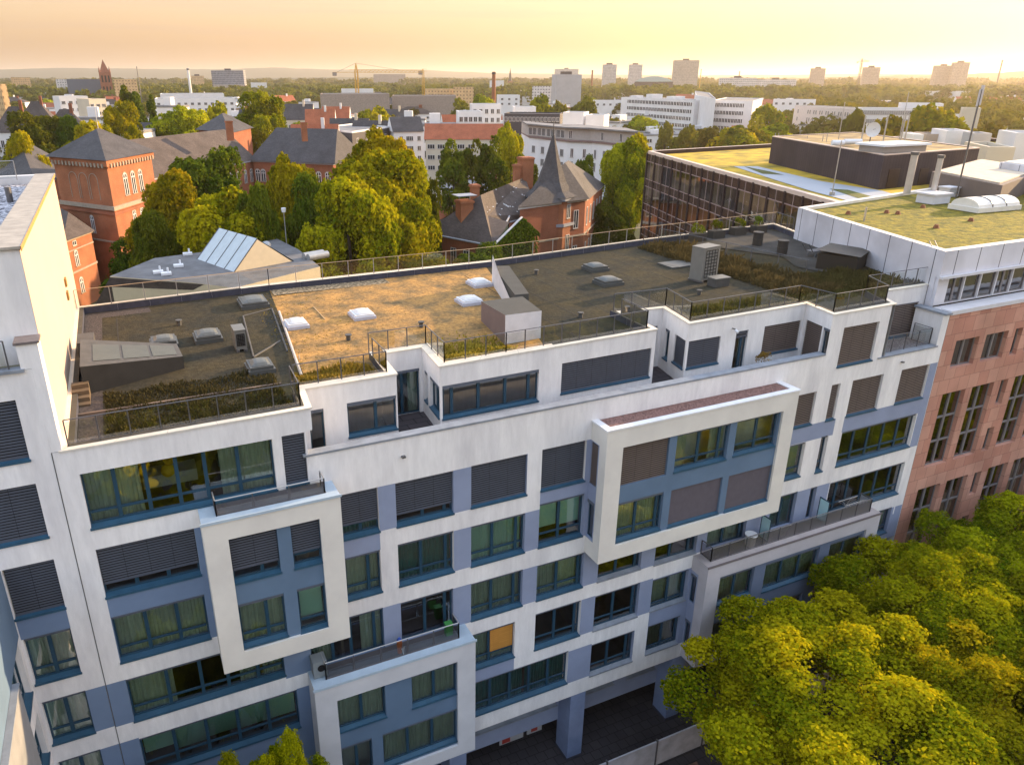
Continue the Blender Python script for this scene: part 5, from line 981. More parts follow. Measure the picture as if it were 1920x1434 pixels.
# ---- near low building with ridge glazing
t = thing("courtyard_building", "low grey roofed building with glazed ridge and cream gable behind the roof rail", "building")
zt = -1.0; K = lambda x, y, z=zt: tuple(at(x, y, z))
GR = mat("grey_bitumen", (.17, .17, .18), .9, var=.35, scale=.6)
m = MB(); top = [K(206, 518), K(290, 484), K(400, 470), K(520, 448), K(560, 468), K(600, 500), K(440, 540), K(360, 530)]
m.face([(p[0], p[1], zt) for p in [top[0], top[7], top[6], top[5], top[4], top[3], top[2], top[1]]], 0)
for i in range(8):
    p, q = top[i], top[(i + 1) % 8]; m.face([(p[0], p[1], GZ), (q[0], q[1], GZ), (q[0], q[1], zt), (p[0], p[1], zt)], 1)
m.build("flat_roof", [GR, mat("cream_plaster", (.62, .52, .36), .85, var=.08)], t)
m = MB(); m.face([K(206, 520, -1.02), K(178, 572, -4.5), K(420, 580, -4.5), K(420, 536, -1.02)][::-1]); m.build("tiled_slope", SLATEB, t)
q = MB()
for (x0, x1) in ((205, 222), (226, 240), (299, 314)):
    a, b, c2, d2_ = Vector(K(x0 + 8, 533, -1.9)), Vector(K(x1 + 8, 533, -1.9)), Vector(K(x1, 560, -3.6)), Vector(K(x0, 560, -3.6)); u = Vector((0, -.05, .12)); m = MB(); m.face([a + u, d2_ + u, c2 + u, b + u]); o = m.build("skylight", mat("skylight_blue", (.30, .42, .52), .15, spec=.6), t)
    m = MB()
    for p_, q_ in ((a, b), (b, c2), (c2, d2_), (d2_, a)): m.bar(p_ + u, q_ + u, .07, 0, 4)
    m.build("frame", WFR, o)
# gable house: cream gable end facing us, glazing slope on its left
gz = lambda px, py, base: Vector((base[0], base[1], CAM.z + (ray(px, py).z) * (math.hypot(base[0] - CAM.x, base[1] - CAM.y) / math.hypot(ray(px, py).x, ray(px, py).y))))
R_ = at(560, 498, -1.6); L_ = at(432, 522, -1.6); 
G0, G1 = L_, R_; dv = (G1 - G0).normalized(); mid = G0.lerp(G1, .5); ridge = mid + Vector((0, 0, 3.6)) - dv * .6; nb = Vector((-dv.y, dv.x, 0)) * 8.5
m = MB(); b0, b1 = Vector((G0.x, G0.y, GZ)), Vector((G1.x, G1.y, GZ)); m.face([b0, b1, G1, ridge, G0]); m.face([b1, b1 + nb, G1 + nb, G1]); m.face([b0 + nb, b0, G0, G0 + nb]); m.face([b1 + nb, b0 + nb, G0 + nb, ridge + nb, G1 + nb]); m.build("gable_wall", mat("cream_plaster", (1, 1, 1)), t)
m = MB(); m.face([G1 + dv * .3, G1 + dv * .3 + nb, ridge + nb, ridge + Vector((0, 0, .05))]); m.build("bitumen_slope", GR, t)
m = MB()
for k in range(4):
    u0, u1 = k / 4 + .01, (k + 1) / 4 - .01; up = Vector((0, 0, .1)); m.face([G0.lerp(G0 + nb, u0) + up, ridge.lerp(ridge + nb, u0) + up, ridge.lerp(ridge + nb, u1) + up, G0.lerp(G0 + nb, u1) + up], 0)
for k in range(5):
    up = Vector((0, 0, .12)); m.bar(G0.lerp(G0 + nb, k / 4) + up, ridge.lerp(ridge + nb, k / 4) + up, .05, 1, 4)
m.build("glazed_slope", [mat("glazing_sky", (.46, .53, .58), .3, spec=.5), METAL], t)
c = at(500, 466, 0.0); m = MB(); m.cyl(0, 0, 0, 1.3, .28, 0, 14); 
for a in range(6):
    z0, z1 = 1.3 + .55 * math.sin(a * math.pi / 12), 1.3 + .55 * math.sin((a + 1) * math.pi / 12); m.cyl(0, 0, z0, z1, .55 * math.cos(a * math.pi / 12), 0, 14, max(1e-5, .55 * math.cos((a + 1) * math.pi / 12)), False)
o = m.build("domed_vent", mat("zinc_bright", (.36, .38, .40), .4, metal=.4), t); o.location = (c.x, c.y, -1)
c = at(578, 488, -1.0); m = MB(); dvx = Vector((dv.x, dv.y)).normalized()
for k, (oy, rr) in enumerate(((0, .4), (.9, .4))):
    m.bar((0 - dv.x * 0 + nb.x * oy / 8.5, nb.y * oy / 8.5, .3), (dv.x * 2.6 + nb.x * oy / 8.5, dv.y * 2.6 + nb.y * oy / 8.5, .3), rr, 0, 16)
o = m.build("duct", mat("zinc_bright", (0, 0, 0)), t); o.location = (c.x, c.y, -1)
for (px_, py_) in ((335, 500), (312, 515), (297, 512), (352, 478)):
    c = at(px_, py_, -.95); m = MB(); m.box(-.5, .5, -.4, .4, 0, .25); m.cyl(.2, .1, .25, .7, .1, 0, 8); o = m.build("roof_vent", SKYW, t); o.location = c
c = at(532, 470, -17); ptop = far(532, 398, 95)
lp = thing("street_lamp", "slim grey lamp post standing before the dark trees", "street lamp", loc=(ptop.x, ptop.y, GZ)); m = MB(); m.cyl(0, 0, 0, ptop.z - GZ, .09, 0, 8, .05); m.build("pole", STEELR, lp); m = MB(); m.cyl(0, 0, ptop.z - GZ, ptop.z - GZ + .5, .22, 0, 10, .3); m.build("lamp_head", SKYW, lp)
# ---- building with octagonal turret
tb = thing("turret_building", "red brick building with octagonal slate turret, tall chimney and ivy gable", "building")
zE = -1.0; Cc = (at(1030, 372, zE) + Vector((2.2, 3.2, 0))); rT = 4.1
o8 = [(Cc.x + rT * math.cos(math.pi / 8 + k * math.pi / 4 - .35), Cc.y + rT * math.sin(math.pi / 8 + k * math.pi / 4 - .35)) for k in range(8)]
m = MB(); m.prism(o8, GZ, zE); m.build("turret_wall", BRICKO, tb)
ring(o8, zE - .5, zE, .35, ZINC, "turret_cornice", tb); ring(o8, -5.9, -5.4, .25, ZINC, "string_course", tb); ring(o8, -12.2, -11.9, .15, STONE, "string_course", tb)
m = MB(); prof = [(1.14, zE), (.86, zE + .9), (.62, zE + 2.4), (.34, zE + 5.6), (.0, zE + 10.6)]
for (r0, z0), (r1, z1) in zip(prof[:-1], prof[1:]):
    for k in range(8):
        a, b = V2(o8[k]) - V2(Cc), V2(o8[(k + 1) % 8]) - V2(Cc); g = lambda v, r, z: (Cc.x + v.x * r, Cc.y + v.y * r, z)
        m.face([g(a, r0, z0), g(b, r0, z0), g(b, r1, z1), g(a, r1, z1)] if r1 > 0 else [g(a, r0, z0), g(b, r0, z0), g(a, 0, z1)])
m.build("turret_spire", SLATE, tb); m = MB(); m.bar((Cc.x, Cc.y, zE + 10), (Cc.x, Cc.y, zE + 12.2), .08); m.build("finial", METAL, tb)
for k in range(8):
    a, b = V2(o8[k]), V2(o8[(k + 1) % 8]); D = (b - a); L = D.length; D = D / L
    if D.x > -.2:
        for z, h in ((-4.6, 2.4), (-10.6, 3.2)): put_win(tb, a, D, L / 2 - .55, z, 'sq', 1.1, h)
def roofface(pts, mt, name="roof", extra=None): m = MB(); m.face(pts); return m.build(name, mt, tb)
q = lambda px, py, z: at(px, py, z)
zr1 = 1.6; e = -3.2
# right wing
A, F, R = q(1069, 372, -1.6), q(1098, 372, -1.6), q(1130, 347, -1.6); A = F - (R - F).normalized().cross(Vector((0, 0, -1))) * 0 - Vector(((F - q(992, 386, -1.6)).x, (F - q(992, 386, -1.6)).y, 0)) * 1.15
P = [A, F, R, A + R - F]
m = MB(); m.prism([tuple(V2(p)) for p in P], GZ, -1.6); m.build("right_wing_wall", BRICK, tb); m = MB(); hiproof(m, P, -1.6, 4.2, over=.7, mi=0); m.build("right_wing_roof", SLATE, tb); ring(P, -2.0, -1.62, .3, WFR, "right_wing_cornice", tb); ring(P, -8.0, -7.7, .15, STONE, "string_course", tb)
for z, h in ((-6.6, 3.2), (-13, 3.4)):
    O, E = V2(P[0]), V2(P[1]); L = (E - O).length; put_win(tb, O, (E - O) / L, L * .82, z, 'sq', 1.2, h)
    O, E = V2(P[1]), V2(P[2]); L = (E - O).length
    for s in (.12, .3, .48, .66, .84): put_win(tb, O, (E - O) / L, L * s - .6, z, 'sq', 1.2, h)
# left wing: long roof with ridge from chimney to turret, eaves toward us
g = lambda px, py, z: at(px, py, z)
RL, RR = g(901, 366, 1.0), g(985, 332, 1.0); EL, ER = g(955, 417, -4.0), g(1008, 402, -4.0); VL = g(915, 405, -2.2)
HL, HR = g(792, 436, -5.0), g(925, 462, -5.0); GT = g(975, 412, -1.6)
bk = Vector((RR - RL)).normalized(); bn = Vector((-bk.y, bk.x, 0))
m = MB(); m.face([RL, VL, EL, ER, RR]); m.face([HL, HR, EL, VL, RL][0:0] or [HL, HR, g(955, 417, -3.0), VL, RL]); m.face([HL, RL, RL + bn * 6 + Vector((0, 0, -4)), HL + bn * 6]); m.face([RL, RR, RR + bn * 8 - Vector((0, 0, 5)), RL + bn * 8 - Vector((0, 0, 5))]); m.build("left_wing_roof", SLATEB, tb)
m = MB(); z_ = lambda p: Vector((p.x, p.y, GZ)); m.face([z_(HL), z_(HR), HR, HL]); m.face([z_(EL), z_(ER), ER, EL]); m.face([z_(HL + bn * 6), z_(HL), HL, HL + bn * 6]); m.build("left_wing_wall", BRICK, tb)
m = MB()
for a, b in ((HL, HR), (HR, EL + Vector((0, 0, 1))), (EL, ER)): m.bar(a, b, .16, 0, 5)
m.build("gutter", ZINC, tb)
D = V2(HR - HL); L = D.length; D = D / L
for s in (.42, .6): put_win(tb, V2(HL), D, L * s, -10.0, 'sq', 1.2, 3.6)
put_win(tb, V2(HL), D, L * .9, -10.6, 'sq', 1.2, 3.0)
# ivy gable
IV = leafmat("ivy", (.035, .075, .008), (.09, .15, .012), .2); ia, ib, it_ = g(925, 463, -5.0), g(1010, 440, -5.0), (lambda p: Vector((p.x, p.y, gz(977, 410, p).z)))(g(925, 463, -5.0).lerp(g(1010, 440, -5.0), .6))
m = MB(); m.face([z_(ia), z_(ib), ib, it_, ia]); m.build("ivy_gable_wall", BRICK, tb)
rng = np.random.default_rng(4); n = 7000; A3 = np.array([tuple(ia), tuple(ib), tuple(it_)]); w = rng.dirichlet((1, 1, 1), n); pts = w @ A3; lower = rng.random(n) < .45; pts[lower, 2] = rng.uniform(-11, -5, lower.sum()); Di = (ib - ia).normalized(); nd = np.array([Di.y, -Di.x, 0.25]); nrm = np.tile(nd / np.linalg.norm(nd), (n, 1)); pts += nrm * rng.uniform(.05, .4, n)[:, None]
o = bpy.data.objects.new("ivy", leaf_mesh("ivy", pts, nrm, .42, rng, IV)); COL.objects.link(o); o.parent = tb
m = MB(); m.bar(ia + Vector((0, 0, .2)), it_ + Vector((0, 0, .2)), .18, 0, 5); m.build("verge_board", WFR, tb)
# chimneys
for (px_, py_, zb, h, s, mt) in ((871, 458, -6.5, 6.9, 2.1, BRICKO), (890, 372, 0, 2.2, 1.2, BRICKO), (968, 340, .5, 3.0, 1.0, BRICKO), (985, 322, 2, 2.6, 2.2, BRICKO), (926, 330, -2, 2, 1.0, BRICKO)):
    c = at(px_, py_, zb); m = MB(); m.box(-s / 2, s / 2, -s / 2, s / 2, -3, h); m.box(-s / 2 - .15, s / 2 + .15, -s / 2 - .15, s / 2 + .15, h - .4, h - .1); o = m.build("chimney", mt, tb); o.location = c
    if h > 5: m = MB(); m.box(-1.6, 1.6, -1.3, 1.3, h + .7, h + .8); m.bar((-.9, 0, h - .1), (-.9, 0, h + .7), .08); m.bar((.9, 0, h - .1), (.9, 0, h + .7), .08); k = m.build("chimney_cowl", ZINC, o)
rng = random.Random(3); m = MB()
for i in range(26):
    u, v = rng.random(), rng.random(); p = RL.lerp(RR, u).lerp(VL.lerp(ER, u), v) + Vector((0, -.02, .06)); s = rng.uniform(.05, .2); m.face([p + Vector((-s, 0, 0)), p + Vector((0, -s * .8, -.03)), p + Vector((s, 0, 0)), p + Vector((0, s * .8, .03))])
m.build("repair_patches", SKYW, tb)["kind"] = "stuff"
for u, v in ((.35, .6),): p = RL.lerp(RR, u).lerp(VL.lerp(ER, u), v) + Vector((0, -.05, .12)); m = MB(); m.bar(p, p + Vector((.8, -.5, -.5)), .12, 0, 4); m.build("skylight", SKYW, tb)
# flat sheds behind the turret building
P = fp((818, 345), (930, 350), (940, 330), -6.5)
block("flat_roof_shed", "long grey flat roofed shed with white window band behind the turret building", P, GZ, -8.0, OFFW, 'flat', FLATR, 0, [(0, 'sq', 2.6, 1.1, 5, [-10.2])], over=.3, parapet=DARKF)
P = fp((800, 378), (905, 400), (935, 365), -10.5)
block("flat_roof_shed", "low pale bitumen roof below the long shed", P, GZ, -10.5, BRICK, 'flat', GR, parapet=ZINC)
# ---- bronze glass office
go = thing("glass_office_building", "bronze framed glass office with yellow sedum roof and dark penthouse", "building")
A, B2 = at(1215, 283, 8.0), at(1575, 380, 8.0); dv = (B2 - A).normalized(); A0_ = A; B3 = A + dv * 64; back = at(1440, 270, 8.0); bv = (back - A).normalized(); C3 = B3 + bv * 75; D3 = A + bv * 75
BRZ = mat("bronze_fin", (.055, .038, .042), .5, metal=.3); BRL = mat("mullion_light", (.34, .25, .24), .5); GB = glass("bronze_glass", (.55, .52, .38), .12)
SPD = mat("spandrel_bronze", (.045, .028, .024), .25, spec=.6)
m = MB(); m.prism([(B3.x, B3.y), (C3.x, C3.y), (D3.x, D3.y), (A.x, A.y)][0:0] or [tuple(V2(p + Vector((0, 0, 0)))) for p in (A + bv * .5, B3 + bv * .5, C3, D3)], GZ, 7.2); m.build("core", mat("office_dark", (1, 1, 1)), go)
L = 64; nb_ = 19; bw = L / nb_; Da = V2(dv)
for k in range(nb_ + 1): m = MB(); m.obox(V2(A), Da, k * bw - .11, k * bw + .11, -.14, .2, GZ, 7.7); m.build("fin", BRZ, go)
floors = [7.6 - 3.55 * i for i in range(4)]
rr = random.Random(5)
for fl_, zt in enumerate(floors):
    for k in range(nb_):
        s0, s1 = k * bw + .11, (k + 1) * bw - .11; m = MB()
        for zz in (zt - 1.05, zt - 3.55): m.obox(V2(A), Da, s0, s1, -.05, .0, zz - .05, zz + .05)
        m.obox(V2(A), Da, (s0 + s1) / 2 - .045, (s0 + s1) / 2 + .045, -.05, 0, zt - 3.5, zt)
        f = m.build("window", BRL, go); g3 = gmap(V2(A), Da)
        if fl_ % 1 == 0:
            m = MB(); m.face([g3(s0, -.03, zt - 3.55), g3(s1, -.03, zt - 3.55), g3(s1, -.03, zt - 1.05), g3(s0, -.03, zt - 1.05)]); m.build("pane", GB, f)
            m = MB(); m.face([g3(s0, -.02, zt - 1.05), g3(s1, -.02, zt - 1.05), g3(s1, -.02, zt), g3(s0, -.02, zt)]); m.build("spandrel", SPD, f)
            if rr.random() < .82:
                m = MB(); w_ = rr.choice([.5, 1, 1, .8]); kk = 14
                for i in range(kk):
                    a0, a1 = s0 + (s1 - s0) * w_ * i / kk, s0 + (s1 - s0) * w_ * (i + 1) / kk; m.face([g3(a0, .15 + .06 * (i % 2), zt - 3.5), g3(a1, .15 + .06 * ((i + 1) % 2), zt - 3.5), g3(a1, .15 + .06 * ((i + 1) % 2), zt - 1.1), g3(a0, .15 + .06 * (i % 2), zt - 1.1)])
                m.build("curtain", mat("curtain_khaki", (.52, .48, .33), .9, var=.3, scale=.3), f)
poly = [tuple(V2(p)) for p in (A, B3, C3, D3)]; ip = inset(poly, .6); m = MB()
for i in range(4):
    j = (i + 1) % 4; m.face([(*poly[i], 8.0), (*poly[j], 8.0), (*ip[j], 8.0), (*ip[i], 8.0)], 0); m.face([(*ip[i], 8.0), (*ip[j], 8.0), (*ip[j], 7.3), (*ip[i], 7.3)], 1); m.face([(*poly[i], 7.6), (*poly[j], 7.6), (*poly[j], 8), (*poly[i], 8)], 0)
m.build("parapet", [mat("parapet_blush", (.66, .52, .44), .5), BRZ], go)
m = MB(); m.face([(*p, 7.45) for p in ip]); m.build("sedum_roof", mat("sedum_yellow", (.55, .36, .03), .95, col2=(.16, .14, .03), scale=.35, detail=12, bump=.08, bscale=2, fac_lo=.38, fac_hi=.66), go)
BP = mat("blue_grey_paving", (.36, .39, .44), .7, var=.06, scale=.3); z = 7.49
m = MB(); m.face([at(x, y, z) for x, y in ((1375, 312), (1420, 312), (1540, 340), (1655, 358), (1700, 372), (1595, 378), (1520, 358), (1455, 338))][::-1]); m.build("paving", BP, go)
m = MB(); m.face([at(x, y, z + .02) for x, y in ((1395, 312), (1445, 322), (1470, 328), (1430, 326))][::-1]); m.face([at(x, y, z + .02) for x, y in ((1555, 354), (1590, 356), (1640, 370), (1610, 372))][::-1]); m.build("green_bed", mat("bed_green", (.12, .13, .03), .9, var=.5, scale=.6), go)
# dark penthouse
zb = 7.45; bF, bL, bR = at(1646, 356, zb), at(1441, 306, zb), at(1815, 338, zb); bF2 = V2(bF)
zt_ = gz(1657, 292, bF).z; m = MB(); P = [bL, bF, bF + (bR - bF) * 1.05, bL + (bR - bF) * 1.05]
PH = bricks("dark_panel", (.065, .050, .056), (.055, .042, .050), (.035, .028, .03), .5, 40, .03, offset=0)
m.prism([tuple(V2(p)) for p in P], zb, zt_); m.build("penthouse", PH, go)
op = [tuple(V2(p)) for p in P]; ip = inset(op, .4); m = MB()
for i in range(4):
    j = (i + 1) % 4; m.face([(*op[i], zt_ + .1), (*op[j], zt_ + .1), (*ip[j], zt_ + .1), (*ip[i], zt_ + .1)], 0); m.face([(*op[i], zt_), (*op[j], zt_), (*op[j], zt_ + .1), (*op[i], zt_ + .1)], 0); m.face([(*ip[i], zt_ + .1), (*ip[j], zt_ + .1), (*ip[j], zt_ - .6), (*ip[i], zt_ - .6)], 1)
m.build("penthouse_coping", [mat("parapet_blush", (1, 1, 1)), BRZ], go); m = MB(); m.face([(*p, zt_ + .03) for p in ip]); m.build("penthouse_roof", mat("dry_sedum", (.36, .26, .12), .95, col2=(.16, .12, .07), scale=.5, fac_lo=.4, fac_hi=.6), go)
m = MB(); D = V2(bR - bF).normalized(); m.obox(V2(bF), D, 1.2, 3.0, -.06, .05, zb + .1, zt_ - 1.4); m.obox(V2(bF), D, 6.5, 8.0, -.06, .05, zb + .1, zt_ - 1.6); 
for nm in ("door",): m.build("doors", mat("door_brown", (.05, .03, .025), .5), go)
P2 = [at(1748, 322, zb + 2.6), at(1880, 348, zb + 2.6), at(1960, 318, zb + 2.6)]; P2.append(P2[0] + P2[2] - P2[1]); m = MB(); m.prism([tuple(V2(p)) for p in P2], zb, zb + 2.6); m.build("lower_annexe", mat("annexe_grey", (.16, .13, .12), .7), go)
m = MB(); m.prism(inset([tuple(V2(p)) for p in P2], .4), zb + 2.6, zb + 2.7); m.build("annexe_roof", mat("annexe_roof_cream", (.62, .52, .40), .8, var=.2), go)
PR_ = fp((1650, 282), (1660, 292), (1745, 288), zt_ + 1.3); m = MB()
A5, B5 = V2(at(1655, 290, zt_)), V2(at(1735, 286, zt_)); D5 = (B5 - A5).normalized(); L5 = (B5 - A5).length; m.obox(A5, D5, 0, L5, 0, 3, zt_ + .1, zt_ + .75, 1); m.obox(A5, D5, -.3, L5 + .3, -.3, 3.3, zt_ + .75, zt_ + .95, 0); m.build("roof_lantern", [SKYW, mat("lantern_grey", (.3, .27, .25), .5)], go)
for (x0, x1, y_) in ((1560, 1582, 268), (1583, 1615, 266)):
    a, b = at(x0, y_, zt_ + .5), at(x1, y_, zt_ + .5); m = MB(); m.bar(a, b, .3, 0, 12); m.build("roof_duct", SKYW, go)
c = at(1631, 268, zt_); sd = thing("satellite_dish", "white satellite dish on the dark penthouse roof", "satellite dish", loc=c); m = MB(); r = .85
for i in range(4):
    for k in range(18):
        f = lambda i, k: (r * i / 4 * math.cos(k * math.pi / 9), -.2 * (1 - (i / 4) ** 2) * -1 - .2, 1.5 + r * i / 4 * math.sin(k * math.pi / 9))
        m.face([f(i, k), f(i, k + 1), f(i + 1, k + 1), f(i + 1, k)], 0, True)
m.build("dish", mat("dish_white", (.7, .72, .75), .4), sd); m = MB(); m.bar((0, .1, 0), (0, .1, 1.4), .07); m.bar((0, -.2, 1.5), (0, -.8, 1.6), .03); m.build("mount", METAL, sd); sd.rotation_euler[2] = -.5
for (x, y, h) in ((1560, 366, 5.0), (1533, 318, 4.0), (1540, 320, 4.2), (1505, 310, 3.6), (1447, 300, 3.5), (1453, 300, 3.5)):
    c = at(x, y, 7.5); m = MB(); m.cyl(0, 0, 0, h, .05, 0, 6); m.cyl(0, 0, 0, .3, .25, 0, 8); o = m.build("lightning_rod", STEELR, go); o.location = c
for (x, y, h) in ((1572, 262, 5.5), (1613, 274, 4), (1654, 274, 4), (1688, 268, 4), (1695, 268, 4), (1686, 262, 7)):
    c = at(x, y, zt_); m = MB(); m.cyl(0, 0, 0, h * .8, .05 if h > 4.5 else .08, 0, 6); o = m.build("roof_mast", STEELR, go); o.location = c
# white lift housings on the right behind
HOU = []
# ---- roof housings beyond the glass office are added after the block helpers
# ================================================================== middle distance
def zat(px, py, dist): return far(px, py, dist).z
def fblock(name, label, x0, x1, pytop, dist, depth, wmat, yaw=0.0, roof='flat', rmat=None, rh=3, wins=(), **kw):
    a, b = far(x0, pytop, dist), far(x1, pytop, dist); w = (b - a).length; mid = (a + b) / 2; d0 = Vector(((b - a).x, (b - a).y)).normalized(); d = Vector((d0.x * math.cos(yaw) - d0.y * math.sin(yaw), d0.x * math.sin(yaw) + d0.y * math.cos(yaw))); n = Vector((-d.y, d.x)); c = V2(mid)
    P = [c - d * w / 2, c + d * w / 2, c + d * w / 2 + n * depth, c - d * w / 2 + n * depth]; z = a.z if roof == 'flat' else a.z - rh
    return block(name, label, P, GZ, z, wmat, roof, rmat, rh, wins, **kw), P, z
def bands(t, P, f, z1, rows, pitch, h, n, s0=.03, s1=.97, mt=None, z_first=.9):
    O, E = V2(P[f]), V2(P[(f + 1) % 4]); L = (E - O).length; D = (E - O) / L
    for r in range(rows):
        zt2 = z1 - z_first - pitch * r; m = MB(); m.obox(O, D, s0 * L, s1 * L, -.06, .02, zt2 - h, zt2, 0)
        for i in range(n + 1):
            s = (s0 + (s1 - s0) * i / n) * L; ww = .38 * (s1 - s0) * L / n * (1 if i % 2 else .45) * .5; m.obox(O, D, max(s0 * L, s - ww), min(s1 * L, s + ww), -.13, -.065, zt2 - h + .01, zt2 - .01, 1)
        m.build("window_band", [BWIN, mt or OFFW], t)
for (x0, x1, yt, dd, dep, mt_, lb_) in [(1712, 1732, 259, 128, 5, OFFW, "low white lift housing left of the grey arch"), (1773, 1822, 252, 132, 6, OFFW, "white roof housing behind the antenna mast"), (1824, 1860, 257, 128, 4, OFFG, "grey roof frame with white end wall"), (1735, 1772, 258, 134, 5, OFFB, "brownish roof housing between two white ones"), (1903, 1960, 257, 118, 6, OFFW, "white stair tower at the right edge"), (1850, 1905, 283, 112, 8, OFFC, "pale low roof terrace by the stair tower")]: fblock("roof_housing", lb_, x0, x1, yt, dd, dep, mt_, .35, group="roof housings behind the glass office")
# white institute with five window bands
a, b = at(1165, 184, 5.6), at(1303, 190, 5.6)
P = [V2(a), V2(b)]; d = (P[1] - P[0]).normalized(); n_ = Vector((-d.y, d.x)); P += [P[1] + n_ * 16, P[0] + n_ * 16]
wb = block("white_office_slab", "long white office slab with five dark window bands", P, GZ, 5.6, OFFW, 'flat'); bands(wb, P, 0, 5.6, 6, 3.9, 1.9, 42, .1)
for (x, s, h) in ((.33, 8, 2.6), (.62, 9, 1.8), (.08, 5, 1.5)): c = P[0].lerp(P[1], x) + n_ * 8; m = MB(); m.box(c.x - s / 2, c.x + s / 2, c.y - 3, c.y + 3, 5.7, 5.7 + h); m.build("lift_house", OFFW, wb)
P = fp((1305, 180), (1342, 187), (1330, 176), 8.0); block("white_stair_tower", "windowless white stair tower between the two office slabs", P, GZ, 8.0, OFFW, 'flat')
a, b, c = at(1335, 190, 6.0), at(1412, 192, 6.0), at(1430, 186, 6.0); P = [a, b, c, a + c - b]
wb = block("white_office_slab", "shorter white office slab with blank gable right of the stair tower", P, GZ, 6.0, OFFW, 'flat'); bands(wb, P, 0, 6.0, 6, 3.9, 1.9, 20, .02, .8)
a, b = at(1490, 200, 3.5), at(1560, 204, 3.5); P = [V2(a), V2(b)]; d = (P[1] - P[0]).normalized(); n_ = Vector((-d.y, d.x)); P[1] = P[1] + d * 30; P += [P[1] + n_ * 14, P[0] + n_ * 14]
block("pale_office_building", "pale office with paired narrow windows left of the round dark tree", P, GZ, 3.5, mat("office_blush", (.60, .54, .52), .8), 'flat', wins=[(0, 'sq', 1.1, 2.0, [.06] + [.2 + .04 * i + .012 * (i % 2 * -1) for i in range(19)], [.3, -3.5, -7.3, -11])])
fblock("low_office_building", "long low office with ochre top storey behind the golden trees", 1615, 1745, 205, 400, 15, OFFW, .25, wins=[(0, 'sq', 1.6, 1.8, 30, [zat(1680, 205, 400) - 2.4]), (0, 'sq', 1.6, 1.8, 30, [zat(1680, 205, 400) - 6])])
fblock("low_office_building", "white low office wing below the glowing tree", 1690, 1770, 196, 420, 15, OFFW, .1, wins=[(0, 'sq', 1.4, 1.5, 12, [zat(1680, 196, 420) - 3])])
fblock("low_office_building", "small pale roof block at the right edge of the trees", 1806, 1840, 205, 380, 10, OFFC, .1)
# curved white apartment houses
zz = 1.5
a, b, c = at(992, 258, zz), at(1064, 264, zz), at(1250, 275, zz)
m_ = [at(x, y, zz) for x, y in ((992, 258), (1063, 266), (1110, 268), (1160, 273), (1205, 277))]
poly = [tuple(V2(p)) for p in m_]; bk_ = [tuple(V2(p) + Vector((6, 16))) for p in reversed(m_)]
cw = thing("curved_apartment_building", "white curved apartment house with set back grey top storey", "building"); m = MB(); m.prism(poly + bk_, GZ, zz); m.build("wall", OFFW, cw); m = MB(); m.prism([(p[0] - .3, p[1] - .3) for p in poly] + bk_, zz, zz + .35); m.build("terrace_edge", mat("terrace_brown", (.20, .13, .12), .7), cw)
up_ = [tuple(V2(p) + Vector((1.3, 3.2))) for p in m_]; m = MB(); m.prism(up_ + bk_, zz + .35, zz + 3.4); m.build("top_storey", mat("top_beige", (.42, .38, .36), .8), cw); m = MB(); m.prism([(p[0] - .9, p[1] - .9) for p in up_] + bk_, zz + 3.4, zz + 3.75); m.build("roof", FLATR, cw)
for i in range(4):
    O, E = V2(m_[i]), V2(m_[i + 1]); L = (E - O).length; D = (E - O) / L; nn = max(2, int(L / (4.2 if i == 0 else 3.2)))
    for k in range(nn):
        for z in (-2.6, -6.0, -9.6): put_win(cw, O, D, (k + .5) * L / nn - .7, z, 'sq', 1.7 if i == 0 else .95, 2.0 if i == 0 else 2.4)
        O2 = V2(up_[i]); 
        if i == 0:
            for q_ in range(2): put_win(cw, O2, D, (k + .1 + .45 * q_) * L / nn, zz + .6, 'sq', 1.8, 2.2)
        elif (k + i) % 2: put_win(cw, O2, D, (k + .3) * L / nn, zz + .6, 'sq', 1.0, 2.2)
for (x0, x1, yt, hh, dd, lb_) in ((1055, 1095, 214, 3, 262, "white rooftop cube behind the curved house"), (1098, 1133, 219, 3, 258, "second white rooftop cube near the curved house")): fblock("roof_cube", lb_, x0, x1, yt, dd, 9, OFFW, -.2, group="white cubes on roofs")
fblock("dark_mansard_building", "white house with dark mansard roof behind the curved apartments", 942, 1050, 219, 290, 14, OFFW, -.1, wins=[(0, 'sq', 1.3, 2.2, 12, [zat(990, 219, 290) - 6.5, zat(990, 219, 290) - 10, zat(990, 219, 290) - 13.5])])
q_, P, z = fblock("mansard_roof_house", "dark slated mansard storey above the white house", 945, 1050, 216, 288, 13, DARKF, -.1, wins=[(0, 'sq', 1.1, 1.5, 14, [zat(990, 216, 288) - 2.2])])
for (x0, x1, yt, dd, lb_) in ((885, 940, 198, 330, "large white flat roofed block left of the dark mansard"), (965, 1005, 203, 335, "white set back penthouse block right of it"), (860, 905, 212, 300, "small white block with sloping roof behind the red roof")): fblock("white_block", lb_, x0, x1, yt, dd, 12, OFFW, .1, group="white flat blocks in the middle", wins=[(0, 'sq', 1.4, 1.8, 5, [zat(x0, yt, dd) - 3.2, zat(x0, yt, dd) - 6.6])])
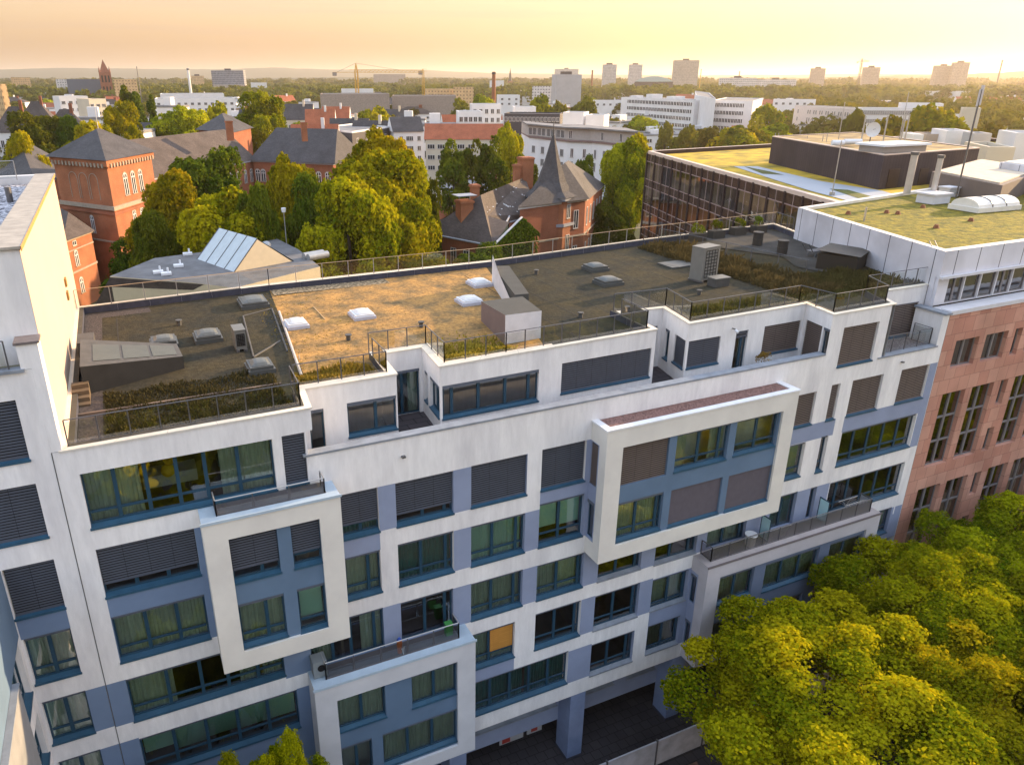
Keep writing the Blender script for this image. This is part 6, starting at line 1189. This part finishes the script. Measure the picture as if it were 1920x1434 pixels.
# white and cream apartment houses
a, b = at(738, 248, 1.0), at(793, 247, 1.0); P = [V2(a), V2(b)]; d = (P[1] - P[0]).normalized(); n_ = Vector((-d.y, d.x)); P += [P[1] + n_ * 11, P[0] + n_ * 11]
block("white_apartment_house", "white apartment house with dark gabled roof and paired windows", P, GZ, 1.0, OFFW, 'gable', SLATE, 4.6, [(0, 'sq', 1.25, 1.5, [.25, .48, .6, .86], [-1.9, -5.1, -8.3, -11.5])], ax=0, over=.4)
a, b = at(798, 262, .0), at(942, 262, .0); P = [V2(a), V2(b)]; d = (P[1] - P[0]).normalized(); n_ = Vector((-d.y, d.x)); P += [P[1] + n_ * 12, P[0] + n_ * 12]
block("cream_apartment_house", "cream apartment house with long red tiled roof", P, GZ, 0.0, OFFC, 'gable', REDT, 4.4, [(0, 'sq', 2.3, 1.4, [.07, .2, .33, .46, .6, .74, .88], [-2.8, -6.0, -9.2])], ax=0, over=.4)
P = fp((590, 243), (660, 250), (730, 240), 2.0); block("grey_roof_house", "flat white edged roof between the school wing and the yellow-green tree", [P[0], P[1], P[2], P[3]], GZ, 2.0, DARKF, 'flat', FLATR, wins=[(1, 'sq', 1.5, 1.5, 4, [-1.2])], parapet=OFFW)
# towers and landmarks far off
def grid(name, wall, win, w, h, ms, **k): return bricks(name, win, tuple(c * 1.3 for c in win), wall, w, h, ms, offset=0, bump=0, rough=.6)
GT1 = grid("tower_grid_pale", (.52, .50, .50), (.16, .16, .18), 2.6, 3.0, .75); GT2 = grid("tower_grid_buff", (.40, .33, .29), (.20, .15, .13), 2.6, 3.0, .8); GT3 = grid("tower_grid_wide", (.46, .40, .35), (.28, .24, .21), 1.8, 3.2, .5); GT4 = grid("tower_grid_blue", (.30, .30, .33), (.10, .11, .14), 2.4, 3.2, .5); GW = grid("grid_white", (.62, .60, .60), (.14, .14, .16), 3.2, 3.2, .95); GO = grid("grid_ochre", (.62, .42, .22), (.25, .15, .08), 3.2, 3.2, 1.0)
HR_ = "high rise blocks on the skyline"
for (x0, x1, yt, dd, dep, mt, yw, lb_) in [(1043, 1092, 141, 900, 22, OFFG, .25, "grey tower with balcony strip in the middle"), (1133, 1157, 122, 1750, 24, GT1, .15, "slim pale twin tower, left one"), (1181, 1205, 122, 1900, 24, GT1, .1, "slim pale twin tower, right one"), (1265, 1312, 114, 1750, 28, GT3, .12, "broad tall tower with framed buff facade"), (1522, 1549, 129, 2100, 26, GT2, .1, "buff tower left of the small crane"), (1621, 1652, 127, 2000, 28, GT2, .15, "buff tower right of the small crane"), (1755, 1791, 124, 2000, 28, GT2, .2, "stepped slab pair on the right, lower part"), (1790, 1820, 118, 1980, 28, GT2, .2, "stepped slab pair on the right, higher part"), (395, 456, 133, 1500, 30, GT4, -.15, "wide dark glass tower on the left skyline"), (1040, 1085, 130, 2600, 26, GT1, 0, "faint pale block behind the grey tower"), (1350, 1420, 147, 1500, 20, GW, .1, "white hospital block, left wing with balconies"), (1418, 1494, 150, 1550, 20, GW, .1, "white hospital block, right wing"), (358, 382, 143, 1900, 20, GO, 0, "pale cube building by the thin mast")]:
    t, P, z = fblock("tower_block", lb_, x0, x1, yt, dd, dep, mt, yw, group=HR_)
    c = (V2(P[0]) + V2(P[2])) / 2; m = MB(); m.box(c.x - 6, c.x + 4, c.y - 4, c.y + 4, z, z + 3.6); m.build("lift_house", DARKF, t)
m = MB(); t, P, z = fblock("arena_hall", "low wide hall with pale curved roof left of the broad tower", 1190, 1262, 154, 1500, 60, DARKF, 0); O = V2(P[0]); E = V2(P[1]); 
for i in range(10):
    f0, f1 = i / 10, (i + 1) / 10; n_ = V2(P[3]) - O; p = lambda f: O.lerp(E, f); h = lambda f: z + .5 + 9 * math.sin(math.pi * f) ** .8
    m.face([(*p(f0), h(f0)), (*p(f1), h(f1)), (*(p(f1) + n_), h(f1)), (*(p(f0) + n_), h(f0))]); m.face([(*p(f0), z), (*p(f1), z), (*p(f1), h(f1)), (*p(f0), h(f0))])
m.build("curved_roof", mat("roof_teal_pale", (.42, .52, .52), .6), t)
# church
ch = thing("church", "dark brick church with tall square tower and spire", "church"); d0 = 1150
a, b = far(127, 160, d0), far(190, 160, d0); P = [V2(a), V2(b)]; d = (P[1] - P[0]).normalized(); n_ = Vector((-d.y, d.x)); P += [P[1] + n_ * 22, P[0] + n_ * 22]
m = MB(); m.prism([tuple(p) for p in P], GZ, zat(150, 176, d0)); m.build("nave_wall", BRICK, ch); m = MB(); hiproof(m, P, zat(150, 176, d0), zat(150, 149, d0), over=.5, gable=True, mi=0, ax=0); m.build("nave_roof", [mat("church_slate", (.06, .07, .09), .7), BRICK], ch)
c = V2(far(200, 160, d0 - 10)); s = 7.0; z1 = zat(200, 136, d0); m = MB(); m.box(c.x - s, c.x + s, c.y - s, c.y + s, GZ, z1); m.build("tower", BRICK, ch)
zt2 = zat(195, 112, d0); m = MB()
for i in range(4):
    k = [(-s, -s), (s, -s), (s, s), (-s, s)]; p, q2 = k[i], k[(i + 1) % 4]; m.face([(c.x + p[0] * .8, c.y + p[1] * .8, z1), (c.x + q2[0] * .8, c.y + q2[1] * .8, z1), (c.x, c.y, zt2)])
    m.cyl(c.x + p[0] * .85, c.y + p[1] * .85, z1, z1 + 7, 1.3, 0, 6, 0)
m.build("spire", BRICK, ch)
for r_ in (0, 1, 2):
    for s_ in (-.5, 0, .5): m = MB(); m.box(c.x + s * s_ * 1.1 - .9, c.x + s * s_ * 1.1 + .9, c.y - s - .1, c.y - s + .2, z1 - 12 - 13 * r_, z1 - 4 - 13 * r_); m.build("belfry_window", BLACK, ch)
# cranes, chimneys, masts
CY = mat("crane_yellow", (.60, .34, .04), .6); RU = mat("rust_chimney", (.26, .09, .04), .8)
def crane(label, px, pyb, pyt, pxl, pxr, pyj, dist, w=1.2, r=.26, mt=CY):
    b = far(px, pyt, dist); zt_ = b.z; zj = zat(px, pyj, dist); t = thing("tower_crane", label, "crane", "tower cranes", (b.x, b.y, GZ)); m = MB(); H = zt_ - GZ; hj = zj - GZ
    for sx in (-w, w):
        for sy in (-w, w): m.bar((sx, sy, 0), (sx * .8, sy * .8, hj), r, 0, 4); m.bar((sx * .8, sy * .8, hj), (0, 0, H), r, 0, 4)
    k = 0; z = 0
    while z < hj - 2.5: s_ = 1 if k % 2 else -1; m.bar((-w * s_, -w, z), (w * s_, -w, z + 2.5), r * .6, 0, 4); m.bar((w, -w * s_, z), (w, w * s_, z + 2.5), r * .6, 0, 4); z += 2.5; k += 1
    m.build("mast", mt, t); L = (far(pxl, pyj, dist) - far(px, pyj, dist)).length; R = (far(pxr, pyj, dist) - far(px, pyj, dist)).length; dx = V2(far(pxr, pyj, dist) - far(pxl, pyj, dist)).normalized()
    q = lambda s, z, o=0: (dx.x * s - dx.y * o, dx.y * s + dx.x * o, z); m = MB(); m.bar(q(-L, hj, .7), q(R, hj, .7), r * .8, 0, 4); m.bar(q(-L, hj, -.7), q(R, hj, -.7), r * .8, 0, 4); m.bar(q(-L * .3, hj + 1.6), q(R, hj + 1.4), r * .8, 0, 4)
    s = 0
    while s < R - 3: m.bar(q(s, hj, .7), q(s + 1.5, hj + 1.5), r * .5, 0, 3); m.bar(q(s + 1.5, hj + 1.5), q(s + 3, hj, -.7), r * .5, 0, 3); s += 3
    m.build("jib", mt, t); m = MB(); m.bar((0, 0, H), q(R * .65, hj + 1.5), r * .4, 0, 3); m.bar((0, 0, H), q(-L * .85, hj), r * .4, 0, 3); m.build("tie_cable", METAL, t)
    m = MB(); a_ = q(-L * .95, hj - 1.5); m.box(a_[0] - 1.3, a_[0] + 1.3, a_[1] - 1.3, a_[1] + 1.3, hj - 2.5, hj); m.build("counterweight", mat("crane_grey", (.3, .26, .22), .8), t)
crane("orange tower crane with long jib left of centre", 667, 190, 119, 624, 793, 136, 600); crane("second thin crane mast standing under the long jib", 793, 175, 130, 788, 800, 134, 620, .8, .12); crane("small dark crane on the right skyline", 1617, 150, 110, 1609, 1631, 116, 1900, 1.6, .5, METAL)
for (px_, yt, dd, r, mt, lb_, nm) in [(926, 135, 700, 1.7, RU, "rust brown factory chimney in the middle", "factory_chimney"), (352, 128, 900, 1.3, OFFW, "white mast chimney leaning into the left skyline", "factory_chimney"), (256, 125, 1100, .5, METAL, "thin mast right of the church", "radio_mast"), (1111, 132, 1500, 1.6, RU, "red brown chimney between the grey and pale towers", "factory_chimney"), (1880, 113, 2300, 1.8, METAL, "thin mast on the right hill", "radio_mast"), (1387, 134, 1900, 1.2, METAL, "dark thin chimney above the hospital", "radio_mast"), (1315, 130, 1300, .6, CY, "thin pole right of the broad tower", "radio_mast")]:
    p = far(px_, yt, dd); t = thing(nm, lb_, "chimney" if nm == "factory_chimney" else "mast", loc=(p.x, p.y, GZ)); m = MB(); m.cyl(0, 0, 0, p.z - GZ, r * 1.25, 0, 12, r * .85); m.build("shaft", mt, t)
    m = MB(); m.cyl(0, 0, p.z - GZ - 2, p.z - GZ - .5, r * 1.05, 0, 12); m.build("collar", DARKF, t)
p = far(957, 127, 2200); t = thing("distant_church_spire", "tiny dark church spire right of the brown chimney", "church", loc=(p.x, p.y, GZ)); m = MB(); m.box(-5, 5, -5, 5, 0, (p.z - GZ) * .45); m.box(-22, -5, -6, 6, 0, (p.z - GZ) * .3); m.build("tower", BRICK, t); m = MB(); m.cyl(0, 0, (p.z - GZ) * .45, p.z - GZ, 6, 0, 4, 0); m.build("spire", SLATE, t)
# long low buildings
LB = "flat town buildings in the middle distance"
for (x0, x1, yt, dd, dep, mt, yw, lb_, nz) in [(290, 440, 187, 520, 30, OFFW, 0, "long white flat roofed hall behind the poplars", 2), (300, 420, 178, 620, 30, OFFW, 0, "second white hall behind the long one", 1), (165, 200, 188, 420, 14, OFFC, .4, "cream house beneath the church tower", 2), (110, 165, 183, 460, 16, OFFW, .2, "white apartments below the church nave", 2), (600, 730, 178, 560, 34, mat("concrete_raw", (.32, .27, .24), .9, var=.3), 0, "unfinished concrete shell at the crane foot, front", 0), (735, 855, 181, 600, 30, mat("concrete_raw", (1, 1, 1)), 0, "second unfinished concrete shell right of the crane", 0), (850, 888, 165, 800, 20, GO, 0, "orange lit terrace of flats left of the chimney", 0), (800, 850, 168, 820, 20, GO, .1, "row of ochre flats behind the shells", 0), (935, 975, 180, 620, 18, OFFW, .1, "white villa block right of the brown chimney", 2), (998, 1048, 163, 950, 20, GW, 0, "low grey flats left of the grey tower", 0), (0, 12, 160, 500, 30, GO, .3, "ochre office at the left edge", 0), (20, 56, 146, 1500, 24, GO, 0, "cream block on the far left skyline", 0), (212, 256, 150, 1000, 20, GO, 0, "row of cream flats right of the church", 0), (104, 132, 150, 1300, 20, GW, 0, "pale flats left of the church", 0), (1115, 1175, 190, 620, 16, OFFW, .1, "low curved white building left of the office slab", 1), (1450, 1530, 188, 620, 14, OFFW, 0, "white low roofs right of the office gable", 1), (1735, 1820, 172, 1200, 30, OFFW, 0, "strip of white roofs below the stepped slabs", 0), (400, 460, 160, 1480, 30, GT3, -.1, "low podium of the dark glass tower", 0), (640, 700, 168, 800, 16, OFFW, 0, "white flats behind the crane", 0), (470, 500, 156, 1300, 16, OFFW, 0, "tiny white house on the left woodland edge", 0), (918, 945, 152, 1300, 16, OFFW, 0, "white block behind the chimney top", 0), (700, 760, 140, 2600, 20, GT2, 0, "hazy slab on the far wooded ridge", 0)]:
    zt2 = zat((x0 + x1) / 2, yt, dd); fblock("town_building", lb_, x0, x1, yt, dd, dep, mt, yw, group=LB, wins=[(0, 'sq', 1.8, 1.5, max(3, int((x1 - x0) / 12)), [zt2 - 3.2 - 3.4 * i for i in range(nz)])] if nz else ())
for k in range(4):
    pass
# small houses: copies of a few kinds
HK = []
for (nm, wl_, rf, rt) in (("gabled_house", OFFW, REDT, 'gable'), ("gabled_house", OFFC, SLATE, 'gable'), ("gabled_house", OFFW, SLATEB, 'hip'), ("flat_house", OFFW, FLATR, 'flat')):
    m = MB(); P = [Vector((-7, -5.5)), Vector((7, -5.5)), Vector((7, 5.5)), Vector((-7, 5.5))]; m.prism([tuple(p) for p in P], 0, 11); a = m.build("wall", [wl_]); me1 = a.data; bpy.data.objects.remove(a); m = MB()
    if rt == 'flat': m.prism([(-7.2, -5.7), (7.2, -5.7), (7.2, 5.7), (-7.2, 5.7)], 11, 11.5); m.box(-3, 1, -2, 2, 11.5, 13.5, 1)
    else: hiproof(m, P, 11.02, 16.2, gable=(rt == 'gable'), over=.3); m.box(2, 3, -1, 0, 13, 17.5, 1)
    a = m.build("roof", [rf, wl_ if rt != 'hip' else BRICK]); me2 = a.data; bpy.data.objects.remove(a)
    w_ = []
    for z in (1.5, 4.6, 7.9):
        for x in (-5.2, -2, 1.2, 4.2): w_.append((x, z))
    HK.append((nm, me1, me2, w_))
def house(i, x, y, yaw, sc, label, win=True):
    nm, m1, m2, w_ = HK[i]; t = bpy.data.objects.new(nm, None); COL.objects.link(t); t.location = (x, y, GZ); t.rotation_euler[2] = yaw; t.scale = sc; tag(t, label, "house", "small town houses among the trees")
    for n, me in (("wall", m1), ("roof", m2)): o = bpy.data.objects.new(n, me); COL.objects.link(o); o.parent = t
    if win:
        for x_, z_ in w_:
            o = bpy.data.objects.new("window", wmesh('sq', 1.2, 1.6)); COL.objects.link(o); o.parent = t; o.location = (x_, -5.5, z_)
    return t
rnd = random.Random(11)
near_h = [(590, 233, 250, 0, "white gabled house with dark roof left of the grey flat roof"), (655, 222, 300, 1, "dark roofed house behind the grey flat roof"), (700, 226, 280, 1, "dark gabled house left of the white apartment house"), (600, 205, 400, 0, "red roofed house above the slate wing"), (560, 195, 420, 1, "pale house with dark roof right of the round golden tree"), (630, 200, 430, 0, "red roofed house left of the crane base"), (860, 215, 330, 0, "red roofed house behind the cream apartments"), (820, 222, 300, 3, "small flat house above the long red roof"), (770, 215, 380, 3, "low flat white house behind the dark roofs"), (740, 205, 420, 1, "dark roofed house beyond the golden tree"), (65, 190, 400, 2, "old hipped house at the left edge"), (120, 205, 330, 2, "brown roofed house left of the flagpole"), (25, 200, 330, 2, "wide dark mansard house at the far left"), (290, 230, 290, 1, "dark roofed house beside the lone poplar"), (235, 232, 280, 3, "low white flat house behind the tower roof"), (180, 210, 360, 3, "flat white house between the trees on the left"), (320, 190, 450, 3, "white flat house before the long hall"), (480, 205, 340, 1, "dark roofed house behind the round golden tree")]
for (px_, py_, dd, k, lb_) in near_h:
    p = far(px_, py_, dd); H = p.z - GZ; house(k, p.x, p.y, -YAW * rnd.uniform(.2, 1.4), (1.0, 1.0, H / (16.2 if k < 3 else 12.5)), lb_)
side = lambda px: "left" if px < 560 else "middle" if px < 1240 else "right"
LATER = []
for i in range(200):
    px_ = rnd.uniform(-20, 1940); dd = 380 * (1500 / 380) ** (rnd.random() ** .8); base = None; hgt = rnd.uniform(11, 19); p = far(px_, 200, dd); k = rnd.choice([0, 0, 1, 2, 3, 3, 3, 3]); s = rnd.uniform(1, 2.6)
    LATER.append((px_, dd, ["red roofed house", "dark roofed house", "brown hipped house", "flat white house"][k], house(k, p.x, p.y, rnd.uniform(-.9, .5), (s, 1.1, hgt / 16 * (1.0 if k < 3 else 1.2)), "x", win=dd < 700)))
# town trees
rn2 = random.Random(5)
for i in range(215):
    px_ = rn2.uniform(-60, 1980); dd = 300 * (1150 / 300) ** (rn2.random() ** .85); p = far(px_, 200, dd); key = rn2.choice(['far', 'far', 'far2', 'far3']); H = rn2.uniform(12, 19)
    if 120 < px_ < 235 and dd < 1150 and dd > 600: H = 9
    LATER.append((px_, dd, "golden green tree" if key == 'far3' else "dark green tree", tree(key, p.x, p.y, H, H * rn2.uniform(.8, 1.2), "x", "town trees in the distance")))
for ci, (x, y, h) in enumerate([(26, 44, 12), (38, 40, 11), (48, 52, 13), (10, 48, 12), (20, 60, 14), (34, 62, 15), (46, 70, 14), (85, 96, 14), (96, 88, 15), (58, 62, 12), (2, 90, 15), (14, 92, 15), (30, 100, 14), (88, 118, 15), (100, 130, 14)]): tree('dark', x, y, h, h * .8, "%s dark courtyard tree in the gap behind the flat roof" % ORD[ci], "courtyard trees behind the flat roof")
LM = [(40, "left edge"), (200, "church"), (426, "dark glass tower"), (667, "orange crane"), (926, "brown chimney"), (1068, "grey tower"), (1193, "slim twin towers"), (1289, "broad framed tower"), (1400, "white hospital"), (1535, "left buff tower"), (1636, "right buff tower"), (1787, "stepped slab pair"), (1930, "right edge")]
_g = {}
for px_, dd, w_, o in LATER: _g.setdefault((w_, min(LM, key=lambda q: abs(q[0] - px_))[1], "near" if dd < 560 else "middle" if dd < 850 else "far"), []).append((px_, o))
for (w_, lm, bd), L_ in _g.items():
    for i, (px_, o) in enumerate(sorted(L_, key=lambda q: q[0])): o["label"] = "%s %s from the left in the %s belt below the %s" % (ORD[i], w_, bd, lm)
# woodland, hills
def clump_mass(name, n, area, seed, hmin, hmax, r, faces, size, kind="stuff"):
    rng = np.random.default_rng(seed); Ps = []; Ns = []; Ks = []
    base, nb2, k2 = crown_pts(rng, 1, .8, 12, faces, .5, size / r)
    for i in range(n):
        x, y = area(rng); h = rng.uniform(hmin, hmax); s = r * rng.uniform(.7, 1.5); a = rng.uniform(0, 6.28); R_m = np.array([[math.cos(a), -math.sin(a), 0], [math.sin(a), math.cos(a), 0], [0, 0, 1]])
        Ps.append(base @ R_m.T * np.array([s, s, h * .62]) + np.array([x, y, GZ + h * .45])); Ns.append(nb2 @ R_m.T); Ks.append(np.full(faces, rng.random()))
    P_ = np.concatenate(Ps); N_ = np.concatenate(Ns); me = leaf_mesh(name, P_, N_, size, rng, LEAFT, np.clip(np.concatenate(Ks) * .7 + rng.random(len(P_)) * .3, 0, 1)); o = bpy.data.objects.new(name, me); COL.objects.link(o); return tag(o, kind=kind)
def sector(px0, px1, d0, d1):
    def f(rng): dd = d0 * (d1 / d0) ** rng.random(); p = far(rng.uniform(px0, px1), 200, dd); return p.x, p.y
    return f
clump_mass("distant_woodland", 1100, sector(-80, 2000, 1100, 2300), 31, 14, 24, 13, 170, 5.5)
clump_mass("distant_woodland", 750, sector(-80, 2000, 2300, 4500), 32, 16, 30, 26, 110, 12)
clump_mass("distant_woodland", 220, sector(1500, 2000, 420, 900), 33, 11, 20, 9, 420, 2.3)
clump_mass("distant_woodland", 260, sector(-900, -90, 330, 2600), 34, 12, 20, 11, 240, 3.4)
m = MB(); HP = [(-150, 133), (0, 131), (60, 129), (130, 128), (220, 129), (330, 130), (420, 130), (520, 127), (560, 129), (640, 131), (700, 130), (780, 131), (860, 135), (950, 138), (1050, 139), (1150, 141), (1300, 142), (1450, 141), (1600, 139), (1700, 139), (1850, 139), (1960, 138), (2150, 137)]
def ridge_mesh(prof, dist, depth, name, mt, seed, jit):
    rr2 = random.Random(seed); m = MB(); xs = []
    for (x0, y0), (x1, y1) in zip(prof[:-1], prof[1:]):
        k = max(2, int((x1 - x0) / 12))
        for i in range(k): f = i / k; xs.append((x0 + (x1 - x0) * f, y0 + (y1 - y0) * (f * f * (3 - 2 * f)) + rr2.uniform(-jit, jit)))
    pr = None
    for x, y in xs:
        t = far(x, y, dist + depth * .5); f_ = far(x, y, dist); b = far(x, y, dist + depth); t2 = far(x, y, dist + depth * .25)
        c = ((f_.x, f_.y, GZ), (t2.x, t2.y, GZ + (t.z - GZ) * .6), tuple(t), (b.x, b.y, GZ))
        if pr:
            for a, d_ in zip(range(3), range(1, 4)): m.face([pr[a], c[a], c[d_], pr[d_]], 0, True)
        pr = c
    return tag(m.build(name, mt), kind="structure")
HILL = mat("hill_forest", (.05, .055, .03), .95, col2=(.035, .045, .02), scale=.01, detail=8)
ridge_mesh(HP, 7000, 3000, "hills", HILL, 2, .35)
ridge_mesh([(1380, 150), (1500, 146), (1640, 143), (1700, 141), (1760, 141), (1850, 138), (1920, 134), (2000, 130), (2200, 128)], 2900, 1500, "hills", HILL, 3, .6)
ridge_mesh([(-100, 147), (100, 147), (300, 148), (500, 147), (700, 145), (900, 146), (1100, 148), (1300, 149)], 4300, 900, "hills", HILL, 4, .9)
# ================================================================== air
hz = MB(); hz.box(-14000, 16000, -2500, 17000, GZ - 1.0, 165); ho = hz.build("haze", [])
hm = bpy.data.materials.new("air"); hm.use_nodes = True; t = hm.node_tree; t.nodes.clear(); o_ = t.nodes.new("ShaderNodeOutputMaterial"); pv = t.nodes.new("ShaderNodeVolumePrincipled"); pv.inputs["Color"].default_value = (1.0, .90, .78, 1); pv.inputs["Density"].default_value = HAZE; pv.inputs["Anisotropy"].default_value = .55
t.links.new(pv.outputs[0], o_.inputs["Volume"]); ho.data.materials.clear(); ho.data.materials.append(hm); tag(ho, kind="stuff")
